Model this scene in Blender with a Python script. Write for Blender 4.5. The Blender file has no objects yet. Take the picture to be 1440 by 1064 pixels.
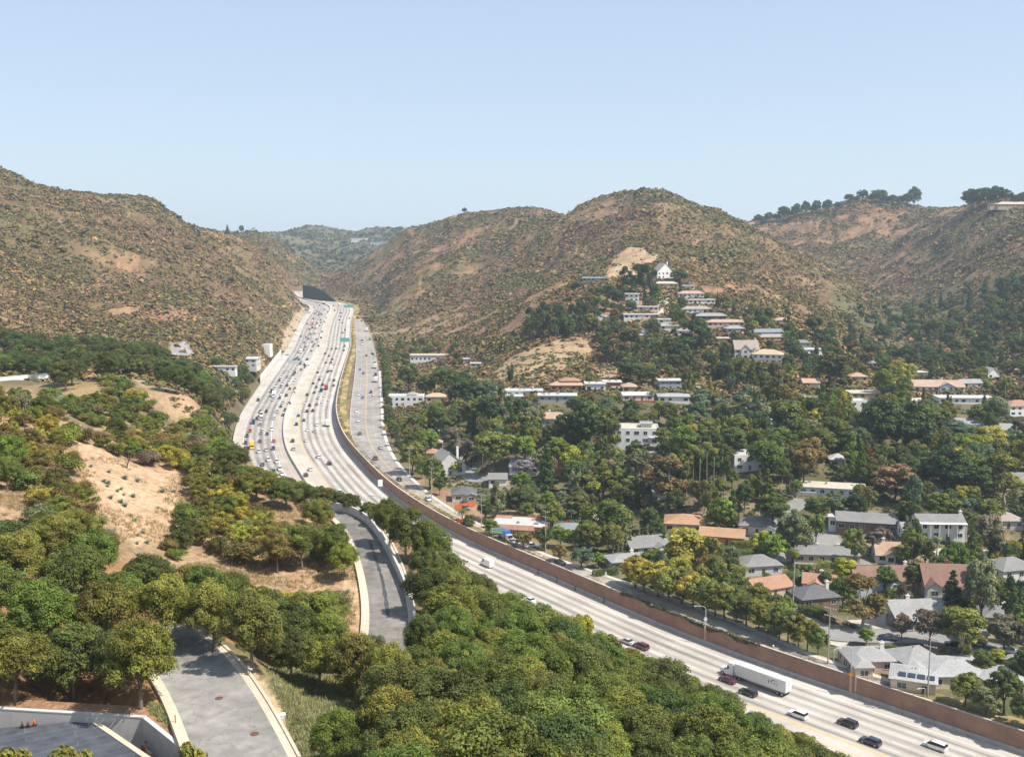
import bpy, bmesh, math, random
import numpy as np
from mathutils import Vector, Matrix, Euler

R = math.radians
rng = np.random.default_rng(7)
random.seed(7)
scene = bpy.context.scene
COL = scene.collection

# ------------------------------------------------------------------ camera
F = 1500.0            # focal length in photo pixels (photo 1440 x 1064)
PITCH = math.atan((532 - 330) / F)
CAMZ = 110.0
CP, SP = math.cos(PITCH), math.sin(PITCH)
cam_d = bpy.data.cameras.new('camera')
cam = bpy.data.objects.new('camera', cam_d)
COL.objects.link(cam)
cam.location = (0, 0, CAMZ)
cam.rotation_euler = (R(90) - PITCH, 0, 0)
cam_d.sensor_width = 36.0
cam_d.lens = 36.0 * F / 1440.0
cam_d.clip_start = 1.0
cam_d.clip_end = 20000.0
scene.camera = cam


def ray(px, py):
    """slope dx/dY, dz/dY of the sight line through a photo pixel"""
    cx = (np.asarray(px, float) - 720.0) / F
    cy = (532.0 - np.asarray(py, float)) / F
    dy = CP + SP * cy
    return cx / dy, (-SP + CP * cy) / dy


def W(px, py, Y):
    a, b = ray(px, py)
    return (a * Y, Y, CAMZ + b * Y)


def proj(x, y, z):
    x, y, z = np.asarray(x, float), np.asarray(y, float), np.asarray(z, float) - CAMZ
    f = CP * y - SP * z
    u = SP * y + CP * z
    return 720 + F * x / f, 532 - F * u / f


def on_z(px, py, z):
    """point of the sight line at height z"""
    a, b = ray(px, py)
    Y = (z - CAMZ) / b
    return a * Y, Y


def inpoly(px, py, poly):
    px, py = np.asarray(px, float), np.asarray(py, float)
    c = np.zeros(px.shape, bool)
    n = len(poly)
    for i in range(n):
        x0, y0 = poly[i]
        x1, y1 = poly[(i + 1) % n]
        if y0 == y1:
            continue
        m = (y0 > py) != (y1 > py)
        c ^= m & (px < (x1 - x0) * (py - y0) / (y1 - y0) + x0)
    return c


# ------------------------------------------------------------------ noise
def vnoise(x, y, seed=0):
    x, y = np.asarray(x, float), np.asarray(y, float)
    xi, yi = np.floor(x).astype(np.int64), np.floor(y).astype(np.int64)
    fx, fy = x - xi, y - yi
    fx = fx * fx * fx * (fx * (fx * 6 - 15) + 10)
    fy = fy * fy * fy * (fy * (fy * 6 - 15) + 10)

    def h(i, j):
        n = (i * 374761393 + j * 668265263 + seed * 974634777) & 0xFFFFFFFF
        n = ((n ^ (n >> 13)) * 1274126177) & 0xFFFFFFFF
        return ((n ^ (n >> 16)) & 0xFFFF) / 65535.0
    a, b, c, d = h(xi, yi), h(xi + 1, yi), h(xi, yi + 1), h(xi + 1, yi + 1)
    return (a + (b - a) * fx) * (1 - fy) + (c + (d - c) * fx) * fy


def fbm(x, y, seed=0, octv=4):
    s, a, t = 0, 1.0, 0
    for o in range(octv):
        s = s + a * vnoise(x * 2 ** o + 17 * o, y * 2 ** o - 9 * o, seed + o)
        t += a
        a *= 0.5
    return s / t


def sstep(a, b, x):
    t = np.clip((np.asarray(x, float) - a) / (b - a), 0, 1)
    return t * t * (3 - 2 * t)


# ------------------------------------------------------------------ terrain: control points
CT = []


def P(px, py, Y):
    a, b = ray(px, py)
    CT.append((float(a), Y, CAMZ + float(b) * Y))


def Q(px, Y, z):
    CT.append(((px - 720) / 1500.0, Y, z))


for t in [(0, 40, 82), (400, 40, 83), (720, 30, 86), (1440, 40, 80), (-500, 40, 90), (1900, 40, 72), (-900, 60, 92),
          (0, 62, 71), (400, 62, 72), (720, 62, 70), (1100, 62, 69), (1440, 62, 60), (1900, 70, 48), (2300, 90, 20),
          (600, 170, 54), (600, 230, 43), (600, 290, 22), (600, 325, 4), (700, 112, 57), (700, 170, 46), (700, 230, 26), (700, 262, 5),
          (850, 115, 54), (850, 160, 42), (850, 195, 28), (850, 218, 5), (1000, 120, 49), (1000, 160, 34), (1000, 185, 17), (1000, 203, 3),
          (1190, 120, 42), (1190, 150, 27), (1190, 170, 11), (1190, 183, 2), (1440, 100, 40), (1440, 130, 23), (1440, 150, 5),
          (1800, 100, 25), (1800, 130, 2), (2200, 150, 2),
          (500, 250, 38), (450, 290, 24), (400, 340, 8), (380, 255, 46), (350, 330, 18), (330, 400, 14),
          # valley behind the near crest, spur, wood
          (60, 275, 62), (150, 280, 58), (250, 300, 50), (100, 430, 50), (0, 400, 54), (250, 430, 44),
          (-300, 110, 66), (-300, 200, 80), (-300, 330, 74), (-300, 520, 60), (-300, 700, 70), (-900, 200, 90), (-900, 600, 95), (-900, 1100, 220), (-900, 2500, 230),
          # freeway corridor natural level
          (470, 800, 2), (470, 1000, 5), (465, 1250, 11), (470, 1450, 14), (440, 1480, 14), (520, 650, 4),
          (590, 700, 5), (620, 520, 4), (540, 1050, 10), (530, 1250, 14), (800, 450, 6), (560, 560, 4.4),
          (1350, 285, 4.4), (1250, 262, 4.4), (1440, 240, 4.4), (1000, 300, 4.4), (800, 372, 4.4), (700, 430, 4.4), (1100, 300, 4.4), (1200, 270, 4.4),
          (1700, 200, 4.4), (1700, 260, 5), (1900, 420, 15), (1900, 700, 40), (1900, 1200, 150), (2300, 1000, 130), (2300, 500, 20),
          # behind the ridges
          (0, 1650, 140), (212, 1750, 115), (310, 1800, 75), (420, 1800, 28), (-300, 1600, 200),
          (760, 2150, 105), (905, 1750, 125), (655, 2200, 105), (1050, 1650, 75), (560, 2150, 75),
          (1210, 2500, 130), (1440, 2100, 130), (1050, 2500, 100), (1700, 2000, 170), (2300, 2500, 170),
          (200, 3300, 120), (-300, 3500, 150), (-900, 4000, 150), (450, 4600, 100), (0, 5600, 100), (720, 5600, 100), (1440, 5600, 110), (720, 3500, 100), (2300, 5600, 110), (-900, 6000, 110)]:
    Q(*t)
for t in [
        # near left
        (100, 1000, 112), (330, 1000, 110), (250, 912, 133), (480, 970, 122), (545, 870, 151), (540, 800, 172), (515, 750, 192), (480, 718, 208),
        (400, 800, 166), (330, 840, 150), (230, 720, 185), (130, 640, 205), (100, 618, 214), (0, 690, 165), (0, 800, 132), (150, 820, 140), (0, 560, 232), (60, 572, 240), (300, 640, 236), (400, 688, 217),
        (120, 543, 335), (230, 548, 365), (300, 590, 345), (330, 622, 300), (190, 590, 300),
        (50, 500, 520), (200, 510, 520), (300, 525, 560), (332, 560, 520), (335, 595, 470), (40, 530, 435), (0, 478, 640), (200, 497, 660), (350, 503, 760), (330, 518, 735),
        # left mountain
        (0, 470, 700), (100, 470, 740), (250, 488, 740), (395, 480, 980), (425, 432, 1440),
        (0, 400, 850), (100, 420, 900), (250, 420, 950), (350, 440, 1000), (400, 440, 1180), (0, 320, 1050), (130, 350, 1050), (250, 370, 1120), (350, 385, 1280), (405, 405, 1420),
        (-300, 150, 1150), (0, 237, 1200), (60, 263, 1250), (140, 274, 1300), (212, 280, 1350), (262, 317, 1400), (310, 331, 1450), (340, 334, 1480), (385, 368, 1500), (420, 402, 1520),
        (355, 332, 1950), (400, 345, 1950), (430, 378, 1900), (440, 398, 1880),
        # far hills
        (360, 330, 3000), (430, 319, 3300), (465, 321, 3300), (500, 327, 3300), (530, 320, 3300), (580, 321, 3300), (520, 343, 2900), (450, 360, 2500), (450, 388, 2100), (480, 398, 1850),
        # centre hill
        (560, 440, 1250), (500, 412, 1620), (480, 390, 1750), (600, 420, 1250), (600, 370, 1450), (650, 332, 1600),
        (470, 382, 1820), (560, 333, 1760), (600, 316, 1760), (655, 299, 1760), (700, 298, 1750), (760, 294, 1700), (795, 304, 1640), (820, 290, 1450), (850, 277, 1400), (905, 269, 1350), (960, 281, 1350), (1050, 314, 1300), (1110, 353, 1250), (1200, 413, 1150), (1235, 441, 1100),
        (700, 400, 1200), (680, 460, 950), (600, 480, 1000), (640, 520, 820), (750, 350, 1300), (800, 400, 1050), (850, 340, 1200), (890, 355, 1100), (870, 385, 960), (820, 390, 940), (935, 396, 900), (980, 412, 860), (900, 442, 800), (1000, 450, 770), (780, 480, 730), (700, 520, 690), (830, 475, 745), (860, 520, 650), (750, 560, 565), (850, 555, 568), (940, 555, 565), (1060, 512, 620), (1100, 490, 690), (1100, 440, 820), (1150, 440, 960), (1040, 400, 960), (1150, 495, 710), (1000, 350, 1150), (1100, 390, 1120),
        (750, 592, 500), (900, 622, 455), (1000, 572, 545), (1040, 656, 430), (650, 592, 560),
        # right
        (1050, 311, 1900), (1130, 298, 1900), (1210, 278, 1850), (1300, 292, 1800), (1340, 293, 1680), (1362, 287, 1500), (1440, 277, 1380), (1700, 230, 1400),
        (1100, 340, 1700), (1200, 350, 1600), (1300, 360, 1400), (1400, 350, 1200), (1440, 400, 1000), (1300, 420, 1200), (1220, 400, 1400), (1250, 440, 1180), (1350, 440, 1000), (1440, 460, 860), (1300, 480, 900), (1440, 520, 690), (1300, 520, 710), (1200, 520, 710),
        (1300, 560, 575), (1440, 570, 560), (1250, 602, 500), (1380, 622, 480), (1440, 680, 420), (1300, 662, 440), (1200, 692, 410), (1130, 642, 440), (1300, 732, 372), (1200, 742, 370), (1440, 800, 340), (1150, 782, 350), (1000, 722, 385), (900, 682, 425), (1000, 802, 340), (1200, 862, 302)]:
    P(*t)
CT = np.array(CT)
K1, K2 = 7.5, 3.0


def rbf_fit(pts):
    u = np.stack([pts[:, 0] * K1, np.log(pts[:, 1]) * K2], 1)
    d = np.sqrt(((u[:, None] - u[None]) ** 2).sum(-1) + 0.10)
    n = len(u)
    A = np.zeros((n + 3, n + 3))
    A[:n, :n] = d - np.eye(n) * 0.01
    A[:n, n] = 1
    A[:n, n + 1:] = u
    A[n, :n] = 1
    A[n + 1:, :n] = u.T
    w = np.linalg.solve(A, np.concatenate([pts[:, 2], np.zeros(3)]))
    return u, w


RU, RWT = rbf_fit(CT)


def rbf_eval(a, Y):
    u = np.stack([a.ravel() * K1, np.log(Y.ravel()) * K2], 1)
    out = np.empty(len(u))
    n = len(RU)
    for i in range(0, len(u), 20000):
        q = u[i:i + 20000]
        d = np.sqrt(((q[:, None] - RU[None]) ** 2).sum(-1) + 0.10)
        out[i:i + 20000] = d @ RWT[:n] + RWT[n] + q @ RWT[n + 1:]
    return out.reshape(a.shape)


# ------------------------------------------------------------------ roads (plan polylines)
def zf(Y):
    """freeway grade"""
    return 14.0 * sstep(600, 1500, Y) + 6 * sstep(1550, 1750, Y)


def hw(Y):
    """height of the ground behind the brick wall above the freeway"""
    return 4.6 - 3.9 * sstep(520, 1150, Y)


def smooth_line(pts, step=4.0, sig=4):
    pts = np.array(pts, float)
    d = np.concatenate([[0], np.cumsum(np.hypot(*np.diff(pts[:, :2], axis=0).T))])
    s = np.arange(0, d[-1], step)
    o = np.stack([np.interp(s, d, pts[:, k]) for k in range(pts.shape[1])], 1)
    k = np.exp(-0.5 * (np.arange(-3 * sig, 3 * sig + 1) / sig) ** 2)
    k /= k.sum()
    m = 3 * sig
    lo = 2 * o[0] - o[m:0:-1]
    hi = 2 * o[-1] - o[-2:-m - 2:-1]
    e = np.concatenate([lo, o, hi])
    return np.stack([np.convolve(e[:, j], k, 'valid') for j in range(o.shape[1])], 1)


def normals2(l):
    t = np.gradient(l[:, :2], axis=0)
    t /= np.linalg.norm(t, axis=1)[:, None]
    return t, np.stack([-t[:, 1], t[:, 0]], 1)   # tangent, left normal


wall_px = [(1440, 1060), (1203, 979), (1080, 939), (960, 897), (860, 850), (775, 811), (700, 782), (650, 761), (596, 728), (542, 692), (515, 660), (485, 629), (475, 604), (471, 580), (479, 540), (488, 512)]
rw = [(300, 22), (200, 121)]
for p_ in wall_px:
    x_, y_ = on_z(p_[0], p_[1], 0.0)
    rw.append((float(x_), float(y_)))
rw += [(-150, 985), (-170, 1120), (-190, 1260), (-203, 1375), (-214, 1440), (-232, 1500), (-262, 1560), (-295, 1625), (-318, 1690), (-326, 1730)]
RW = smooth_line(rw, 4.0, 7)
RWT_, RWN = normals2(RW)
RWZ = zf(RW[:, 1])
FW = 57.0


def nearest(line, x, y, chunk=4000):
    """signed offset (left +), index of the closest vertex"""
    x, y = np.ravel(x), np.ravel(y)
    off = np.empty(len(x))
    idx = np.empty(len(x), int)
    t, nl = normals2(line)
    for i in range(0, len(x), chunk):
        dx = x[i:i + chunk, None] - line[None, :, 0]
        dy = y[i:i + chunk, None] - line[None, :, 1]
        k = np.argmin(dx * dx + dy * dy, 1)
        r_ = np.arange(len(k))
        ddx, ddy = dx[r_, k], dy[r_, k]
        off[i:i + chunk] = ddx * nl[k, 0] + ddy * nl[k, 1]
        al = np.abs(ddx * t[k, 0] + ddy * t[k, 1])
        big = al > 9.0
        off[i:i + chunk][big] = np.sign(off[i:i + chunk][big] + 1e-9) * np.hypot(ddx, ddy)[big]
        idx[i:i + chunk] = k
    return off, idx


# the boulevard behind the wall: left and right edges
sep_l_px = [(1230, 975), (1130, 928), (1040, 893), (960, 868), (880, 836), (800, 800), (740, 773), (680, 745), (630, 722), (585, 697), (545, 668), (517, 645), (501, 630), (494, 612), (492, 590), (495, 560), (499, 530), (501, 505), (502, 480), (501, 462), (499, 448)]
sep_r_px = [(1240, 972), (1180, 943), (1110, 906), (1040, 877), (960, 848), (870, 818), (815, 799), (750, 779), (690, 748), (637, 722), (600, 697), (575, 672), (553, 650), (542, 625), (536, 600), (535, 570), (534, 540), (532, 515), (526, 485), (517, 462), (509, 448)]


def sep_pts(px):
    o = []
    for p_ in px:
        Y = 400.0
        for _ in range(12):
            x_, Y = on_z(p_[0], p_[1], zf(Y) + hw(Y))
        o.append((float(x_), float(Y)))
    return o


SL_ = smooth_line(sep_pts(sep_l_px), 4.0, 5)
SR_ = smooth_line(sep_pts(sep_r_px), 4.0, 5)
for l_, gap_ in ((SL_, 1.0), (SR_, 3.6)):
    o_, i_ = nearest(RW, l_[:, 0], l_[:, 1])
    push_ = np.where(l_[:, 1] < 700, np.maximum(0, o_ + gap_), 0)
    l_[:, :2] -= RWN[i_] * push_[:, None]

# driveway round the hillside (z 56) and near road with manholes
drive_px = [(540, 945), (548, 895), (547, 850), (537, 805), (524, 768), (509, 741), (490, 723), (466, 710)]
near_px = [(375, 1150), (341, 1064), (312, 1000), (288, 955), (258, 915), (205, 880)]
DR = smooth_line([tuple(float(v) for v in on_z(p_[0], p_[1], 56.0)) for p_ in drive_px], 1.5, 4)
NR = smooth_line([tuple(float(v) for v in on_z(p_[0], p_[1], 61.0)) for p_ in near_px], 1.5, 4)
DRW, NRW = 2.75, 4.0

# ------------------------------------------------------------------ terrain grid
NA, NY = 900, 470
GA = np.linspace(-1.15, 1.15, NA)
GL = np.linspace(math.log(22.0), math.log(6500.0), NY)
GAm, GLm = np.meshgrid(GA, GL)
GYm = np.exp(GLm)
GXm = GAm * GYm
Z = rbf_eval(GAm, GYm)
# gullies and roughness on the hills
hill = sstep(620, 900, GYm) * sstep(16, 45, Z)
wx = GXm + 60 * fbm(GXm / 200, GYm / 200, 3)
wy = GYm + 60 * fbm(GXm / 200, GYm / 200, 5)
rid = 1 - np.abs(2 * fbm(wx / 170, wy / 170, 11, 4) - 1)
Z = Z + hill * (rid - 0.72) * 26
rid2 = 1 - np.abs(2 * fbm(wx / 60, wy / 60, 21, 3) - 1)
Z = Z + hill * (rid2 - 0.72) * 9
farm = sstep(1850, 2500, GYm)
Z = Z + farm * (1 - np.abs(2 * fbm(GXm / 420, GYm / 420, 25, 4) - 1) - .72) * 70
mid = sstep(130, 200, GYm) * (1 - sstep(600, 900, GYm)) * sstep(18, 40, Z)
Z = Z + mid * (fbm(GXm / 30, GYm / 30, 31, 4) - 0.5) * 5
Z = Z + (fbm(GXm / 9, GYm / 9, 41, 3) - 0.5) * 0.5
# hold the skyline to its drawn line
SKY = np.array([(-300, 165), (0, 235), (20, 243), (40, 255), (60, 262), (90, 268), (140, 273), (170, 274), (205, 277), (218, 281), (240, 298), (262, 315), (285, 324), (310, 329), (340, 331), (365, 328), (395, 328), (415, 323), (430, 318), (445, 318), (470, 322), (500, 327), (515, 323), (530, 319), (560, 321), (585, 320), (600, 316), (625, 308), (650, 299), (690, 297), (720, 292), (745, 291), (765, 294), (795, 304), (815, 290), (835, 281), (850, 276), (875, 269), (905, 266), (935, 267), (952, 274), (965, 282), (985, 290), (1010, 295), (1030, 305), (1050, 313), (1075, 305), (1100, 302), (1130, 297), (1160, 292), (1190, 282), (1215, 278), (1250, 279), (1280, 288), (1300, 292), (1335, 293), (1350, 292), (1375, 284), (1400, 280), (1440, 276), (1700, 228)], float)
sa_, sb_ = ray(SKY[:, 0], SKY[:, 1])
tgt = np.interp(GA, sa_, sb_)
for _ in range(4):
    sl0 = np.where(GYm > 600, (Z - CAMZ) / GYm, -9)
    k_ = np.argmax(sl0, 0)
    yr = np.exp(GL[k_])
    dz = (tgt - sl0[k_, np.arange(NA)]) * yr
    dz = np.where((GA > -.72) & (GA < .72), dz, 0)
    Z = Z + dz[None] * np.exp(-((GLm - np.log(yr)[None]) / .10) ** 2)
ZN = Z.copy()
# carve the freeway corridor
sel = (GYm > 20) & (GYm < 2000) & (np.abs(GXm) < 420)
off, idx = nearest(RW, GXm[sel], GYm[sel])
znat = Z[sel]
zr = RWZ[idx] - 0.5
Ysel = GYm[sel]
side = zf(RW[idx, 1]) + hw(RW[idx, 1])
edge = 1.0 + np.clip(Ysel / 500, 0.6, 3.0)         # keep the low ground under the wall
znew = znat.copy()
on = (off > -edge) & (off < FW + 2)
znew[on] = zr[on]
lb = (off >= FW + 2)
bl = np.clip(8 + Ysel * 0.006, 8, 22)
k = sstep(0, 1, (off - FW - 2) / bl)
znew = np.where(lb, zr + (znat - zr) * k, znew)
rb = off <= -edge
k2 = sstep(0, 1, (-off - 26) / 26.0)
znew = np.where(rb, (side - 0.35) + (znat - side + 0.35) * k2, znew)
Z[sel] = znew
T_OFF = np.full(Z.shape, 999.0)
T_OFF[sel] = off


def carve(line, half, z, soft, drop=0.25):
    s = (GXm > line[:, 0].min() - half - soft) & (GXm < line[:, 0].max() + half + soft) & (GYm > line[:, 1].min() - half - soft) & (GYm < line[:, 1].max() + half + soft)
    o, i = nearest(line, GXm[s], GYm[s])
    k_ = sstep(0, 1, (np.abs(o) - half) / soft)
    Z[s] = (z - drop) * (1 - k_) + Z[s] * k_


carve(DR, DRW + 1.6, 56.0, 7.0)
carve(NR, NRW + 1.6, 61.0, 6.0)
# the sunken court of the concrete building, lower left
WT = 60.6
CW = [tuple(float(v) for v in on_z(a_, b_, WT)) for a_, b_ in [(-260, 985), (0, 997), (200, 1009), (268, 1064), (330, 1130)]]
court = inpoly(GXm, GYm, CW + [(-24, 88), (-30, 60), (-90, 60), (-110, 110)])
Z[court] = np.minimum(Z[court], 53.5)
cwl = smooth_line(CW[:4], 1.0, 1)
s_ = (GYm > 95) & (GYm < 135) & (GXm > -90) & (GXm < -22) & ~court
o_, i_ = nearest(cwl, GXm[s_], GYm[s_])
Z[s_] = np.where(np.abs(o_) < 1.0, 53.5, np.minimum(Z[s_], WT - .12 + np.maximum(0, np.abs(o_) - .8) * .22))


def hmap(x, y):
    x, y = np.asarray(x, float), np.asarray(y, float)
    fa = np.clip((x / y - GA[0]) / (GA[1] - GA[0]), 0, NA - 1.001)
    fl = np.clip((np.log(y) - GL[0]) / (GL[1] - GL[0]), 0, NY - 1.001)
    ia, il = fa.astype(int), fl.astype(int)
    ta, tl = fa - ia, fl - il
    return (Z[il, ia] * (1 - ta) + Z[il, ia + 1] * ta) * (1 - tl) + (Z[il + 1, ia] * (1 - ta) + Z[il + 1, ia + 1] * ta) * tl


HL = np.exp(np.linspace(math.log(45.0), math.log(6000.0), 900))


def hit(px, py):
    """where the sight line through a photo pixel meets the ground -> x, y, z (nan: sky)"""
    px, py = np.atleast_1d(px).astype(float), np.atleast_1d(py).astype(float)
    a, b = ray(px, py)
    X = a[:, None] * HL[None]
    Yv = np.broadcast_to(HL[None], X.shape)
    zr_ = CAMZ + b[:, None] * HL[None]
    g = zr_ - hmap(X, Yv)
    below = g < 0
    k_ = np.argmax(below, 1)
    none = ~below.any(1)
    k_ = np.maximum(k_, 1)
    r_ = np.arange(len(px))
    g0, g1 = g[r_, k_ - 1], g[r_, k_]
    t = np.clip(g0 / (g0 - g1 + 1e-9), 0, 1)
    Y = HL[k_ - 1] + (HL[k_] - HL[k_ - 1]) * t
    x = a * Y
    z = hmap(x, Y)
    x[none] = np.nan
    return x, Y, z


def hit1(px, py):
    x, y, z = hit(px, py)
    return float(x[0]), float(y[0]), float(z[0])


# ------------------------------------------------------------------ neighbourhood streets: plan lines and the ground under them
STREETS = []
for px_, w_, kind_, nm_ in [
        ([(1060, 752), (1100, 785), (1150, 790), (1165, 768), (1152, 742), (1128, 728)], 11, 'street', 'street'),
        ([(1150, 770), (1180, 790), (1230, 786)], 9, 'street', 'street'),
        ([(1090, 845), (1150, 890), (1210, 895), (1280, 893), (1350, 902), (1440, 925)], 9, 'street', 'street'),
        ([(1165, 905), (1185, 890), (1200, 893)], 7, 'pale', 'street'),
        ([(620, 640), (650, 660), (672, 680), (690, 668), (740, 668)], 7, 'street', 'street'),
        ([(712, 756), (722, 752), (735, 748)], 9, 'pale', 'path'),
        ([(928, 448), (935, 436), (932, 425), (938, 412)], 8, 'pale', 'street'),
        ([(990, 800), (1015, 790), (1035, 785)], 8, 'pale', 'path'),
        ([(1270, 545), (1290, 565), (1320, 575)], 9, 'pale', 'street'),
        ([(1220, 872), (1240, 880), (1262, 888)], 12, 'pale', 'path'),
        ([(1130, 700), (1110, 720), (1085, 735)], 6, 'street', 'street'),
        ([(1300, 778), (1370, 775), (1440, 780)], 7, 'pale', 'street'),
]:
    q_ = [hit1(a_, b_)[:2] for a_, b_ in px_]
    l_ = smooth_line(q_, min(2.0, np.hypot(*np.diff(np.array(q_), axis=0).T).sum() / 14), 2)
    zs_ = hmap(l_[:, 0], l_[:, 1])
    zs_ = np.convolve(np.pad(zs_, 6, 'edge'), np.ones(13) / 13, 'valid')
    half = w_ / 2 + .8
    s_ = (GXm > l_[:, 0].min() - 12) & (GXm < l_[:, 0].max() + 12) & (GYm > l_[:, 1].min() - 12) & (GYm < l_[:, 1].max() + 12)
    o_, i_ = nearest(l_, GXm[s_], GYm[s_])
    k_ = sstep(0, 1, (np.abs(o_) - half) / 5.0)
    k_ = np.where(T_OFF[s_] > -7, 1.0, k_)
    Z[s_] = (zs_[i_] - .2) * (1 - k_) + Z[s_] * k_
    STREETS.append((l_, zs_, w_, kind_, nm_))
# ------------------------------------------------------------------ materials
MATS = {}


def new_mat(name):
    m = bpy.data.materials.new(name)
    m.use_nodes = True
    nt = m.node_tree
    return m, nt, nt.nodes['Principled BSDF']


def node(nt, t, **kw):
    n = nt.nodes.new(t)
    for k_, v in kw.items():
        if k_.startswith('i_'):
            n.inputs[k_[2:].replace('_', ' ')].default_value = v
        else:
            setattr(n, k_, v)
    return n


def L(nt, a, b):
    nt.links.new(a, b)


def noise_fac(nt, scale, lo, hi, detail=4, coord='Object', rough=0.6):
    tc = node(nt, 'ShaderNodeTexCoord')
    nz = node(nt, 'ShaderNodeTexNoise')
    nz.inputs['Scale'].default_value = scale
    nz.inputs['Detail'].default_value = detail
    nz.inputs['Roughness'].default_value = rough
    L(nt, tc.outputs[coord], nz.inputs['Vector'])
    mr = node(nt, 'ShaderNodeMapRange')
    mr.inputs['From Min'].default_value = 0.3
    mr.inputs['From Max'].default_value = 0.7
    mr.inputs['To Min'].default_value = lo
    mr.inputs['To Max'].default_value = hi
    L(nt, nz.outputs['Fac'], mr.inputs['Value'])
    return mr.outputs['Result'], nz


def mulcol(nt, col_out, fac_out):
    m = node(nt, 'ShaderNodeMix', data_type='RGBA', blend_type='MULTIPLY')
    m.inputs['Factor'].default_value = 1.0
    if isinstance(col_out, tuple):
        m.inputs['A'].default_value = (*col_out, 1)
    else:
        L(nt, col_out, m.inputs['A'])
    L(nt, fac_out, m.inputs['B'])
    return m.outputs['Result']


def plain(name, col, rough=0.7, var=0.15, scale=1.0, metal=0.0, bump=0.0, spec=0.5, world=False):
    """colour with soft noise variation at two scales"""
    if name in MATS:
        return MATS[name]
    m, nt, b = new_mat(name)
    f1, nz = noise_fac(nt, scale, 1 - var, 1 + var, 5)
    f2, nz2 = noise_fac(nt, scale * 0.13, 1 - var * 0.8, 1 + var * 0.8, 3)
    mm = node(nt, 'ShaderNodeMath', operation='MULTIPLY')
    L(nt, f1, mm.inputs[0])
    L(nt, f2, mm.inputs[1])
    L(nt, mulcol(nt, tuple(col[:3]), mm.outputs[0]), b.inputs['Base Color'])
    b.inputs['Roughness'].default_value = rough
    b.inputs['Metallic'].default_value = metal
    b.inputs['Specular IOR Level'].default_value = spec
    if bump:
        bp = node(nt, 'ShaderNodeBump')
        bp.inputs['Strength'].default_value = bump
        L(nt, nz.outputs['Fac'], bp.inputs['Height'])
        L(nt, bp.outputs['Normal'], b.inputs['Normal'])
    MATS[name] = m
    return m


def cracked(name, col, rough=.9, var=.2, scale=.5, cell=.22, bump=.05):
    m = plain(name, col, rough, var, scale, bump=bump)
    nt = m.node_tree
    b = nt.nodes['Principled BSDF']
    src = b.inputs['Base Color'].links[0].from_socket
    tc = node(nt, 'ShaderNodeTexCoord')
    nz = node(nt, 'ShaderNodeTexNoise')
    nz.inputs['Scale'].default_value = .6
    nz.inputs['Detail'].default_value = 4
    L(nt, tc.outputs['Object'], nz.inputs['Vector'])
    ad = node(nt, 'ShaderNodeVectorMath', operation='ADD')
    sc_ = node(nt, 'ShaderNodeVectorMath', operation='SCALE')
    sc_.inputs['Scale'].default_value = 2.5
    L(nt, nz.outputs['Color'], sc_.inputs[0])
    L(nt, tc.outputs['Object'], ad.inputs[0])
    L(nt, sc_.outputs[0], ad.inputs[1])
    vo = node(nt, 'ShaderNodeTexVoronoi', feature='DISTANCE_TO_EDGE')
    vo.inputs['Scale'].default_value = cell
    L(nt, ad.outputs[0], vo.inputs['Vector'])
    mr = node(nt, 'ShaderNodeMapRange')
    mr.inputs['From Min'].default_value = .002
    mr.inputs['From Max'].default_value = .016
    mr.inputs['To Min'].default_value = .72
    mr.inputs['To Max'].default_value = 1.0
    L(nt, vo.outputs['Distance'], mr.inputs['Value'])
    f2, _ = noise_fac(nt, .16, .72, 1.2, 5)
    L(nt, mulcol(nt, mulcol(nt, src, mr.outputs['Result']), f2), b.inputs['Base Color'])
    return m


def attr_mat(name, s1, v1, s2, v2, rough=0.9, bump=0.3, dist=0.3, spec=0.2):
    """colour from the mesh's own 'col' attribute (painted pigment) broken up by noise"""
    m, nt, b = new_mat(name)
    at = node(nt, 'ShaderNodeAttribute', attribute_name='col')
    f1, nz = noise_fac(nt, s1, 1 - v1, 1 + v1, 6, rough=0.65)
    f2, nz2 = noise_fac(nt, s2, 1 - v2, 1 + v2, 4)
    mm = node(nt, 'ShaderNodeMath', operation='MULTIPLY')
    L(nt, f1, mm.inputs[0])
    L(nt, f2, mm.inputs[1])
    L(nt, mulcol(nt, at.outputs['Color'], mm.outputs[0]), b.inputs['Base Color'])
    b.inputs['Roughness'].default_value = rough
    b.inputs['Specular IOR Level'].default_value = spec
    if bump:
        bp = node(nt, 'ShaderNodeBump')
        bp.inputs['Strength'].default_value = bump
        bp.inputs['Distance'].default_value = dist
        L(nt, nz.outputs['Fac'], bp.inputs['Height'])
        L(nt, bp.outputs['Normal'], b.inputs['Normal'])
    MATS[name] = m
    return m


def tinted(name, rough=0.6, spec=0.5, metal=0.0, coat=0.0, var=0.08, scale=2.0):
    """pigment from the object's own colour property, used for paints, walls and roofs"""
    m, nt, b = new_mat(name)
    oi = node(nt, 'ShaderNodeObjectInfo')
    f1, nz = noise_fac(nt, scale, 1 - var, 1 + var, 5)
    L(nt, mulcol(nt, oi.outputs['Color'], f1), b.inputs['Base Color'])
    b.inputs['Roughness'].default_value = rough
    b.inputs['Specular IOR Level'].default_value = spec
    b.inputs['Metallic'].default_value = metal
    b.inputs['Coat Weight'].default_value = coat
    b.inputs['Coat Roughness'].default_value = 0.05
    MATS[name] = m
    return m


# ------------------------------------------------------------------ mesh helpers
def link(o, parent=None):
    COL.objects.link(o)
    if parent is not None:
        o.parent = parent
    return o


def tag(o, label=None, cat=None, group=None, kind=None):
    if label:
        o['label'] = label
    if cat:
        o['category'] = cat
    if group:
        o['group'] = group
    if kind:
        o['kind'] = kind
    return o


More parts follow.
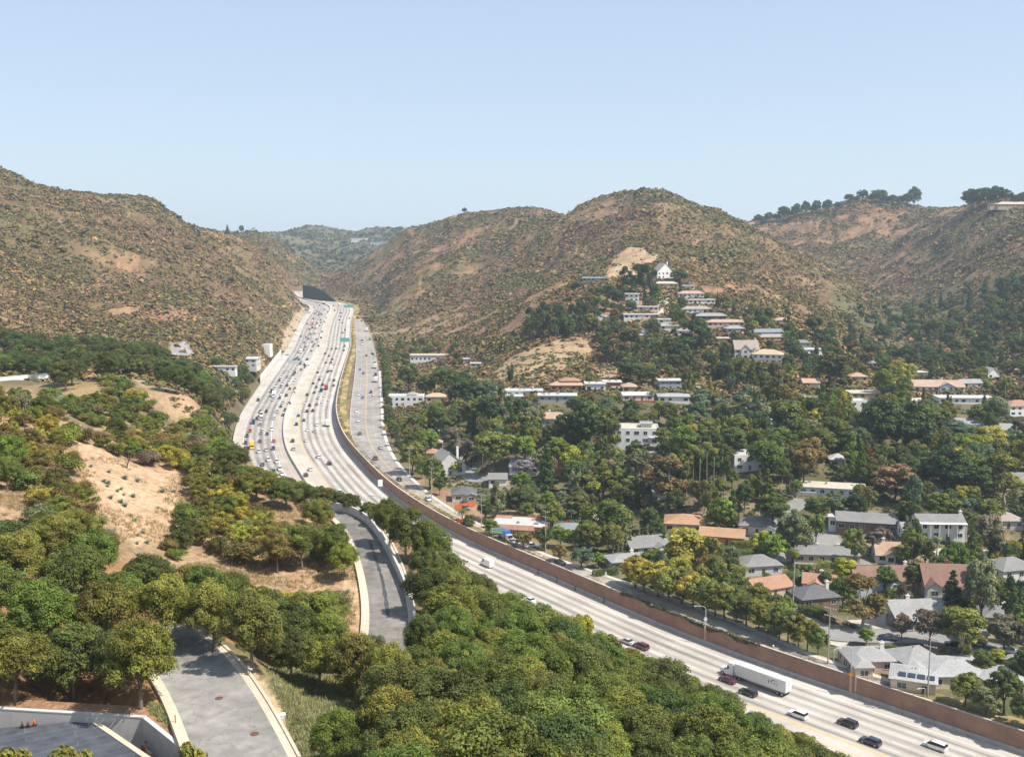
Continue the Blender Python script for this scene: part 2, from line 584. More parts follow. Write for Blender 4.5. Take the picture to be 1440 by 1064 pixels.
def empty(name, loc, rz=0.0, label=None, cat=None, group=None, kind=None):
    o = bpy.data.objects.new(name, None)
    o.empty_display_size = 0.5
    link(o)
    o.location = loc
    o.rotation_euler = (0, 0, rz)
    return tag(o, label, cat, group, kind)


def np_mesh(name, verts, faces, mats=(), smooth=False, midx=None, col=None, nrm=None):
    """faces: (n,4) or (n,3) int array"""
    me = bpy.data.meshes.new(name)
    verts = np.asarray(verts, np.float32)
    faces = np.asarray(faces, np.int32)
    n, k_ = faces.shape
    me.vertices.add(len(verts))
    me.vertices.foreach_set('co', verts.ravel())
    me.loops.add(n * k_)
    me.loops.foreach_set('vertex_index', faces.ravel())
    me.polygons.add(n)
    me.polygons.foreach_set('loop_start', np.arange(0, n * k_, k_, dtype=np.int32))
    me.polygons.foreach_set('loop_total', np.full(n, k_, np.int32))
    if midx is not None:
        me.polygons.foreach_set('material_index', np.asarray(midx, np.int32))
    me.update(calc_edges=True)
    me.polygons.foreach_set('use_smooth', np.full(n, bool(smooth)))
    for m in mats:
        me.materials.append(m)
    if col is not None:
        ca = me.color_attributes.new('col', 'FLOAT_COLOR', 'POINT')
        c4 = np.ones((len(verts), 4), np.float32)
        c4[:, :3] = col
        ca.data.foreach_set('color', c4.ravel())
    if nrm is not None:
        me.normals_split_custom_set_from_vertices([tuple(v) for v in nrm])
    return me


class MB:
    """collects boxes, prisms, tubes into one mesh"""

    def __init__(self):
        self.v, self.f, self.mi, self.cur = [], [], [], 0

    def add(self, verts, faces, mi=None):
        o = len(self.v)
        self.v += [tuple(p) for p in verts]
        self.f += [tuple(i + o for i in f) for f in faces]
        self.mi += [self.cur if mi is None else mi] * len(faces)

    def box(self, x0, x1, y0, y1, z0, z1, mi=None):
        self.add([(x0, y0, z0), (x1, y0, z0), (x1, y1, z0), (x0, y1, z0), (x0, y0, z1), (x1, y0, z1), (x1, y1, z1), (x0, y1, z1)],
                 [(0, 3, 2, 1), (4, 5, 6, 7), (0, 1, 5, 4), (1, 2, 6, 5), (2, 3, 7, 6), (3, 0, 4, 7)], mi)

    def prism(self, poly, z0, z1, mi=None):
        n = len(poly)
        v = [(x, y, z0) for x, y in poly] + [(x, y, z1) for x, y in poly]
        f = [tuple(range(n - 1, -1, -1)), tuple(range(n, 2 * n))] + [(i, (i + 1) % n, n + (i + 1) % n, n + i) for i in range(n)]
        self.add(v, f, mi)

    def hull(self, bot, top, mi=None):
        n = len(bot)
        f = [tuple(range(n - 1, -1, -1)), tuple(range(n, 2 * n))] + [(i, (i + 1) % n, n + (i + 1) % n, n + i) for i in range(n)]
        self.add(list(bot) + list(top), f, mi)

    def tube(self, pts, radii, sides=8, cap=True, mi=None):
        pts = [Vector(p) for p in pts]
        rings = []
        up = Vector((0.13, 0.31, 0.94)).normalized()
        for i, p in enumerate(pts):
            d = (pts[min(i + 1, len(pts) - 1)] - pts[max(i - 1, 0)]).normalized()
            a = d.cross(up if abs(d.dot(up)) < 0.95 else Vector((1, 0, 0))).normalized()
            b = d.cross(a)
            r = radii[i] if hasattr(radii, '__len__') else radii
            rings.append([p + (a * math.cos(2 * math.pi * k_ / sides) + b * math.sin(2 * math.pi * k_ / sides)) * r for k_ in range(sides)])
        v = [q for rg in rings for q in rg]
        f = []
        for i in range(len(rings) - 1):
            for k_ in range(sides):
                a, b = i * sides + k_, i * sides + (k_ + 1) % sides
                f.append((a, b, b + sides, a + sides))
        if cap:
            f.append(tuple(range(sides - 1, -1, -1)))
            f.append(tuple(range((len(rings) - 1) * sides, len(rings) * sides)))
        self.add(v, f, mi)

    def mesh(self, name, mats, smooth=False):
        me = bpy.data.meshes.new(name)
        me.from_pydata(self.v, [], self.f)
        for m in (mats if isinstance(mats, (list, tuple)) else [mats]):
            me.materials.append(m)
        if len(me.materials) > 1:
            me.polygons.foreach_set('material_index', np.array(self.mi, np.int32))
        bm = bmesh.new()
        bm.from_mesh(me)
        bmesh.ops.recalc_face_normals(bm, faces=bm.faces)
        bm.to_mesh(me)
        bm.free()
        if smooth:
            me.polygons.foreach_set('use_smooth', np.ones(len(me.polygons), bool))
        me.update()
        return me

    def build(self, name, mats, parent=None, smooth=False, color=None):
        o = bpy.data.objects.new(name, self.mesh(name, mats, smooth))
        link(o, parent)
        if color is not None:
            o.color = (*color, 1)
        return o


def sweep(name, line, zs, prof, mat, closed=False, parent=None, i0=0, i1=None, col=None, smooth=False):
    """profile [(offset to the left, height)] swept along a plan polyline"""
    line = np.asarray(line)
    _, nl = normals2(line)
    i1 = len(line) if i1 is None else i1
    line, nl = line[i0:i1], nl[i0:i1]
    zs = (np.full(len(line), zs) if np.isscalar(zs) else np.asarray(zs)[i0:i1])
    if callable(prof):
        pr = [prof(i) for i in range(len(line))]
    else:
        pr = [prof] * len(line)
    pr = np.array(pr, float)                      # n, m, 2
    n, m = pr.shape[:2]
    v = np.empty((n, m, 3))
    v[..., 0] = line[:, None, 0] + nl[:, None, 0] * pr[..., 0]
    v[..., 1] = line[:, None, 1] + nl[:, None, 1] * pr[..., 0]
    v[..., 2] = zs[:, None] + pr[..., 1]
    ii, jj = np.meshgrid(np.arange(n - 1), np.arange(m if closed else m - 1), indexing='ij')
    j2 = (jj + 1) % m
    fa = np.stack([ii * m + jj, (ii + 1) * m + jj, (ii + 1) * m + j2, ii * m + j2], -1).reshape(-1, 4)
    me = np_mesh(name, v.reshape(-1, 3), fa, [mat], smooth, col=None if col is None else col.reshape(-1, 3))
    if closed:
        bm = bmesh.new()
        bm.from_mesh(me)
        bm.verts.ensure_lookup_table()
        for base in (0, (n - 1) * m):
            try:
                bm.faces.new([bm.verts[base + q] for q in range(m)])
            except ValueError:
                pass
        bmesh.ops.recalc_face_normals(bm, faces=bm.faces)
        bm.to_mesh(me)
        bm.free()
    o = bpy.data.objects.new(name, me)
    link(o, parent)
    return o


# ------------------------------------------------------------------ terrain colour
def mixc(a, b, t):
    t = np.asarray(t)[..., None]
    return a * (1 - t) + b * t


C = lambda *v: np.array(v, float)
PXg, PYg = proj(GXm, GYm, Z)
sx, sy = GXm, GYm
n1 = fbm(sx / 90, sy / 90, 51, 4)
n2 = fbm(sx / 25, sy / 25, 61, 4)
n3 = fbm(sx / 260, sy / 260, 71, 3)
n4 = fbm(sx / 6, sy / 6, 81, 3)
tcol = np.broadcast_to(C(.265, .163, .100), Z.shape + (3,)).copy()
tcol = mixc(tcol, C(.265, .185, .105), sstep(.45, .6, n1))
tcol = mixc(tcol, C(.20, .135, .09), sstep(.5, .68, n2) * .75)
tcol = mixc(tcol, C(.135, .115, .05), sstep(.42, .58, n3) * sstep(.36, .5, n2) * .85)
tcol = mixc(tcol, C(.33, .22, .14), sstep(.6, .75, n4) * .6)


def paint(poly, c, amt=1.0, y0=0, y1=9999, soft=None):
    m = inpoly(PXg, PYg, poly) & (GYm > y0) & (GYm < y1)
    a = np.where(m, amt, 0.0)
    a = a * (0.65 + 0.7 * (fbm(sx / 14, sy / 14, 91, 3) - .25)) * (.72 + .56 * fbm(sx / 2.2, sy / 2.2, 93, 3))
    a = np.clip(a, 0, 1)
    global tcol
    tcol = mixc(tcol, C(*c), a)


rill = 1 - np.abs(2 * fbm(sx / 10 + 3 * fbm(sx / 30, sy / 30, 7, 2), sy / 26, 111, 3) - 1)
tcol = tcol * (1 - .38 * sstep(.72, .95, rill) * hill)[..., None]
dn_ = .64 + 2.4 * (fbm(sx / 28, sy / 28, 401, 4) - .40) + 1.6 * (fbm(sx / 110, sy / 110, 411, 3) - .5)
tcol = mixc(tcol, mixc(np.broadcast_to(C(.125, .105, .048), Z.shape + (3,)), C(.135, .092, .056), sstep(.4, .6, fbm(sx / 70, sy / 70, 301, 3))), sstep(.25, .95, dn_) * .85 * sstep(420, 560, GYm))
tcol = tcol * (1 - hill[..., None] * (1 - C(1.0, .91, .85)))
fars = sstep(1900, 2400, GYm)
tcol = mixc(tcol, C(.105, .105, .062), fars * .8)
# flat neighbourhood and wooded ground
flat = (GYm < 640) & (T_OFF < -20) | ((GYm < 640) & (GAm > 0.08) & (PYg > 585))
gcol = mixc(np.broadcast_to(C(.11, .10, .05), Z.shape + (3,)), C(.23, .18, .11), sstep(.42, .62, n2))
gcol = mixc(gcol, C(.07, .085, .03), sstep(.5, .65, fbm(sx / 12, sy / 12, 101, 3)) * .8)
tcol = np.where(flat[..., None], gcol, tcol)
paint([(1150, 440), (1440, 430), (1440, 640), (1150, 560), (1010, 520)], (.09, .085, .04), .9, 450, 1300)
paint([(1180, 400), (1260, 420), (1330, 400), (1440, 385), (1440, 480), (1150, 480)], (.095, .10, .045), .75, 640, 1500)
paint([(540, 480), (660, 500), (1000, 560), (1440, 560), (1440, 720), (900, 720), (540, 640)], (.12, .10, .05), .75, 380, 760)
# wood floor on the near slope: leaf litter
paint([(430, 1150), (430, 1000), (560, 905), (560, 700), (660, 760), (860, 880), (1250, 1150)], (.13, .10, .055), .9, 60, 300)
paint([(0, 760), (0, 1000), (240, 1000), (310, 900), (540, 960), (500, 860), (270, 800), (140, 770)], (.30, .155, .075), .9, 60, 180)
paint([(0, 470), (420, 490), (340, 640), (0, 560)], (.12, .10, .055), .8, 380, 800)
# near sandy slopes
paint([(-60, 560), (130, 600), (250, 640), (420, 690), (510, 760), (500, 860), (330, 830), (140, 780), (-60, 800)], (.34, .225, .135), .85, 60, 245)
paint([(105, 615), (150, 630), (245, 645), (255, 690), (240, 740), (190, 770), (140, 720)], (.42, .285, .180), .95, 140, 240)
paint([(80, 540), (120, 528), (170, 560), (200, 620), (150, 620)], (.32, .23, .11), .7, 240, 420)
paint([(185, 532), (225, 530), (270, 560), (280, 585), (240, 590), (220, 560)], (.36, .25, .145), .85, 240, 450)
# clearings on the centre hill
paint([(848, 390), (868, 358), (888, 346), (906, 350), (924, 364), (905, 380), (890, 392)], (.37, .255, .145), 1.2, 820, 1250)
paint([(683, 530), (720, 500), (770, 482), (812, 468), (836, 490), (822, 512), (790, 520), (740, 536), (690, 536)], (.34, .240, .135), 1.1, 560, 800)
paint([(825, 535), (850, 515), (880, 510), (870, 530), (850, 540)], (.38, .27, .16), 1.1, 560, 760)
for pl in ([(778, 346), (812, 350), (845, 360), (845, 363), (812, 354), (778, 350)], [(808, 378), (832, 381), (858, 389), (858, 392), (832, 385), (808, 381)], [(856, 386), (874, 368), (878, 370), (861, 389)], [(886, 342), (906, 348), (930, 366), (926, 367), (902, 352), (884, 346)]):
    paint(pl, (.42, .31, .19), 1.4, 800, 1500)
paint([(1025, 530), (1060, 518), (1075, 535), (1030, 545)], (.30, .27, .07), 1.3, 480, 700)
# cut bank beside the freeway, left
paint([(392, 500), (398, 470), (410, 445), (428, 432), (432, 440), (420, 460), (405, 500)], (.36, .275, .185), 1.2, 800, 1500)
paint([(0, 388), (30, 386), (110, 392), (120, 398), (30, 400), (0, 398)], (.30, .27, .05), 1.0, 600, 1200)
# sprayed concrete
paint([(240, 484), (262, 480), (274, 500), (238, 500)], (.27, .26, .25), 1.2, 600, 900)
paint([(104, 462), (128, 474), (145, 486), (128, 487), (116, 474)], (.28, .26, .24), 1.2, 600, 900)
# grass bank by the near road
paint([(362, 935), (440, 940), (545, 985), (560, 1064), (470, 1150), (415, 1100)], (.20, .19, .085), .9, 70, 150)
paint([(350, 930), (365, 950), (400, 1000), (440, 1064), (425, 1064), (385, 1010), (345, 945)], (.46, .34, .21), 1.2, 70, 150)
paint([(480, 800), (505, 830), (520, 870), (505, 892), (490, 885)], (.45, .31, .19), .9, 120, 190)
paint([(204, 985), (240, 990), (275, 1064), (240, 1064)], (.16, .19, .045), 1.0, 80, 125)

ii, jj = np.meshgrid(np.arange(NY - 1), np.arange(NA - 1), indexing='ij')
tf = np.stack([ii * NA + jj, ii * NA + jj + 1, (ii + 1) * NA + jj + 1, (ii + 1) * NA + jj], -1).reshape(-1, 4)
tm = attr_mat('hill_soil', 0.9, .38, 0.06, .22, rough=0.95, bump=0.5, dist=0.6)
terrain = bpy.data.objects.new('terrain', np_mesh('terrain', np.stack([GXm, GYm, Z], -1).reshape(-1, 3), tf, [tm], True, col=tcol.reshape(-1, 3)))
link(terrain)
tag(terrain, kind='structure')

# ------------------------------------------------------------------ freeway
nRW = len(RW)
sRW = np.arange(nRW) * 4.0
offs = np.concatenate([np.arange(0.45, 57.01, 0.5), [57.2]])
OF, SS = np.meshgrid(offs, sRW)
base = np.where(OF < 31.0, 0.0, 1.0)
ccol = mixc(np.broadcast_to(C(.41, .37, .325), OF.shape + (3,)), C(.35, .315, .285), base)
nl_ = fbm(SS / 60, OF * 1.1, 3, 4)
lane = (OF - 4.2) / 3.66
lf = lane - np.floor(lane)
track = np.exp(-((lf - .5) / .23) ** 2) * ((OF > 4.2) & (OF < 22.5))
lane2 = (OF - 37.4) / 3.66
lf2 = lane2 - np.floor(lane2)
track2 = np.exp(-((lf2 - .5) / .25) ** 2) * ((OF > 37.4) & (OF < 52))
trk = np.clip((track + track2) * (.55 + 1.2 * (nl_ - .3)), 0, .95)
ccol = mixc(ccol, C(.16, .15, .14), trk)
ccol = mixc(ccol, C(.45, .41, .36), ((OF < 4.0) & (SS > 470)) * .6)
ccol = mixc(ccol, C(.44, .41, .36), ((OF > 52.5)) * .7)
ccol = mixc(ccol, C(.45, .41, .36), ((OF > 27.2) & (OF < 30.8)) * .6)
ccol = ccol * (0.80 + 0.40 * fbm(SS / 9, OF / 5, 8, 3))[..., None]
slab = (np.floor(SS / 14) % 2)
ccol = ccol * (0.94 + 0.12 * vnoise(np.floor(SS / 12) * 7.7, np.floor(OF / 3.66) * 3.3, 5))[..., None]
fm = attr_mat('freeway_concrete', 1.2, .07, 0.15, .06, rough=0.85, bump=0.05, dist=0.02, spec=.3)
fw = sweep('freeway', RW, RWZ, [(o_, 0.0) for o_ in offs], fm, col=ccol)
tag(fw, kind='structure')

m_white = plain('road_paint_white', (.72, .70, .66), .6, .15, 3)
m_yellow = plain('road_paint_yellow', (.62, .40, .10), .6, .15, 3)


def dashes(name, line, zs, offset, width, on, gap, mat, dz=0.02, i0=0, i1=None):
    line = np.asarray(line)
    d = np.concatenate([[0], np.cumsum(np.hypot(*np.diff(line[:, :2], axis=0).T))])
    t, nl = normals2(line)
    zs = np.full(len(line), zs) if np.isscalar(zs) else zs
    mb_v, mb_f = [], []
    lo = d[i0]
    hi = d[i1] if i1 is not None else d[-1]
    s = lo
    while s + on < hi:
        q = np.array([s, s + on])
        x, y, z = np.interp(q, d, line[:, 0]), np.interp(q, d, line[:, 1]), np.interp(q, d, zs) + dz
        nx, ny = np.interp(q, d, nl[:, 0]), np.interp(q, d, nl[:, 1])
        b = len(mb_v)
        for k_ in (0, 1):
            for w in (-width / 2, width / 2):
                mb_v.append((x[k_] + nx[k_] * (offset + w), y[k_] + ny[k_] * (offset + w), z[k_]))
        mb_f.append((b, b + 2, b + 3, b + 1))
        s += on + gap
    o = bpy.data.objects.new(name, np_mesh(name, mb_v, mb_f, [mat]))
    link(o)
    return tag(o, kind='structure')


for q in (4.2 + 3.66, 4.2 + 7.32, 4.2 + 10.98, 4.2 + 14.64, 37.4 + 3.66, 37.4 + 7.32, 37.4 + 10.98):
    dashes('road_marking', RW, RWZ, q, .16, 3.6, 8.0, m_white)
for q, m_ in ((4.1, m_white), (52.2, m_white), (37.4, m_white), (22.3, m_yellow), (22.8, m_yellow), (27.0, m_yellow), (34.0, m_yellow)):
    sweep('road_marking', RW, RWZ + .02, [(q - .11, 0), (q + .11, 0)], m_).__setitem__('kind', 'structure')

m_conc = plain('pale_concrete', (.46, .43, .39), .85, .14, .6, bump=.1)
m_conc_d = plain('grey_concrete', (.33, .32, .31), .85, .16, .5, bump=.1)
# brick sound wall: three courses swept along the freeway's edge
bm_, nt, bs = new_mat('brown_brick')
tc = node(nt, 'ShaderNodeTexCoord')
br = node(nt, 'ShaderNodeTexBrick')
br.inputs['Scale'].default_value = 1.0
br.inputs['Brick Width'].default_value = .42
br.inputs['Row Height'].default_value = .2
br.inputs['Mortar Size'].default_value = .012
br.inputs['Color1'].default_value = (.30, .17, .115, 1)
br.inputs['Color2'].default_value = (.25, .14, .095, 1)
br.inputs['Mortar'].default_value = (.30, .23, .18, 1)
sp = node(nt, 'ShaderNodeSeparateXYZ')
cb = node(nt, 'ShaderNodeCombineXYZ')
ad = node(nt, 'ShaderNodeMath', operation='SUBTRACT')
L(nt, tc.outputs['Object'], sp.inputs[0])
L(nt, sp.outputs['X'], ad.inputs[0])
L(nt, sp.outputs['Y'], ad.inputs[1])
L(nt, ad.outputs[0], cb.inputs['X'])
L(nt, sp.outputs['Z'], cb.inputs['Y'])
L(nt, cb.outputs[0], br.inputs['Vector'])
f1, nz = noise_fac(nt, .25, .8, 1.2, 5)
L(nt, mulcol(nt, br.outputs['Color'], f1), bs.inputs['Base Color'])
bs.inputs['Roughness'].default_value = .9
wend = int(np.argmax(RW[:, 1] > 1180))
hwl = hw(RW[:, 1])
sw = empty('sound_wall', (0, 0, 0), 0, 'long brown brick sound wall curving between the freeway and the boulevard', 'wall')
sweep('brick_face', RW, RWZ, lambda i: [(0, .75), (0, hwl[i] + .35), (-.4, hwl[i] + .35), (-.4, -.6)], bm_, True, sw, 0, wend)
sweep('coping', RW, RWZ, lambda i: [(.06, hwl[i] + .353), (.06, hwl[i] + .47), (-.46, hwl[i] + .47), (-.46, hwl[i] + .353)], m_conc, True, sw, 0, wend)
sweep('concrete_base', RW, RWZ, [(.02, -.3), (.62, -.3), (.55, .25), (.3, .95), (.02, .95)], m_conc_d, True, sw, 0, wend)
mb = tag(sweep('median_barrier', RW, RWZ, [(30.5, -.05), (30.65, .85), (30.75, 1.2), (30.95, 1.2), (31.05, .85), (31.2, -.05)], m_conc, True), 'low concrete median barrier dividing the two freeway carriageways', 'barrier')
pw = tag(sweep('edge_parapet', RW, RWZ, [(57.1, -.8), (57.1, 1.1), (57.5, 1.1), (57.5, -3.5)], m_conc, True, None, 60), 'pale concrete parapet along the outer edge of the crowded carriageway', 'barrier')
rp = tag(sweep('guard_parapet', RW, RWZ, [(.02, -.2), (.4, .8), (.1, .8), (-.3, -.2)], m_conc, True, None, wend - 2), 'thin pale kerb rail past the end of the brick wall', 'barrier')

# verge behind the wall
side = RWZ + hwl
vm = attr_mat('verge_soil', 1.0, .3, .1, .2)
vo = np.linspace(-.4, -6.5, 8)
VO, VS = np.meshgrid(vo, sRW)
vcol = mixc(np.broadcast_to(C(.36, .26, .12), VO.shape + (3,)), C(.17, .15, .06), sstep(.4, .6, fbm(VS / 8, VO / 3, 4, 3)))
vg = sweep('verge', RW, side, [(o_, -.02 + .04 * (i > 3)) for i, o_ in enumerate(vo)], vm, col=vcol)
tag(vg, kind='structure')

# boulevard
m_asph = cracked('worn_asphalt', (.27, .247, .222), .9, .16, .35)
m_asph_d = cracked('dark_asphalt', (.18, .166, .150), .9, .28, .5)
n = 420
d1 = np.linspace(0, 1, n)


def resample(l, n):
    d = np.concatenate([[0], np.cumsum(np.hypot(*np.diff(l[:, :2], axis=0).T))])
    s = np.linspace(0, d[-1], n)
    return np.stack([np.interp(s, d, l[:, 0]), np.interp(s, d, l[:, 1])], 1)


sl, sr = resample(SL_, n), resample(SR_, n)
SC = (sl + sr) / 2
SW2 = np.hypot(*(sl - sr).T) / 2
SCZ = zf(SC[:, 1]) + hw(SC[:, 1])
g = sweep('boulevard', SC, SCZ + .08, lambda i: [(SW2[i], 0), (SW2[i] * .33, .04), (-SW2[i] * .33, .04), (-SW2[i], 0)], m_asph)
tag(g, kind='structure')
g = sweep('pavement', SC, SCZ + .2, lambda i: [(-SW2[i], -.2), (-SW2[i], 0), (-SW2[i] - 1.7, 0), (-SW2[i] - 1.75, -.5)], m_conc, i1=250)
tag(g, kind='structure')
g = sweep('kerb', SC, SCZ + .2, lambda i: [(SW2[i] + .3, -.4), (SW2[i] + .3, 0), (SW2[i], 0), (SW2[i], -.2)], m_conc)
tag(g, kind='structure')
for q in (-.2, .2):
    sweep('road_marking', SC, SCZ + .14, [(q - .08, 0), (q + .08, 0)], m_yellow, i0=20).__setitem__('kind', 'structure')
for q in (.48, -.48):
    v = SC + normals2(SC)[1] * (SW2 * q)[:, None]
    dashes('road_marking', v, SCZ + .13, 0, .14, 3, 8, m_white, i0=20)

# driveway and near road
g = sweep('driveway', DR, 56.02, [(DRW, 0), (DRW * .3, .05), (-DRW * .3, .05), (-DRW, 0)], m_asph_d)
tag(g, kind='structure')
m_gutter = plain('cream_concrete', (.50, .43, .33), .85, .12, 1.2)
for s_ in (1, -1):
    g = sweep('kerb', DR, 56.02, [(s_ * DRW, .0), (s_ * (DRW + .8), .03), (s_ * (DRW + .82), .16), (s_ * (DRW + 1.15), .16), (s_ * (DRW + 1.2), -.4)], m_gutter)
    tag(g, kind='structure')
m_near = cracked('grey_road', (.235, .222, .205), .9, .2, .7)
g = sweep('road', NR, 61.02, [(NRW, 0), (NRW * .3, .05), (-NRW * .3, .05), (-NRW, 0)], m_near)
tag(g, kind='structure')
for s_ in (1, -1):
    g = sweep('kerb', NR, 61.02, [(s_ * NRW, .0), (s_ * (NRW + .75), .03), (s_ * (NRW + .78), .17), (s_ * (NRW + 1.1), .17), (s_ * (NRW + 1.15), -.4)], m_gutter)
    tag(g, kind='structure')
m_patch = plain('tar_patch', (.055, .055, .057), .8, .3, 2)
px_crack = [(520, 760), (530, 790), (538, 815), (543, 845), (546, 868)]
ck = smooth_line([tuple(float(v) for v in on_z(a_, b_, 56.1)) for a_, b_ in px_crack], .7, 2)
ckw = [.14 + .22 * float(vnoise(i * .5, 0, 3)) for i in range(len(ck))]
tag(sweep('road_marking', ck, 56.085, lambda i: [(ckw[i], 0), (-ckw[i], 0)], m_patch), kind='structure')

# barrier wall beside the driveway
bl_px = [(449, 704), (468, 705), (488, 709), (506, 716), (521, 728), (534, 745), (548, 770), (562, 798), (573, 825), (581, 852), (587, 885)]
BL = smooth_line([tuple(float(v) for v in on_z(a_, b_, 57.7)) for a_, b_ in bl_px], 1.2, 2)
m_barrier = plain('weathered_pale_concrete', (.50, .49, .48), .85, .12, .8)
tag(sweep('barrier_wall', BL, 56.0, [(.16, -3.0), (.16, 1.7), (-.16, 1.7), (-.16, -3.0)], m_barrier, True), 'long pale concrete barrier wall edging the curved driveway', 'barrier')

# neighbourhood streets laid on the carved ground
for l_, zs_, w_, kind_, nm_ in STREETS:
    o_ = sweep(nm_, l_, zs_ + .06, [(w_ / 2 + .3, -.6), (w_ / 2 + .3, .12), (w_ / 2, .12), (w_ / 2, 0), (-w_ / 2, 0), (-w_ / 2, .12), (-w_ / 2 - .3, .12), (-w_ / 2 - .3, -.6)], {'street': plain('grey_street', (.22, .21, .20), .9, .12, .4), 'pale': plain('pale_paving', (.42, .37, .31), .9, .12, .5)}[kind_])
    tag(o_, kind='structure')

# sky and sun
w = bpy.data.worlds.new('World')
scene.world = w
w.use_nodes = True
nt = w.node_tree
SUN_EL, SUN_AZ = 55.0, -22.0             # az measured from +x (right) towards +y
sky = node(nt, 'ShaderNodeTexSky', sky_type='NISHITA')
sky.sun_disc = False
sky.sun_elevation = R(SUN_EL)
sdir = Vector((math.cos(R(SUN_EL)) * math.cos(R(SUN_AZ)), math.cos(R(SUN_EL)) * math.sin(R(SUN_AZ)), math.sin(R(SUN_EL))))
sky.sun_rotation = math.atan2(sdir.x, sdir.y)
sky.altitude = 100
sky.air_density = 1.0
sky.dust_density = 0.5
sky.ozone_density = 2.0
bg = nt.nodes['Background']
thin = node(nt, 'ShaderNodeMix', data_type='RGBA')      # constant pale blue mixed into the sky colour to flatten its gradient
thin.inputs['Factor'].default_value = .68
L(nt, sky.outputs[0], thin.inputs['A'])
thin.inputs['B'].default_value = (.375 / .13, .448 / .13, .555 / .13, 1)
L(nt, thin.outputs['Result'], bg.inputs['Color'])
bg.inputs['Strength'].default_value = 0.13
sl_ = bpy.data.lights.new('sun', 'SUN')
sun = bpy.data.objects.new('sun', sl_)
link(sun)
sl_.energy = 5.0
sl_.angle = R(0.5)
sl_.color = (1.0, .935, .83)
sun.rotation_euler = sdir.to_track_quat('Z', 'Y').to_euler()
scene.view_settings.view_transform = 'Standard'
scene.view_settings.look = 'None'
scene.view_settings.exposure = 0.58
scene.view_settings.gamma = 1.0

# haze: one even volume of air round the whole place
HAZE = 0.0001
hb = MB()
hb.box(-9000, 9000, -600, 8000, -30, 330)
hm = bpy.data.materials.new('haze_air')
hm.use_nodes = True
hn = hm.node_tree
hn.nodes.remove(hn.nodes['Principled BSDF'])
pv = node(hn, 'ShaderNodeVolumePrincipled')
pv.inputs['Color'].default_value = (.68, .84, 1.0, 1)
pv.inputs['Density'].default_value = HAZE
pv.inputs['Anisotropy'].default_value = 0.2
L(hn, pv.outputs[0], hn.nodes['Material Output'].inputs['Volume'])
hz = hb.build('haze', hm)
tag(hz, kind='stuff')
scene.cycles.volume_bounces = 2
scene.cycles.max_bounces = 6
scene.cycles.diffuse_bounces = 3
scene.cycles.transparent_max_bounces = 8
scene.cycles.use_denoising = True
# ------------------------------------------------------------------ plants
def leaf_mat(name, trans=.25, var=.35, rough=.6):
    m, nt, b = new_mat(name)
    oi = node(nt, 'ShaderNodeObjectInfo')
    at = node(nt, 'ShaderNodeAttribute', attribute_name='col')
    c1 = mulcol(nt, oi.outputs['Color'], at.outputs['Color'])
    f, nz = noise_fac(nt, .7, 1 - var, 1 + var, 3)
    c2 = mulcol(nt, c1, f)
    L(nt, c2, b.inputs['Base Color'])
    b.inputs['Roughness'].default_value = rough
    b.inputs['Specular IOR Level'].default_value = .25
    tr = node(nt, 'ShaderNodeBsdfTranslucent')
    L(nt, c2, tr.inputs['Color'])
    mx = node(nt, 'ShaderNodeMixShader')
    mx.inputs[0].default_value = trans
    L(nt, b.outputs[0], mx.inputs[1])
    L(nt, tr.outputs[0], mx.inputs[2])
    L(nt, mx.outputs[0], nt.nodes['Material Output'].inputs['Surface'])
    MATS[name] = m
    return m


LEAF = leaf_mat('leaves', .32)
SCRUBM = attr_mat('scrub_leaves', .6, .3, .08, .15, rough=.8, bump=0)
BARK = plain('grey_bark', (.20, .165, .13), .95, .3, 3, bump=.3)
BARK_P = plain('pale_bark', (.38, .33, .27), .95, .3, 3, bump=.3)
BARK_D = plain('dark_bark', (.10, .08, .06), .95, .3, 3, bump=.3)


def unit(n, r_):
    v = r_.normal(size=(n, 3))
    return v / np.linalg.norm(v, axis=1)[:, None]


def leaf_quads(cen, nrm, size, r_, aspect=1.5, jitter=.7):
    """one rhombus per centre, facing roughly nrm"""
    n = len(cen)
    nn = nrm + unit(n, r_) * jitter
    nn /= np.linalg.norm(nn, axis=1)[:, None]
    a = np.cross(nn, unit(n, r_))
    a /= np.linalg.norm(a, axis=1)[:, None]
    b = np.cross(nn, a)
    s = size * r_.uniform(.6, 1.35, n)
    a *= (s * aspect * .5)[:, None]
    b *= (s * .5)[:, None]
    bend = nn * (s * .12)[:, None]
    v = np.stack([cen - a, cen + b + bend, cen + a, cen - b + bend], 1)
    f = np.arange(n * 4).reshape(n, 4)
    return v.reshape(-1, 3), f, nn


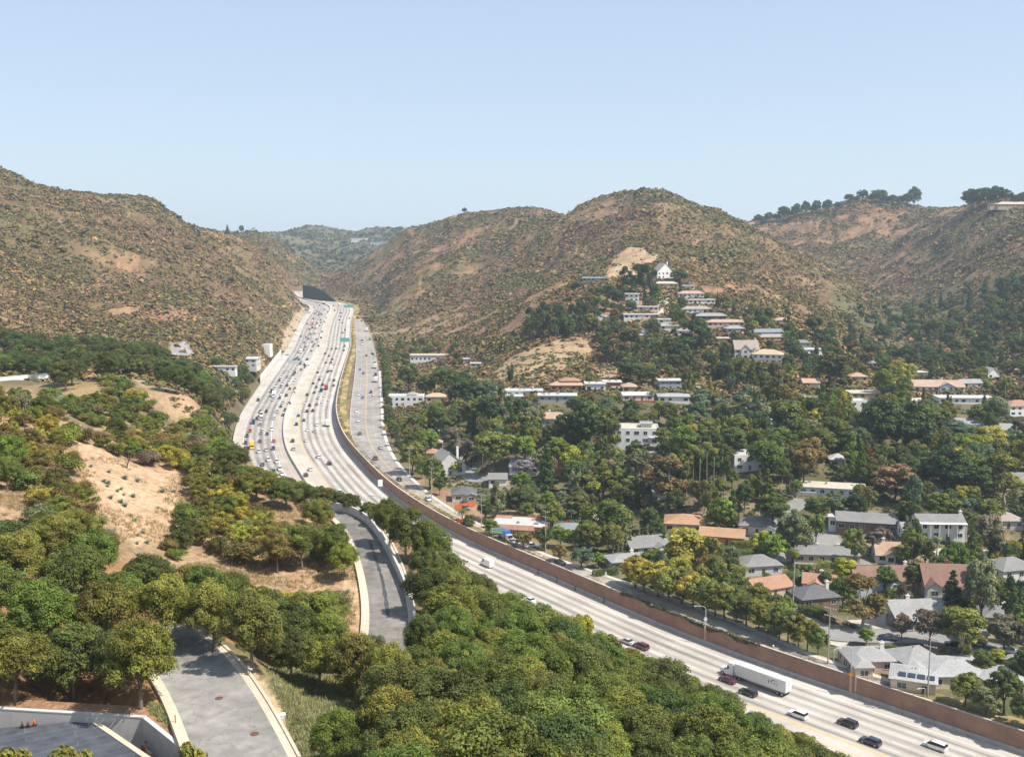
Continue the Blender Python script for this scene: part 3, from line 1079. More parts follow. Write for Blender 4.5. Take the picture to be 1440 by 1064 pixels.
def crown_mesh(name, seed, lobes, nleaf, size, jitter=.75, shell=.35, low=.0, tintvar=.35, aspect=1.4, mat=None):
    """lobes: (x, y, z, rx, rz) ellipsoids; leaves fill an uneven shell of each"""
    r_ = np.random.default_rng(seed)
    lobes = np.array(lobes, float)
    wgt = lobes[:, 3] ** 2
    wgt /= wgt.sum()
    k_ = r_.choice(len(lobes), nleaf, p=wgt)
    d = unit(nleaf, r_)
    d[:, 2] = np.where((d[:, 2] < -.25) & (r_.random(nleaf) < .7), -d[:, 2], d[:, 2])
    rad = 1 - shell * r_.random(nleaf) ** 1.6
    # uneven surface and gaps
    f_ = fbm(d[:, 0] * 2.2 + k_ * 7.1 + 50, d[:, 1] * 2.2 + d[:, 2] * 2.9 + k_ * 3.3 + 50, seed, 3)
    rad = rad * (.78 + .5 * (f_ - .3))
    L_ = lobes[k_]
    cen = L_[:, :3] + d * np.stack([L_[:, 3], L_[:, 3], L_[:, 4]], 1) * rad[:, None]
    keep = (f_ > .355 + .06 * r_.normal(size=nleaf)) & (cen[:, 2] > low)
    cen, d, k_, f_ = cen[keep], d[keep], k_[keep], f_[keep]
    v, f, nn = leaf_quads(cen, d * 1.0 + np.array([0, 0, .25]), size, r_, aspect, jitter)
    lt = r_.uniform(1 - tintvar, 1 + tintvar, len(lobes))[k_]
    n_ = len(k_)
    br = lt * r_.uniform(.75, 1.25, n_)
    hue = r_.normal(0, .10, n_) + (r_.random(n_) < .04) * .5
    c = np.stack([br * (1 + hue), br, br * (1 - hue * .4)], 1)
    return np_mesh(name, v, f, [mat or LEAF], False, col=np.clip(np.repeat(c, 4, 0), .1, 3))


def trunk_mesh(name, seed, h, r0, tips, mat, lean=.06, fork=.45):
    r_ = np.random.default_rng(seed)
    m = MB()
    lx, ly = r_.normal(0, lean, 2) * h
    ft = (lx * fork, ly * fork, h * fork)
    m.tube([(0, 0, -.6), (lx * .15, ly * .15, h * fork * .35), (lx * .4, ly * .4, h * fork * .7), ft], [r0 * 1.25, r0, r0 * .85, r0 * .75], 7)
    for t in tips:
        mid_ = [(ft[0] * .6 + t[0] * .4) + r_.normal(0, .12), (ft[1] * .6 + t[1] * .4) + r_.normal(0, .12), ft[2] * .5 + t[2] * .5]
        m.tube([ft, mid_, t], [r0 * .55, r0 * .34, r0 * .08], 5)
    return m.mesh(name, mat, True)


PROTO = {}


def proto(kind, crown, trunk):
    PROTO.setdefault(kind, []).append((crown, trunk))


def fine_lobes(seed, rx, rz, zc, n, lr=.25):
    """many small boughs spread through an uneven dome"""
    r_ = np.random.default_rng(seed)
    ph = r_.uniform(0, 6.28, 3)
    o = [(0, 0, zc - rz * .1, rx * .6, rz * .62)]
    for i in range(n):
        a = 2.39996 * i + r_.uniform(-.3, .3)
        el = math.asin(max(-.45, min(.98, -.35 + 1.35 * (i + .5) / n + r_.uniform(-.12, .12))))
        k_ = .86 + .16 * math.sin(2 * a + ph[0]) + .10 * math.sin(3 * a + ph[1])
        q = rx * .80 * math.cos(el) * k_ * r_.uniform(.85, 1.1)
        s = rx * lr * r_.uniform(.6, 1.35)
        o.append((q * math.cos(a), q * math.sin(a), zc + rz * .80 * math.sin(el) * (1 + .12 * math.sin(a + ph[2])) + r_.uniform(-.2, .2), s, s * r_.uniform(.65, .95)))
    return o


def round_lobes(seed, rx, rz, zc, n, spread=.62, lr=.5, lo=.72):
    r_ = np.random.default_rng(seed)
    o = [(0, 0, zc, rx * .62, rz * .7)]
    for i in range(n):
        a = 2.4 * i + r_.uniform(-.4, .4)
        el = r_.uniform(-.35, .95)
        q = rx * spread * math.cos(el) * r_.uniform(.75, 1.2)
        s = rx * lr * r_.uniform(lo, 1.22)
        o.append((q * math.cos(a), q * math.sin(a), zc + rz * .62 * math.sin(el), s, s * r_.uniform(.7, .95)))
    return o


# oak: broad, several domes; unit tree about 8 m tall, 8.4 m wide
for i in range(9):
    lb_ = fine_lobes(100 + i, 4.2, 3.5, 4.4, 34 + 3 * i, .25)
    cm = crown_mesh('oak_crown', 200 + i, lb_, 27000, .15, .66, .6, .3, .30)
    tips = [(l[0] * .85, l[1] * .85, l[2]) for l in lb_[1::4]]
    proto('oak', cm, trunk_mesh('oak_trunk', 300 + i, 6, .22, tips, BARK, .05, .38))
# broadleaf garden tree, unit 9 m tall, 7 m wide
for i in range(6):
    lb_ = fine_lobes(120 + i, 3.5, 3.9, 5.2, 20 + 2 * i, .30)
    cm = crown_mesh('broad_crown', 220 + i, lb_, 6000, .32, .6, .45, .8, .25)
    tips = [(l[0] * .8, l[1] * .8, l[2]) for l in lb_[1::4]]
    proto('broadleaf', cm, trunk_mesh('broad_trunk', 320 + i, 7, .22, tips, BARK_D, .04, .35))
# laurel: dense and round, unit 8 m tall, 7 m wide
for i in range(5):
    lb_ = fine_lobes(130 + i, 3.4, 3.5, 4.3, 24 + 2 * i, .28)
    cm = crown_mesh('laurel_crown', 230 + i, lb_, 6000, .30, .55, .4, .5, .22)
    proto('laurel', cm, trunk_mesh('laurel_trunk', 330 + i, 6, .2, [(l[0] * .8, l[1] * .8, l[2]) for l in lb_[1::4]], BARK, .03, .3))
# pepper tree: wide and weeping, unit 8 m tall, 8 m wide
for i in range(5):
    lb_ = fine_lobes(170 + i, 3.9, 3.3, 4.5, 22 + 2 * i, .30)
    cm = crown_mesh('pepper_crown', 270 + i, lb_, 6000, .26, .8, .75, .6, .25, 2.6)
    proto('pepper', cm, trunk_mesh('pepper_trunk', 370 + i, 6, .24, [(l[0] * .8, l[1] * .8, l[2]) for l in lb_[1::4]], BARK, .06, .3))
# scrub oak: multi stemmed, low and ragged, unit 5.2 m tall, 6.6 m wide
for i in range(5):
    lb_ = fine_lobes(150 + i, 3.2, 2.6, 2.4, 26, .25)
    cm = crown_mesh('scrub_oak_crown', 250 + i, lb_, 12000, .15, .7, .6, .1, .32)
    proto('scrub_oak', cm, trunk_mesh('scrub_oak_trunk', 350 + i, 3.2, .13, [(l[0] * .85, l[1] * .85, l[2]) for l in lb_[1::3]], BARK, .05, .14))
# tall eucalyptus: open clumps on visible limbs, unit 14 m tall
for i in range(5):
    r_ = np.random.default_rng(140 + i)
    lb_ = []
    for k_ in range(11):
        zc = r_.uniform(5.0, 13)
        q = (1.0 - abs(zc - 8.5) / 8.5) * 3.9 * r_.uniform(.35, 1)
        a = 2.4 * k_
        s = r_.uniform(1.1, 1.9)
        lb_.append((q * math.cos(a), q * math.sin(a), zc, s, s * 1.15))
    cm = crown_mesh('eucalyptus_crown', 240 + i, lb_, 3600, .42, .9, .7, 2.0, .25, 2.0)
    proto('eucalyptus', cm, trunk_mesh('eucalyptus_trunk', 340 + i, 11, .26, [(l[0] * .85, l[1] * .85, l[2]) for l in lb_[:8]], BARK_P, .04, .4))
# conifer: dark, layered and pointed, unit 13 m
for i in range(4):
    r_ = np.random.default_rng(160 + i)
    lb_ = []
    for k_ in range(22):
        t = k_ / 21
        zc = 2.2 + 10.4 * t
        q = (1 - t) ** .8 * 2.3 * r_.uniform(.5, 1.1)
        s = .55 + (1 - t) * 1.0 * r_.uniform(.7, 1.2)
        lb_.append((q * math.cos(2.4 * k_), q * math.sin(2.4 * k_), zc, s, s * .75))
    cm = crown_mesh('conifer_crown', 260 + i, lb_, 3400, .40, .9, .6, .8, .2, 1.8)
    proto('conifer', cm, trunk_mesh('conifer_trunk', 360 + i, 12, .2, [(0, 0, 12)], BARK_D, .01, .7))
# cypress: dense column, unit 11 m
for i in range(2):
    lb_ = [(0.12 * math.sin(k_ * 2.1), .12 * math.cos(k_ * 1.7), .9 + k_ * .85, .95 * (1 - (k_ / 13) ** 3) * (.75 + .25 * min(1, k_ / 3)), 1.0) for k_ in range(12)]
    proto('cypress', crown_mesh('cypress_crown', 280 + i, lb_, 2600, .32, .6, .3, .1, .15, 1.6), trunk_mesh('cypress_trunk', 380 + i, 6, .14, [(0, 0, 6)], BARK_D, 0, .5))
# small leafy shrub, unit 3 m wide, 2.2 tall
for i in range(6):
    lb_ = round_lobes(180 + i, 1.5, 1.1, .95, 7, .62, .52)
    proto('shrub', crown_mesh('shrub_crown', 290 + i, lb_, 3600, .13, .7, .55, .02, .3), trunk_mesh('shrub_stem', 390 + i, 1.4, .05, [(l[0] * .8, l[1] * .8, l[2]) for l in lb_[1:6]], BARK, .05, .2))


def palm_mesh(seed, h, fan):
    r_ = np.random.default_rng(seed)
    V_, F_, Cc = [], [], []

    def strip(pts, w0, side, c):
        b = len(V_)
        n = len(pts)
        for i, p in enumerate(pts):
            w = w0 * (1 - (i / (n - 1)) ** 2 * .9)
            V_.append(tuple(np.array(p) - side * w))
            V_.append(tuple(np.array(p) + side * w))
            Cc.extend([c, c])
        for i in range(n - 1):
            F_.append((b + 2 * i, b + 2 * i + 2, b + 2 * i + 3, b + 2 * i + 1))
    nfr = 34
    for k_ in range(nfr):
        a = 2.4 * k_ + r_.uniform(-.2, .2)
        el = 1.2 - 2.1 * (k_ / nfr)
        ln = (1.5 if fan else 2.5) * r_.uniform(.85, 1.15)
        d = np.array([math.cos(a), math.sin(a), 0])
        sd = np.array([-math.sin(a), math.cos(a), 0])
        pts = []
        p = np.array([0, 0, h])
        for i in range(6):
            pts.append(p.copy())
            e = el - .34 * i * (1.0 if fan else 1.0)
            p = p + (d * math.cos(e) + np.array([0, 0, math.sin(e)])) * ln / 5
        br = r_.uniform(.7, 1.3)
        dead = k_ > nfr * .8
        c = (br * 1.6, br * 1.1, br * 1.0) if dead else (br, br, br)
        if fan:
            strip(pts[:3], .04, sd, c)
            for j in range(9):
                aa = (j - 4) * .28
                q = np.array(pts[2])
                dd = d * math.cos(aa) + sd * math.sin(aa)
                e0 = el - .6
                tip = [q, q + (dd * math.cos(e0) + np.array([0, 0, math.sin(e0)])) * .55, q + (dd * math.cos(e0 - .5) + np.array([0, 0, math.sin(e0 - .5)])) * 1.0]
                strip(tip, .10, np.cross(dd, [0, 0, 1.0]), c)
        else:
            strip(pts, .05, sd, c)
            for i in range(1, 6):
                for s_ in (-1, 1):
                    for u_ in (0, .5):
                        q = np.array(pts[i]) * (1 - u_) + np.array(pts[i - 1]) * u_
                        strip([q, q + sd * s_ * .32 + d * .15 - np.array([0, 0, .12]), q + sd * s_ * .55 + d * .25 - np.array([0, 0, .38])], .06, d, c)
    me = np_mesh('palm_crown', V_, F_, [LEAF], col=np.array(Cc))
    m = MB()
    m.tube([(0, 0, -.5), (.05, 0, h * .3), (-.05, .05, h * .7), (0, 0, h)], [.26, .19, .16, .2], 8)
    return me, m.mesh('palm_trunk', BARK, True)


for i in range(2):
    proto('fan_palm', *palm_mesh(400 + i, 13.0, True))
    proto('feather_palm', *palm_mesh(410 + i, 6.0, False))

KIND = {  # name of the thing, unit height, unit width, everyday word
    'oak': ('oak_tree', 8.0, 8.6, 'oak tree'), 'broadleaf': ('broadleaf_tree', 9.0, 7.2, 'leafy tree'), 'laurel': ('laurel_tree', 7.9, 7.0, 'laurel tree'), 'eucalyptus': ('eucalyptus_tree', 14.2, 7.6, 'eucalyptus tree'),
    'conifer': ('conifer_tree', 13.0, 5.4, 'conifer'), 'cypress': ('cypress_tree', 11.2, 2.0, 'cypress'), 'shrub': ('shrub', 2.2, 3.2, 'shrub'), 'pepper': ('pepper_tree', 7.9, 8.0, 'pepper tree'), 'scrub_oak': ('scrub_oak', 5.2, 6.6, 'scrub oak'),
    'fan_palm': ('fan_palm', 14.5, 3.4, 'fan palm'), 'feather_palm': ('feather_palm', 7.6, 4.6, 'feather palm')}
PAL = {'dark green': (.036, .056, .018), 'deep green': (.050, .070, .022), 'olive green': (.100, .106, .024), 'mid green': (.072, .096, .022), 'bright green': (.085, .125, .02),
       'yellow green': (.165, .175, .022), 'bronze brown': (.105, .080, .03), 'grey green': (.115, .125, .070), 'blue green': (.065, .095, .062), 'pale purple': (.18, .145, .19),
       'golden yellow': (.20, .14, .025), 'russet': (.11, .065, .03), 'red flowered': (.2, .03, .02), 'dry brown': (.125, .09, .052), 'grey purple': (.105, .085, .07)}
GAIN = 1.95
PLANTS = []    # records used for the labels
_first = {}


def plant(kind, x, y, z, h, wd=None, colour='mid green', group=None, jit=.12, rz=None):
    nm, uh, uw, cat = KIND[kind]
    crown, trunk = PROTO[kind][rng.integers(len(PROTO[kind]))]
    sz = h / uh
    sxy = sz if wd is None else wd / uw
    key = (kind, crown.name)
    if key not in _first:
        e = bpy.data.objects.new(nm, None)
        COL.objects.link(e)
        t = link(bpy.data.objects.new('stem' if kind == 'shrub' else 'trunk', trunk), e)
        c = link(bpy.data.objects.new('crown', crown), e)
        _first[key] = (e, t, c)
    else:
        e0, t0, c0 = _first[key]
        e, t, c = e0.copy(), t0.copy(), c0.copy()
        for o in (e, t, c):
            COL.objects.link(o)
        t.parent = e
        c.parent = e
    e.location = (x, y, z)
    e.rotation_euler = (0, 0, rng.uniform(0, 6.28) if rz is None else rz)
    e.scale = (sxy * rng.uniform(.92, 1.08), sxy * rng.uniform(.92, 1.08), sz)
    p = np.array(PAL[colour]) * GAIN * np.array([1.0, 1.0, .84]) * rng.uniform(1 - jit, 1 + jit) * (1 + rng.normal(0, .05, 3))
    c.color = (*p, 1)
    e['category'] = cat
    e['group'] = group or (cat + 's')
    pxs, pys = proj(x, y, z + h * .55)
    PLANTS.append(dict(o=e, kind=kind, cat=cat, colour=colour, h=h, w=(wd or uw * sz), x=x, y=y, z=z, px=float(pxs), py=float(pys)))
    return e


# ------------------------------------------------------------------ what must stay in view: painted as depth in picture cells, used only to choose where trees stand
KC = 4
KEEP = np.zeros((1064 // KC + 40, 1440 // KC + 1))
kgy, kgx = np.meshgrid(np.arange(KEEP.shape[0]) * KC + KC / 2, np.arange(KEEP.shape[1]) * KC + KC / 2, indexing='ij')


def keep_poly(poly, Y):
    m = inpoly(kgx, kgy, poly)
    KEEP[m] = np.maximum(KEEP[m], Y)


def blocked(x, y, z, h, wd, tol=.1):
    """share of a would-be crown that would hide something farther that must show"""
    pxs, p1 = proj(x, y, z + h)
    _, p0 = proj(x, y, z + h * .25)
    hwid = wd * .5 * F / y
    if not (-60 - hwid < pxs < 1520 + hwid):
        return True
    a0, a1 = int(max(0, (pxs - hwid * .85) // KC)), int(min(KEEP.shape[1] - 1, (pxs + hwid * .85) // KC))
    b0, b1 = int(max(0, p1 // KC)), int(min(KEEP.shape[0] - 1, p0 // KC))
    if b1 < b0 or a1 <= a0:
        return False
    s = KEEP[b0:b1 + 1, a0:a1 + 1]
    return (s > y + 2).mean() > tol


for pl, Y in [
        # freeway and its far end
        ([(340, 600), (366, 560), (400, 490), (428, 425), (500, 430), (497, 520), (476, 580), (480, 620), (520, 665), (545, 695), (530, 718), (505, 712), (470, 688), (440, 680), (400, 672), (352, 648), (330, 625)], 2000),
        # right part of the freeway, wall
        ([(640, 757), (800, 830), (960, 876), (1203, 950), (1440, 1028), (1440, 1064), (1195, 1064), (1110, 1010), (1000, 955), (930, 920), (870, 900), (800, 860), (720, 832), (650, 785)], 600),
        ([(470, 640), (520, 665), (640, 757), (800, 830), (800, 845), (640, 765), (560, 712)], 600),
        # boulevard
        ([(498, 450), (515, 452), (532, 520), (534, 600), (528, 630), (560, 668), (610, 705), (690, 750), (815, 802), (800, 815), (640, 745), (545, 675), (500, 640), (480, 600), (490, 540)], 1500),
        ([(815, 802), (870, 822), (960, 878), (900, 860)], 500), ([(1090, 912), (1180, 945), (1230, 975), (1100, 930)], 400),
        ([(1200, 960), (1330, 985), (1380, 1010), (1330, 1000)], 400),
        # driveway and barrier, near road
        ([(447, 702), (490, 706), (522, 724), (582, 830), (590, 905), (575, 908), (522, 885), (500, 830), (510, 800), (485, 725)], 400),
        ([(240, 962), (268, 930), (300, 918), (345, 960), (420, 1064), (270, 1064)], 400),
        ([(0, 992), (200, 1006), (275, 1064), (0, 1064)], 400),
        # sand, banks and clearings
        ([(106, 618), (150, 632), (200, 650), (245, 655), (250, 700), (232, 745), (215, 775), (180, 765), (160, 730), (135, 690)], 400), ([(0, 690), (40, 690), (30, 730), (0, 735)], 400), ([(345, 785), (470, 792), (480, 825), (430, 830), (350, 815)], 400), ([(255, 760), (300, 775), (320, 800), (270, 795)], 400),
        ([(385, 690), (420, 712), (428, 738), (400, 730)], 400), ([(488, 870), (520, 850), (520, 890), (495, 893)], 300),
        ([(190, 535), (225, 533), (262, 560), (275, 580), (245, 585)], 600), ([(0, 525), (78, 527), (78, 535), (0, 535)], 600), ([(85, 545), (120, 532), (150, 545), (110, 555)], 420),
        ([(365, 945), (440, 955), (510, 990), (520, 1064), (440, 1064), (400, 1000)], 400),
        ([(236, 480), (275, 480), (275, 502), (236, 502)], 900),
        ([(688, 530), (720, 502), (812, 470), (832, 490), (815, 512), (740, 534)], 900), ([(850, 388), (890, 348), (922, 364), (900, 380)], 1300), ([(825, 537), (850, 515), (875, 512), (868, 530)], 800),
        # streets
        ([(1145, 735), (1165, 735), (1185, 775), (1140, 785)], 500), ([(1130, 880), (1200, 885), (1200, 905), (1140, 898)], 400), ([(1225, 868), (1265, 872), (1262, 888), (1220, 885)], 400), ([(928, 412), (938, 412), (940, 445), (928, 445)], 900),
        ([(645, 648), (690, 665), (690, 672), (650, 665)], 500), ([(690, 752), (725, 752), (735, 765), (700, 768)], 500)]:
    keep_poly(pl, Y)
# ------------------------------------------------------------------ houses
WALLP = tinted('wall_paint', .75, .3, var=.06, scale=.8)
TRIMP = plain('white_trim', (.70, .69, .66), .6, .05, 2)
DARKP = plain('dark_trim', (.06, .05, .045), .6, .1, 2)
GLASS = plain('window_glass', (.035, .045, .055), .08, .2, .4, spec=.8)
DOORP = tinted('door_paint', .5, .4)
SOLAR = plain('solar_panel', (.02, .03, .06), .15, .2, 1, spec=.7)

rm_, nt, b = new_mat('roof_tile')
oi = node(nt, 'ShaderNodeObjectInfo')
f1, nz = noise_fac(nt, 2.2, .78, 1.22, 6)
f2, _ = noise_fac(nt, .25, .9, 1.1, 3)
tc = node(nt, 'ShaderNodeTexCoord')
wv = node(nt, 'ShaderNodeTexWave', bands_direction='Z')
wv.inputs['Scale'].default_value = 2.4
wv.inputs['Distortion'].default_value = .6
L(nt, tc.outputs['Object'], wv.inputs['Vector'])
mr = node(nt, 'ShaderNodeMapRange')
mr.inputs['To Min'].default_value = .85
mr.inputs['To Max'].default_value = 1.1
L(nt, wv.outputs['Fac'], mr.inputs['Value'])
c_ = mulcol(nt, mulcol(nt, mulcol(nt, oi.outputs['Color'], f1), f2), mr.outputs['Result'])
L(nt, c_, b.inputs['Base Color'])
b.inputs['Roughness'].default_value = .85
b.inputs['Specular IOR Level'].default_value = .25
ROOFP = rm_
ROOFF = tinted('flat_roof', .8, .3, var=.12, scale=.5)

RC = {'soft white': (.31, .31, .305), 'white': (.42, .415, .40), 'cream': (.44, .40, .32), 'grey': (.20, .195, .19), 'dark grey': (.115, .115, .12), 'pale grey': (.27, .265, .26), 'blue grey': (.20, .22, .24), 'terracotta': (.33, .185, .125), 'pink tile': (.40, .27, .20), 'brown': (.21, .125, .095), 'tan': (.42, .33, .22), 'pinkish grey': (.31, .26, .23), 'beige': (.45, .38, .29), 'orange': (.36, .215, .125), 'red': (.30, .10, .07), 'green': (.1, .13, .06)}
WC = {'white': (.72, .71, .68), 'cream': (.58, .50, .38), 'grey': (.33, .33, .33), 'pale blue': (.45, .53, .60), 'tan': (.48, .38, .27), 'dark': (.12, .10, .09), 'red': (.33, .10, .07), 'pink': (.55, .42, .34), 'orange': (.50, .27, .14), 'blue grey': (.30, .34, .38), 'pale grey': (.52, .51, .49), 'brown': (.2, .13, .09), 'half timber': (.50, .49, .47), 'beige': (.58, .49, .38)}
HOUSES = []
_win = {}


def win_mesh(w, h, far):
    k_ = (round(w, 1), round(h, 1), far)
    if k_ not in _win:
        a = MB()
        t = .09
        a.box(-w / 2 - t, w / 2 + t, -.08, .02, -t, 0)
        a.box(-w / 2 - t, w / 2 + t, -.08, .02, h, h + t)
        a.box(-w / 2 - t, -w / 2, -.08, .02, 0.001, h - .001)
        a.box(w / 2, w / 2 + t, -.08, .02, 0.001, h - .001)
        if w > 1.3:
            a.box(-.03, .03, -.06, .02, .001, h - .001)
        p = MB()
        p.box(-w / 2 + .002, w / 2 - .002, -.03, .02, .003, h - .003)
        _win[k_] = (a.mesh('window', TRIMP), p.mesh('pane', GLASS))
    return _win[k_]


def add_window(par, x, y, z, face, w, h, far):
    """face: angle of the outward normal (0: front -y)"""
    fm_, pm = win_mesh(w, h, far)
    if far:
        o = link(bpy.data.objects.new('window', pm), par)
    else:
        o = link(bpy.data.objects.new('window', fm_), par)
        link(bpy.data.objects.new('pane', pm), o)
    o.location = (x, y, z)
    o.rotation_euler = (0, 0, face)


def wing(par, x0, x1, y0, y1, h, roof, pitch, rc, wc, far, z0=-3.0, over=.5, wins=True, storeys=1, base=0.0, wskip=(), doors=False):
    m = MB()
    w, d = x1 - x0, y1 - y0
    cx, cy = (x0 + x1) / 2, (y0 + y1) / 2
    if roof == 'gable_x':            # ridge along x
        rise = d / 2 * pitch
        m.add([(x0, y0, z0), (x1, y0, z0), (x1, y1, z0), (x0, y1, z0), (x0, y0, h), (x1, y0, h), (x1, y1, h), (x0, y1, h), (x0, cy, h + rise), (x1, cy, h + rise)],
              [(0, 3, 2, 1), (0, 1, 5, 4), (2, 3, 7, 6), (1, 2, 6, 9, 5), (3, 0, 4, 8, 7), (4, 5, 9, 8), (6, 7, 8, 9)])
    elif roof == 'gable_y':
        rise = w / 2 * pitch
        m.add([(x0, y0, z0), (x1, y0, z0), (x1, y1, z0), (x0, y1, z0), (x0, y0, h), (x1, y0, h), (x1, y1, h), (x0, y1, h), (cx, y0, h + rise), (cx, y1, h + rise)],
              [(0, 3, 2, 1), (1, 2, 6, 5), (3, 0, 4, 7), (0, 1, 5, 8, 4), (2, 3, 7, 9, 6), (5, 6, 9, 8), (7, 4, 8, 9)])
    elif roof == 'parapet':
        m.box(x0, x1, y0, y1, z0, h)
        t = .22
        for q in ((x0, x1, y0, y0 + t), (x0, x1, y1 - t, y1), (x0, x0 + t, y0 + t, y1 - t), (x1 - t, x1, y0 + t, y1 - t)):
            m.box(*q, h, h + .55)
    else:
        m.box(x0, x1, y0, y1, z0, h)
    m.build('wall', WALLP, par, color=WC[wc] if isinstance(wc, str) else wc)
    rcol = RC[rc] if isinstance(rc, str) else rc
    r_ = MB()
    o = over
    e = .004
    if roof == 'hip':
        rise = min(w, d) / 2 * pitch + o * pitch
        X0, X1, Y0, Y1 = x0 - o, x1 + o, y0 - o, y1 + o
        if w >= d:
            q = (Y1 - Y0) / 2
            rd = [(X0 + q, cy), (X1 - q, cy)]
        else:
            q = (X1 - X0) / 2
            rd = [(cx, Y0 + q), (cx, Y1 - q)]
        v = [(X0, Y0, h + e), (X1, Y0, h + e), (X1, Y1, h + e), (X0, Y1, h + e), (X0, Y0, h + .16), (X1, Y0, h + .16), (X1, Y1, h + .16), (X0, Y1, h + .16), (*rd[0], h + .16 + rise), (*rd[1], h + .16 + rise)]
        f = [(0, 3, 2, 1), (0, 1, 5, 4), (1, 2, 6, 5), (2, 3, 7, 6), (3, 0, 4, 7)]
        f += [(4, 5, 9, 8), (6, 7, 8, 9), (5, 6, 9), (7, 4, 8)] if w >= d else [(5, 6, 9, 8), (7, 4, 8, 9), (4, 5, 8), (6, 7, 9)]
        r_.add(v, f)
        ro = r_.build('roof', ROOFP, par, color=rcol)
    elif roof in ('gable_x', 'gable_y'):
        half = (d if roof == 'gable_x' else w) / 2
        rise = half * pitch
        t = .18
        pr = [(-half - o, h - o * pitch + .01), (0, h + rise + .01), (half + o, h - o * pitch + .01), (half + o, h - o * pitch + t), (0, h + rise + t * 1.1), (-half - o, h - o * pitch + t)]
        a0, a1 = ((x0 - o * .7, x1 + o * .7) if roof == 'gable_x' else (y0 - o * .7, y1 + o * .7))
        if roof == 'gable_x':
            v = [(a, cy + p, z) for a in (a0, a1) for p, z in pr]
        else:
            v = [(cx + p, a, z) for a in (a0, a1) for p, z in pr]
        f = [(i, (i + 1) % 6, 6 + (i + 1) % 6, 6 + i) for i in range(6)] + [(0, 1, 4, 5), (1, 2, 3, 4), (6, 11, 10, 7), (7, 10, 9, 8)]
        r_.add(v, f)
        ro = r_.build('roof', ROOFP, par, color=rcol)
    elif roof == 'flat':
        r_.box(x0 - o, x1 + o, y0 - o, y1 + o, h + e, h + .32)
        ro = r_.build('roof', ROOFF, par, color=rcol)
    elif roof == 'shed':
        s = pitch * w
        X0, X1, Y0, Y1 = x0 - o, x1 + o, y0 - o, y1 + o
        r_.hull([(X0, Y0, h + e), (X1, Y0, h + e), (X1, Y1, h + e), (X0, Y1, h + e)], [(X0, Y0, h + .3), (X1, Y0, h + .3 + s), (X1, Y1, h + .3 + s), (X0, Y1, h + .3)])
        ro = r_.build('roof', ROOFF, par, color=rcol)
    else:
        r_.box(x0 + .24, x1 - .24, y0 + .24, y1 - .24, h + e, h + .15)
        ro = r_.build('roof', ROOFF, par, color=rcol)
    if wins:
        sh = h / storeys
        for s_ in range(storeys):
            zb = base + s_ * sh + sh * .32
            wh = min(1.5, sh * .46)
            n = max(1, int(w / 3.4))
            for i in range(n):
                if (s_, i) in wskip:
                    continue
                ww = 1.5 if (i + s_) % 3 else 2.0
                add_window(par, x0 + w * (i + .5) / n, y0, zb, 0.0, min(ww, w / n * .6), wh, far)
            n = max(1, int(d / 4.5))
            for i in range(n):
                add_window(par, x1, y0 + d * (i + .5) / n, zb, R(90), 1.2, wh, far)
                if not far:
                    add_window(par, x0, y0 + d * (i + .5) / n, zb, R(-90), 1.2, wh, far)
    return ro


def chimney(ro, x, y, z0, z1, brick=False):
    m = MB()
    m.box(x - .5, x + .5, y - .35, y + .35, z0, z1)
    m.box(x - .58, x + .58, y - .43, y + .43, z1 + .002, z1 + .18)
    m.box(x - .2, x + .2, y - .2, y + .2, z1 + .182, z1 + .55)
    m.build('chimney', plain('chimney_brick', (.26, .09, .06), .9, .2, 2) if brick else plain('chimney_plaster', (.66, .63, .58), .8, .1, 2), ro)


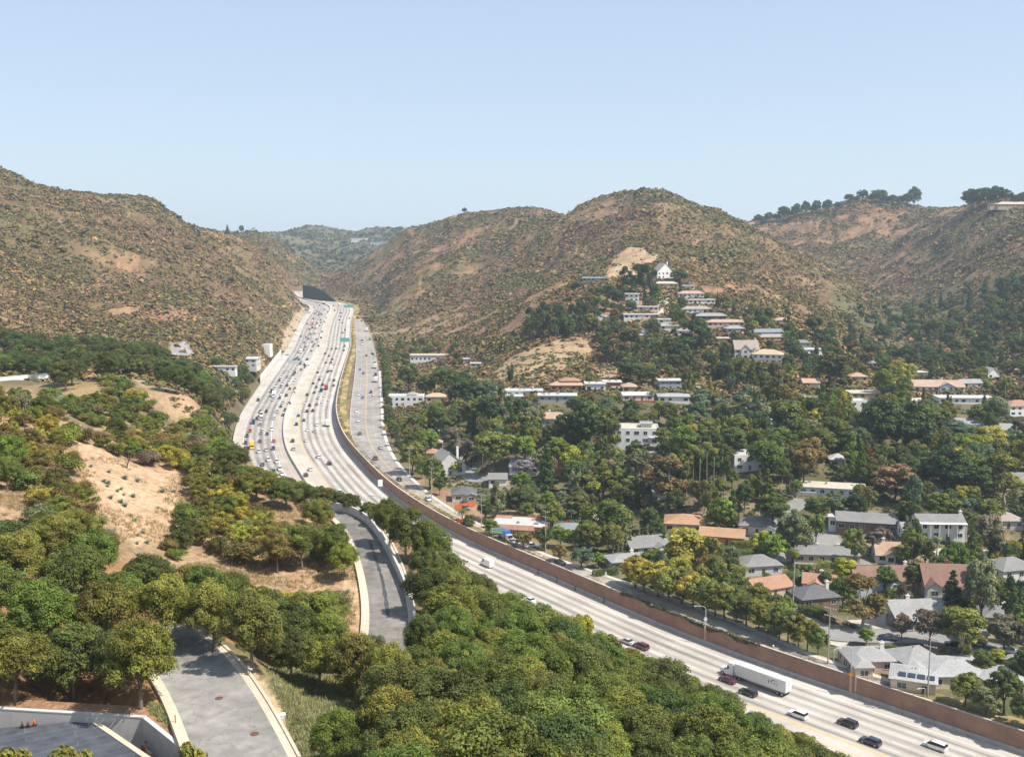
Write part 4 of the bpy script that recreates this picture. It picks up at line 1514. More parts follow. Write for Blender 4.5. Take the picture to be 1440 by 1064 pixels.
def house(cx, by, wpx, d, st, roof, rc, wc, rot, short, label, wings=(), chim=None, pitch=.42, keep=.8, hgt=None, far=None, door=True, name='house', cat='house', garage=False, solar=False, y_add=0):
    x, Y, z = hit1(cx, by)
    w = wpx * Y / F
    far = Y > 520 if far is None else far
    e = empty(name, (x, Y + d / 2 * .6, z + .1), R(rot), label, cat, None)
    h = hgt or (2.9 * st)
    ro = wing(e, -w / 2, w / 2, -d / 2, d / 2, h, roof, pitch, rc, wc, far, storeys=st, wskip=((0, int(w / 3.4) // 2),) if door else ())
    for wg in wings:          # (x0, x1, y0, y1 in fractions/metres, h, roof, rc, wc)
        wing(e, wg[0] * w, wg[1] * w, wg[2], wg[3], wg[4], wg[5], pitch, wg[6], wg[7], far, storeys=max(1, int(wg[4] // 2.7)))
    top = h + (min(w, d) / 2 * pitch if roof in ('hip', 'gable_x') else w / 2 * pitch if roof == 'gable_y' else .5)
    if chim is not None:
        for c_ in (chim if isinstance(chim, list) else [chim]):
            chimney(ro, c_ * w, .3, h - .3, top + 1.0, 'red' in label and 'chimney' in label)
    if door and not far:
        n = max(1, int(w / 3.4))
        dx = -w / 2 + w * (n // 2 + .5) / n
        m = MB()
        m.box(dx - .5, dx + .5, -d / 2 - .06, -d / 2 + .02, .05, 2.15)
        do = m.build('door', DOORP, e, color=(.12, .07, .05))
        m = MB()
        m.box(dx + .36, dx + .42, -d / 2 - .12, -d / 2 - .062, 1.0, 1.12)
        m.build('handle', DARKP, do)
    if not far:
        r2 = random.Random(int(cx * 7 + by))
        for i in range(r2.randint(2, 4)):
            vx = r2.uniform(-.4, .4) * w
            m = MB()
            if roof in ('flat', 'parapet', 'shed'):
                q = r2.uniform(.35, .8)
                vy = r2.uniform(-.25, .3) * d
                m.box(vx - q, vx + q, vy - .4, vy + .4, h + .1, h + .32 + r2.uniform(.35, .8))
                m.box(vx - q * .7, vx + q * .7, vy - .42, vy - .401, h + .45, h + .6)
            elif roof == 'gable_y':
                m.tube([(r2.uniform(-.3, .3), vx * d / w, top - .8), (r2.uniform(-.3, .3), vx * d / w, top + .45)], .12, 7)
            else:
                vx = max(-(w - d) / 2 * .9, min((w - d) / 2 * .9, vx)) if roof == 'hip' else vx
                m.tube([(vx, .25, top - .7), (vx, .25, top + .4)], .12, 7)
                m.tube([(vx, .25, top + .401), (vx, .25, top + .5)], .18, 7)
            m.build('vent', plain('vent_metal', (.30, .30, .31), .5, .2, 2), ro)
    if garage:
        m = MB()
        m.box(w / 2 - 5.4, w / 2 - .6, -d / 2 - .05, -d / 2 + .02, .05, 2.3)
        m.build('garage_door', DOORP, e, color=(.6, .58, .54))
    if solar:
        for i in range(4):
            m = MB()
            q = -w * .34 + i * 2.1
            m.box(q, q + 1.7, -1.5, .2, -.03, .03)
            so = m.build('solar_panel', SOLAR, ro)
            so.rotation_euler = (math.atan(pitch) if roof in ('hip', 'gable_x') else .1, 0, 0)
            so.location = (0, -d / 4, h + .22 + (d / 4 + .5) * pitch * (1 if roof in ('hip', 'gable_x') else 0) + .12)
    pxs, p1 = proj(x, Y, z + top)
    _, p0 = proj(x, Y, z + h * .35)
    hwd = wpx * .5 * keep
    keep_poly([(cx - hwd, float(p1)), (cx + hwd, float(p1)), (cx + hwd, float(p0)), (cx - hwd, float(p0))], Y)
    HOUSES.append(dict(o=e, short=short, px=float(cx), py=float((p1 + p0) / 2), x=x, y=Y + d / 2 * .6, r=max(w, d) / 2, z=z))
    return e, w, h, ro


H = house
# ---- hilltop and upper slope
H(932, 392, 26, 9, 2, 'gable_y', 'pale grey', 'white', 25, 'the gabled hilltop house', 'white two storey gabled house crowning the hilltop ridge', chim=.3, pitch=.9)
H(937, 404, 32, 7, 1, 'hip', 'beige', 'tan', 0, 'the beige roofed house under the hilltop', 'low beige roofed house just under the gabled hilltop house')
H(838, 396, 36, 10, 1, 'flat', 'white', 'blue grey', -6, 'the lone flat house on the spur', 'flat white roofed house standing alone left of the hilltop trees')
H(882, 424, 34, 9, 2, 'flat', 'white', 'white', -8, 'the balcony house behind dark trees', 'white two storey house with dark windows behind tall dark trees', keep=1)
H(967, 407, 18, 8, 1, 'flat', 'white', 'white', 0, 'the small square hilltop house', 'small white flat house below the hilltop, above a terracotta roof')
H(972, 418, 36, 8, 1, 'hip', 'pink tile', 'white', 0, 'the pink tiled slope house', 'long white house under a pale pink tile roof on upper slope')
H(986, 427, 38, 8, 1, 'flat', 'white', 'white', 4, 'the long white slope house', 'long flat white house stepped below the pink tiled slope house')
H(908, 437, 36, 7, 1, 'flat', 'white', 'cream', 0, 'the cream flat house', 'cream flat roofed house above the longest white house on the slope')
H(902, 448, 50, 8, 1, 'flat', 'white', 'white', 0, 'the longest white slope house', 'longest flat white house on the upper slope under the balcony house', keep=1)
H(843, 450, 10, 6, 1, 'gable_y', 'white', 'white', 0, 'the tiny white gable', 'tiny white gabled house among trees above the bare clearing', keep=1)
H(855, 451, 11, 5, 1, 'flat', 'white', 'cream', 0, 'the tiny flat house', 'tiny flat white house beside the tiny white gable', keep=1)
H(934, 455, 18, 7, 1, 'flat', 'white', 'white', 0, 'the small house by the street', 'small flat white house at the foot of the steep pale street')
H(941, 464, 26, 7, 1, 'flat', 'cream', 'white', 0, 'the cream roofed small house', 'cream roofed small house one step below the steep pale street')
H(980, 440, 42, 8, 1, 'hip', 'pinkish grey', 'white', 3, 'the pinkish hipped house', 'wide house with pinkish grey hip roof and white walls on slope', chim=.1)
H(1000, 450, 44, 8, 1, 'hip', 'pale grey', 'dark', 3, 'the grey hipped slope house', 'wide grey hip roofed house with dark walls on the slope')
H(1020, 459, 52, 7, 1, 'hip', 'pink tile', 'pink', 2, 'the long terracotta slope house', 'long low house with terracotta roof between grey slope houses')
H(898, 472, 30, 8, 1, 'gable_x', 'pinkish grey', 'white', 10, 'the pale gabled house in brown trees', 'pale gabled house with white walls half hidden by brownish trees')
H(964, 471, 22, 8, 1, 'hip', 'pinkish grey', 'white', 0, 'the small pink hipped house', 'small house under a pinkish hip roof left of a big dark tree', keep=.9)
H(1033, 468, 26, 8, 1, 'hip', 'pale grey', 'blue grey', 8, 'the grey blue slope house', 'grey blue house with pale hip roof below the long terracotta house')
H(1012, 482, 34, 8, 1, 'flat', 'beige', 'beige', -5, 'the beige flat slope house', 'beige flat roofed house right of the big dark slope tree')
H(1082, 473, 54, 8, 1, 'hip', 'blue grey', 'pale blue', 4, 'the long blue grey roof', 'long low house with blue grey roof near the chaparral edge')
H(1088, 480, 44, 7, 1, 'hip', 'pinkish grey', 'tan', 6, 'the tan house under the blue roof', 'tan house with pinkish roof just under the long blue grey roof')
H(1100, 456, 22, 7, 1, 'hip', 'pink tile', 'cream', 0, 'the highest pink roof', 'small pink roofed house highest on the slope beside yellow green trees')
H(1049, 504, 34, 10, 2, 'gable_x', 'pinkish grey', 'half timber', 0, 'the timbered gabled house', 'tall half timbered grey house with steep pinkish gables on the knoll', wings=[(-.25, .12, -6.2, 0, 5.6, 'gable_y', 'pinkish grey', 'half timber')], chim=.42, pitch=.95, keep=.95, far=False)
H(1081, 511, 42, 11, 2, 'hip', 'tan', 'white', -14, 'the tan hipped knoll house', 'big white house with tan hip roof and dark balcony on knoll', chim=-.42, keep=.95, far=False, hgt=5.4)
H(1143, 500, 34, 9, 1, 'flat', 'white', 'white', 10, 'the white box above the knoll', 'white flat roofed box house right of the tan hipped knoll house', hgt=4)
H(1128, 488, 22, 7, 1, 'hip', 'grey', 'grey', 0, 'the small grey house above the knoll', 'small grey hip roofed house behind the white box house')
# ---- long row at the foot of the hill
H(737, 557, 52, 9, 1, 'flat', 'white', 'white', 0, 'the first white row house', 'long flat white house at the row end nearest the bare clearing', keep=.95, chim=.25, far=False)
H(723, 563, 24, 7, 1, 'flat', 'white', 'white', 0, 'the white carport roof', 'bright white flat carport roof below the first white row house', hgt=2.2)
H(797, 549, 46, 7, 1, 'hip', 'pink tile', 'orange', 0, 'the orange row house', 'orange house with raised terracotta roof above the white row', wings=[(-.2, .4, -1, 5, 5.0, 'hip', 'terracotta', 'orange')], keep=.95)
H(784, 564, 54, 9, 1, 'flat', 'white', 'blue grey', -2, 'the long grey row house', 'long flat house with white roof and grey blue walls in row', keep=.95, far=False)
H(837, 550, 28, 9, 1, 'flat', 'white', 'white', 0, 'the white box row house', 'white flat box house beside the red walled row house', keep=.95, hgt=4, far=False)
H(861, 548, 25, 9, 1, 'flat', 'white', 'red', 0, 'the red walled row house', 'red walled flat roofed house with white garage doors', keep=1, hgt=4.2, far=False, garage=True)
H(885, 551, 20, 8, 1, 'hip', 'pink tile', 'tan', 0, 'the small tan row house', 'small tan house with hip roof right of the red walled house', keep=.95)
e_, w_, h_, r_o = H(896, 563, 44, 9, 1, 'gable_x', 'white', 'cream', 4, 'the red decked house', 'white roofed row house with a wide red timber deck', keep=.95, pitch=.25, far=False)
m = MB()
m.box(-w_ * .3, w_ * .5, -8.4, -4.6, -.5, -.2)
for i in range(9):
    q = -w_ * .3 + (w_ * .8) * i / 8
    m.box(q - .06, q + .06, -8.4, -8.25, -.199, .8)
m.box(-w_ * .3, w_ * .5, -8.42, -8.24, .801, .95)
m.box(-w_ * .3, w_ * .5, -8.36, -8.3, -.1, .6)
m.build('deck', plain('red_timber', (.36, .07, .05), .7, .15, 3), e_)
H(942, 548, 32, 9, 2, 'flat', 'white', 'blue grey', 2, 'the grey row house', 'two storey flat grey house high in the row behind a drive', keep=.95, hgt=5, far=False)
H(948, 565, 44, 10, 1, 'hip', 'soft white', 'white', -4, 'the white roofed terrace house', 'white roofed house with terrace and posts right of the red deck', pitch=.2, keep=.95)
H(971, 545, 26, 2, 1, 'flat', 'pale grey', 'pale grey', 0, 'the pale wall by the grey row house', 'long low pale garden building right of the grey row house', hgt=1.8)
e_, w_, h_, r_o = H(896, 623, 62, 13, 2, 'parapet', 'cream', 'white', -5, 'the white modern two storey house', 'large white modern two storey house with flat roof terrace', wings=[(.1, .35, -2, 4, 8.0, 'flat', 'pale grey', 'pale grey'), (.3, .5, -8, -6.4, 3.0, 'flat', 'white', 'white')], keep=1, chim=.2, hgt=6.4, far=False)
H(778, 600, 50, 10, 1, 'hip', 'pink tile', 'pale blue', -6, 'the pale blue hipped house', 'pale blue house under pinkish hip roof among dense dark trees', chim=-.1, keep=.95, hgt=4, far=False)
H(1050, 660, 46, 11, 2, 'parapet', 'white', 'white', 8, 'the white box with square windows', 'plain white box house with dark square windows beside palm trunks', keep=.95, hgt=6, far=False)
e_, w_, h_, r_o = H(1172, 696, 92, 10, 1, 'flat', 'cream', 'pale blue', -14, 'the long cream roof by the pool', 'long cream flat roofed house beside a small blue pool', keep=.95, far=False)
# ---- streets and gardens at the foot
H(1222, 746, 84, 13, 1, 'gable_x', 'grey', 'brown', -14, 'the brown modern house', 'low brown house with wide grey double pitched roof above the cul de sac', pitch=.28, keep=.9, wings=[(-.62, -.5, -4, 2, 4, 'flat', 'white', 'white')], hgt=3.6)
e_, w_, h_, r_o = H(1322, 757, 66, 9, 2, 'gable_x', 'grey', 'white', -3, 'the white colonnaded house', 'long white two storey house with veranda posts and grey roof', chim=.48, keep=.95, hgt=6.0, pitch=.4, wings=[(-.82, -.5, -4, 4, 3.2, 'gable_x', 'pale grey', 'white')])
for i in range(6):
    m = MB()
    q = -w_ / 2 + .4 + (w_ - .8) * i / 5
    m.box(q - .12, q + .12, -6.6, -6.36, -1, 5.9)
    m.build('porch_post', TRIMP, e_)
m = MB()
m.box(-w_ / 2, w_ / 2, -6.7, -4.52, 5.9, 6.1)
m.build('porch_roof', TRIMP, e_)
H(1425, 824, 62, 11, 2, 'hip', 'grey', 'white', 14, 'the white house with grey hip roof', 'white two storey house with grey hip roof and dark corner window', keep=.95)
H(1335, 836, 74, 11, 1, 'gable_x', 'brown', 'brown', -5, 'the brown house with red chimney', 'brown gabled house with a tall red brick chimney', chim=.0, wings=[(-.5, -.22, -8.2, 0, 3.4, 'gable_y', 'brown', 'half timber'), (.2, .42, -7.5, 0, 3.2, 'gable_y', 'brown', 'cream')], pitch=.85, keep=.9, hgt=3.6)
H(1240, 826, 84, 10, 1, 'gable_x', 'brown', 'pale blue', 2, 'the pale blue brown roofed house', 'pale blue walled house under long brown tile roofs', chim=.46, wings=[(-.5, -.28, -8, 0, 3.1, 'gable_y', 'brown', 'pale blue'), (.05, .25, -7.5, 0, 3.0, 'gable_y', 'brown', 'white')], pitch=.62, keep=.85)
H(1250, 790, 36, 8, 1, 'gable_x', 'pink tile', 'white', -8, 'the small gabled cottage', 'small white gabled cottage with chimney behind the brown roofed house', chim=-.15, wings=[(-.15, .2, -6, 0, 3.2, 'gable_y', 'pink tile', 'white')], pitch=.8, keep=.9)
H(1292, 880, 86, 13, 1, 'gable_x', 'pale grey', 'pale grey', 6, 'the wide grey shingled house', 'wide house under pale grey shingles behind the purple grey trees', chim=-.12, wings=[(-.5, -.2, -9, 0, 2.9, 'hip', 'pale grey', 'grey')], pitch=.5, keep=.8)
H(1262, 868, 26, 7, 1, 'hip', 'grey', 'white', 0, 'the garden room', 'small white building with grey roof above the wide grey house')
H(1370, 905, 26, 8, 1, 'gable_x', 'pale grey', 'cream', 10, 'the pale gable behind trees', 'pale grey gabled roof right of the tallest pale green tree')
H(1405, 880, 40, 9, 1, 'hip', 'grey', 'cream', -10, 'the cream house with pale gable', 'cream walled house with grey roof at the right edge', chim=.3)
e_, w_, h_, r_o = H(1222, 942, 66, 9, 1, 'hip', 'pale grey', 'pink', 2, 'the grey roofed veranda house', 'pink walled house with pale grey roofs and shaded veranda beside the wall', wings=[(-.5, -.12, -8.4, 0, 3.0, 'hip', 'pale grey', 'pink')], pitch=.4, keep=.95, chim=.36)
H(1290, 945, 62, 10, 1, 'hip', 'pale grey', 'grey', 16, 'the pale grey hipped neighbour', 'pale grey hip roofed house between the two utility poles', pitch=.38, keep=.95)
e_, w_, h_, r_o = H(1290, 972, 62, 9, 1, 'hip', 'soft white', 'beige', -22, 'the solar roofed beige house', 'beige house with white roof and a row of solar panels', pitch=.22, keep=.95, solar=True)
H(1345, 962, 90, 12, 1, 'hip', 'soft white', 'beige', 0, 'the broad white roofed house', 'broad low house with white hip roof and corner windows', pitch=.25, keep=.9, wings=[(-.72, -.42, -4, 4, 2.9, 'hip', 'soft white', 'cream')])
H(1412, 975, 60, 10, 1, 'hip', 'soft white', 'pink', 12, 'the white roof at the right edge', 'white hip roofed house behind round dark trees at the right edge', pitch=.25, keep=.8)
H(1146, 852, 60, 10, 1, 'hip', 'dark grey', 'brown', 14, 'the dark hipped house', 'dark grey hip roofed house with white chimney by big brown tree', chim=.4, keep=.9, pitch=.4)
H(1080, 838, 64, 9, 1, 'gable_x', 'terracotta', 'pink', 24, 'the terracotta garden house', 'terracotta roofed house behind the mottled street trees', pitch=.45, keep=.8)
H(1155, 832, 46, 8, 1, 'gable_x', 'terracotta', 'white', -18, 'the terracotta house with white gable', 'terracotta roofed house with white gable end behind the dark hipped house', chim=.05, wings=[(-.3, .1, -6, 0, 3, 'gable_y', 'terracotta', 'white')], pitch=.5)
H(1068, 806, 56, 10, 1, 'hip', 'grey', 'pale grey', 10, 'the grey roofed palm garden house', 'grey roofed house behind feather palms and hedges', keep=.8)
H(1163, 790, 92, 10, 1, 'hip', 'grey', 'tan', -6, 'the long low grey roof', 'long low grey roof with white chimneys in front of cul de sac', chim=[-.12, .2], pitch=.25, keep=.85)
H(1068, 750, 50, 10, 1, 'hip', 'grey', 'pale grey', -16, 'the grey house with skylights', 'grey roofed house with bright skylights left of the big green tree', pitch=.45, keep=.9, wings=[(.2, .5, -7, 0, 2.9, 'gable_y', 'grey', 'white')])
H(965, 746, 56, 12, 1, 'hip', 'orange', 'cream', -10, 'the orange tiled house', 'orange tile roofed house behind the golden green tree', pitch=.35, keep=.9)
H(1018, 764, 64, 10, 1, 'gable_x', 'orange', 'orange', -16, 'the long orange roof', 'long orange tile roof beside the tall clipped hedge', pitch=.35, keep=.8)
H(908, 778, 60, 11, 1, 'gable_x', 'grey', 'pale grey', 14, 'the grey gabled courtyard house', 'grey gabled house with courtyard windows behind bamboo fence', wings=[(.1, .4, -8, 0, 2.9, 'gable_y', 'grey', 'white')], pitch=.42, keep=.85)
H(880, 800, 52, 8, 1, 'hip', 'pale grey', 'grey', 14, 'the low grey roof by the boulevard', 'low pale grey roof behind clipped hedge beside the boulevard', chim=.2, pitch=.3, keep=.9)
e_, w_, h_, r_o = H(733, 752, 84, 14, 1, 'parapet', 'white', 'red', -12, 'the flat house with red tiles', 'flat pale roofed house edged with sloping red tiles by boulevard', keep=.95, hgt=3.4)
for x0_, x1_, y0_, y1_ in ((-.5, .3, -8.3, -6.9), (-.5, -.2, 2.5, 5), (.15, .38, 1.0, 4.4)):
    m = MB()
    m.hull([(x0_ * w_, y0_, 2.7), (x1_ * w_, y0_, 2.7), (x1_ * w_, y1_, 2.7), (x0_ * w_, y1_, 2.7)], [(x0_ * w_, y0_, 2.9), (x1_ * w_, y0_, 2.9), (x1_ * w_ - .2, y1_ + .1, 4.3), (x0_ * w_ + .2, y1_ + .1, 4.3)])
    m.build('tile_skirt', ROOFP, e_, color=RC['terracotta'])
H(800, 754, 40, 8, 1, 'hip', 'blue grey', 'pink', -8, 'the blue grey annex', 'blue grey low roof right of the flat house with red tiles', pitch=.25, keep=.7)
H(626, 668, 42, 11, 2, 'gable_y', 'pale grey', 'pale grey', 25, 'the tall pale gabled house', 'tall house with steep pale grey gables beside the boulevard trees', pitch=.9, chim=.45, keep=1, wings=[(.15, .55, -6, 3, 4.6, 'gable_y', 'pale grey', 'white')], hgt=4.6)
H(652, 704, 34, 9, 1, 'hip', 'dark grey', 'pale grey', 4, 'the dark roofed cottage', 'dark grey roofed cottage behind an orange red fence', wings=[(.1, .5, -6, 0, 2.8, 'gable_y', 'grey', 'grey')], keep=.95)
H(740, 664, 44, 10, 1, 'gable_x', 'blue grey', 'white', -8, 'the house under the purple tree', 'blue grey roofed white house beside a purple flowering tree', chim=.1, pitch=.55, keep=.7)
H(790, 668, 34, 8, 1, 'hip', 'orange', 'orange', 0, 'the small orange roof', 'small orange roofed house amid deep green trees', keep=.9)
H(571, 572, 50, 10, 2, 'parapet', 'white', 'white', 0, 'the white crenellated house', 'bright white two storey block near the boulevard foot', keep=.9, hgt=6.5, wings=[(.05, .3, -3, 4, 7.4, 'hip', 'pinkish grey', 'white')])
H(613, 566, 28, 8, 1, 'hip', 'tan', 'cream', 0, 'the tan pyramid roof', 'tan pyramid roofed house right of the white crenellated house', keep=.95, hgt=3.6)
H(607, 508, 60, 14, 1, 'flat', 'tan', 'white', 0, 'the tan roofed hall', 'wide school hall with pale tan roof below the chaparral hill', keep=1, hgt=5)
H(688, 552, 20, 8, 1, 'hip', 'beige', 'cream', 0, 'the beige house by the clearing', 'small beige house at the foot of the bare clearing')
H(669, 520, 14, 6, 2, 'flat', 'white', 'cream', 0, 'the upper pale house', 'small pale house tucked at the left foot of the clearing', hgt=4.5, keep=1)
H(657, 510, 11, 6, 1, 'flat', 'white', 'cream', 0, 'the upper pale shed', 'tiny pale house just above the upper pale house', keep=1)
H(1216, 560, 42, 11, 1, 'flat', 'cream', 'tan', 0, 'the cream roofed long house', 'cream flat roofed brown house above the big dark trees', keep=.9)
H(1207, 536, 24, 8, 1, 'hip', 'pink tile', 'tan', 0, 'the small terracotta roof', 'small terracotta hipped house left of a vivid green tree')
H(1206, 578, 24, 8, 2, 'parapet', 'white', 'white', 0, 'the balustraded white house', 'white house with square pillared balcony in front of dark trees', keep=.95, hgt=5)
H(1320, 550, 70, 12, 1, 'gable_x', 'pink tile', 'white', -5, 'the wide terracotta gabled house', 'wide terracotta roofed house with pale gable on the right hillside', chim=.1, wings=[(.0, .28, -7, 0, 3.2, 'gable_y', 'pink tile', 'pale blue')], pitch=.5, keep=.95, far=False)
H(1358, 567, 76, 10, 1, 'flat', 'white', 'white', -3, 'the long white flat house', 'long bright white flat roof below the wide terracotta gabled house', keep=.95)
H(1434, 584, 40, 10, 2, 'hip', 'terracotta', 'white', 8, 'the terracotta hip at the right edge', 'two storey white house with bright terracotta hip at right edge', keep=.95, hgt=5)
H(1358, 604, 44, 10, 1, 'gable_x', 'pale grey', 'white', -4, 'the pale grey roof above round trees', 'pale grey gabled roof above round silver green trees', keep=.95)
H(1412, 612, 40, 10, 1, 'gable_x', 'pale grey', 'white', -14, 'the tented white house', 'white house with pale roof and awning near tall palm', keep=.85)
H(1394, 532, 18, 8, 1, 'gable_y', 'white', 'white', 10, 'the white gable on the right', 'small bright white gabled house in the right canyon trees', pitch=.9, keep=1)
H(1241, 516, 46, 9, 1, 'hip', 'blue grey', 'grey', 0, 'the grey roof behind vivid tree', 'grey blue low roof behind the vivid and orange green trees', keep=.9)
H(1425, 684, 40, 10, 1, 'gable_x', 'grey', 'cream', -4, 'the grey house by tall pines', 'grey gabled house at the right edge under umbrella shaped trees', keep=.9)
H(1415, 742, 46, 9, 1, 'hip', 'pinkish grey', 'pale grey', 0, 'the pink grey house behind bare tree', 'pinkish grey roofed house behind a bare branched tree', keep=.5)
H(922, 652, 30, 8, 1, 'gable_x', 'pinkish grey', 'tan', -6, 'the pinkish roof between tall trees', 'small pinkish gabled roof between two tall trees', keep=.9)
H(999, 620, 18, 7, 1, 'gable_x', 'white', 'white', 8, 'the white shed in brown trees', 'small white roofed house peeping through bronze trees', keep=1)
H(1426, 526, 24, 8, 1, 'hip', 'pink tile', 'tan', 0, 'the pink roof far right', 'pink roofed house far right near the canyon mouth')
H(1425, 292, 46, 14, 1, 'hip', 'beige', 'tan', 0, 'the ridge top mansion', 'wide beige mansion on the right ridge crest', wings=[(-.7, -.4, -4, 4, 4, 'flat', 'beige', 'tan')], hgt=4, keep=.5)
H(1148, 296, 18, 10, 1, 'flat', 'white', 'white', 0, 'the ridge house', 'small white house among trees on the far right ridge', keep=1)
H(1105, 302, 18, 10, 1, 'hip', 'blue grey', 'pale blue', 0, 'the lower ridge house', 'pale house among ridge trees left of the small white ridge house')
H(505, 340, 22, 30, 1, 'flat', 'white', 'white', 0, 'the far hall', 'distant long white buildings on the hazy hill beyond the pass', hgt=10, keep=1)
H(536, 343, 30, 30, 1, 'flat', 'white', 'pale blue', 0, 'the farther hall', 'distant low pale building right of the far white hall', hgt=6, keep=1)
for q in [(614, 631, 15, 'pink tile', 'tan', 'hip', 'small pink roofed house above the tall pale gabled house'), (624, 616, 12, 'white', 'white', 'flat', 'tiny white flat roof left of the grey purple trees'), (655, 640, 20, 'beige', 'white', 'hip', 'beige roofed house at the head of the shaded side street'), (607, 645, 14, 'terracotta', 'orange', 'hip', 'small terracotta roof touching the tall pale gabled house'), (1234, 638, 16, 'terracotta', 'tan', 'hip', 'small terracotta roof beside the red flowered tree'), (1090, 598, 18, 'white', 'white', 'flat', 'white glimpse of a house amid dark hillside trees'), (1275, 655, 20, 'pale grey', 'cream', 'gable_x', 'pale roof just above the broad dry brown tree'), (1391, 634, 20, 'white', 'white', 'flat', 'white flat roof under the silver green trees on the right'), (1290, 576, 24, 'cream', 'white', 'flat', 'cream flat roof beside the slim pair of cypresses'), (1100, 730, 30, 'grey', 'cream', 'hip', 'grey hip roof behind the big grey green tree'), (930, 700, 24, 'blue grey', 'white', 'gable_x', 'blue grey roof at the foot of tall bronze trees'), (850, 740, 30, 'pinkish grey', 'cream', 'gable_x', 'pinkish grey roof below the mid green round tree'), (1180, 655, 26, 'white', 'cream', 'hip', 'white hip roof on the slope left of the fan palm'), (1320, 705, 26, 'pale grey', 'white', 'hip', 'pale hip roof above the round green tree by cypresses'), (1140, 545, 24, 'pink tile', 'cream', 'gable_x', 'pink tiled roof under the russet trees'), (700, 682, 26, 'grey', 'white', 'gable_x', 'grey gabled roof between side street and deep green tree'), (1290, 530, 26, 'white', 'white', 'flat', 'white flat roof above the wide terracotta gabled house'), (1365, 545, 30, 'pale grey', 'white', 'gable_x', 'pale grey gable right of the wide terracotta gabled house')]:
    H(q[0], q[1], q[2], 8, 1, q[5], q[3], q[4], rng.uniform(-12, 12), 'the ' + ' '.join(q[6].split()[:4]), q[6], keep=.95, far=True)
# roadside buildings, left
H(349, 516, 26, 14, 2, 'flat', 'white', 'pale grey', 0, 'the open sided depot', 'grey depot with white roof beside the crowded carriageway', keep=.9, hgt=6)
H(373, 497, 15, 10, 1, 'parapet', 'white', 'white', 0, 'the white block by the freeway', 'plain white block above the depot', hgt=7, keep=1)
H(309, 523, 46, 4, 1, 'flat', 'white', 'white', 0, 'the white roadside shed', 'long bright white shed left of the depot', hgt=3.5, keep=1)
# ------------------------------------------------------------------ trees: the ones one can tell apart in the photograph
PAL['gold green'] = (.185, .165, .03)
PAL['dark olive'] = (.060, .070, .019)
GRID = {}


def reg(x, y, r):
    GRID.setdefault((int(x // 12), int(y // 12)), []).append((x, y, r))


def clash(x, y, r, f=.8):
    i, j = int(x // 12), int(y // 12)
    for a in (-1, 0, 1):
        for b in (-1, 0, 1):
            for (u, v, s) in GRID.get((i + a, j + b), ()):
                if (u - x) ** 2 + (v - y) ** 2 < ((r + s) * f) ** 2:
                    return True
    return False


def T(kind, px, top, base, wpx, colour, group=None):
    if 880 < px < 1160 and 820 < base < 935 and kind in ('laurel', 'broadleaf'):
        base, top = base - 8, top - 5
    if base < 318 and kind == 'broadleaf' and px > 1000:
        kind, base, wpx = 'laurel', base + 1.5, wpx * 1.3
    if px > 1340 and base > 990:
        base, top = base - 9, top - 3
    x, y, z = hit1(px, base)
    if x != x:
        return
    h = (base - top) * y / F * 1.02
    wd = wpx * y / F
    plant(kind, x, y, z - .1, h, wd, colour, group)
    reg(x, y, wd * .5)


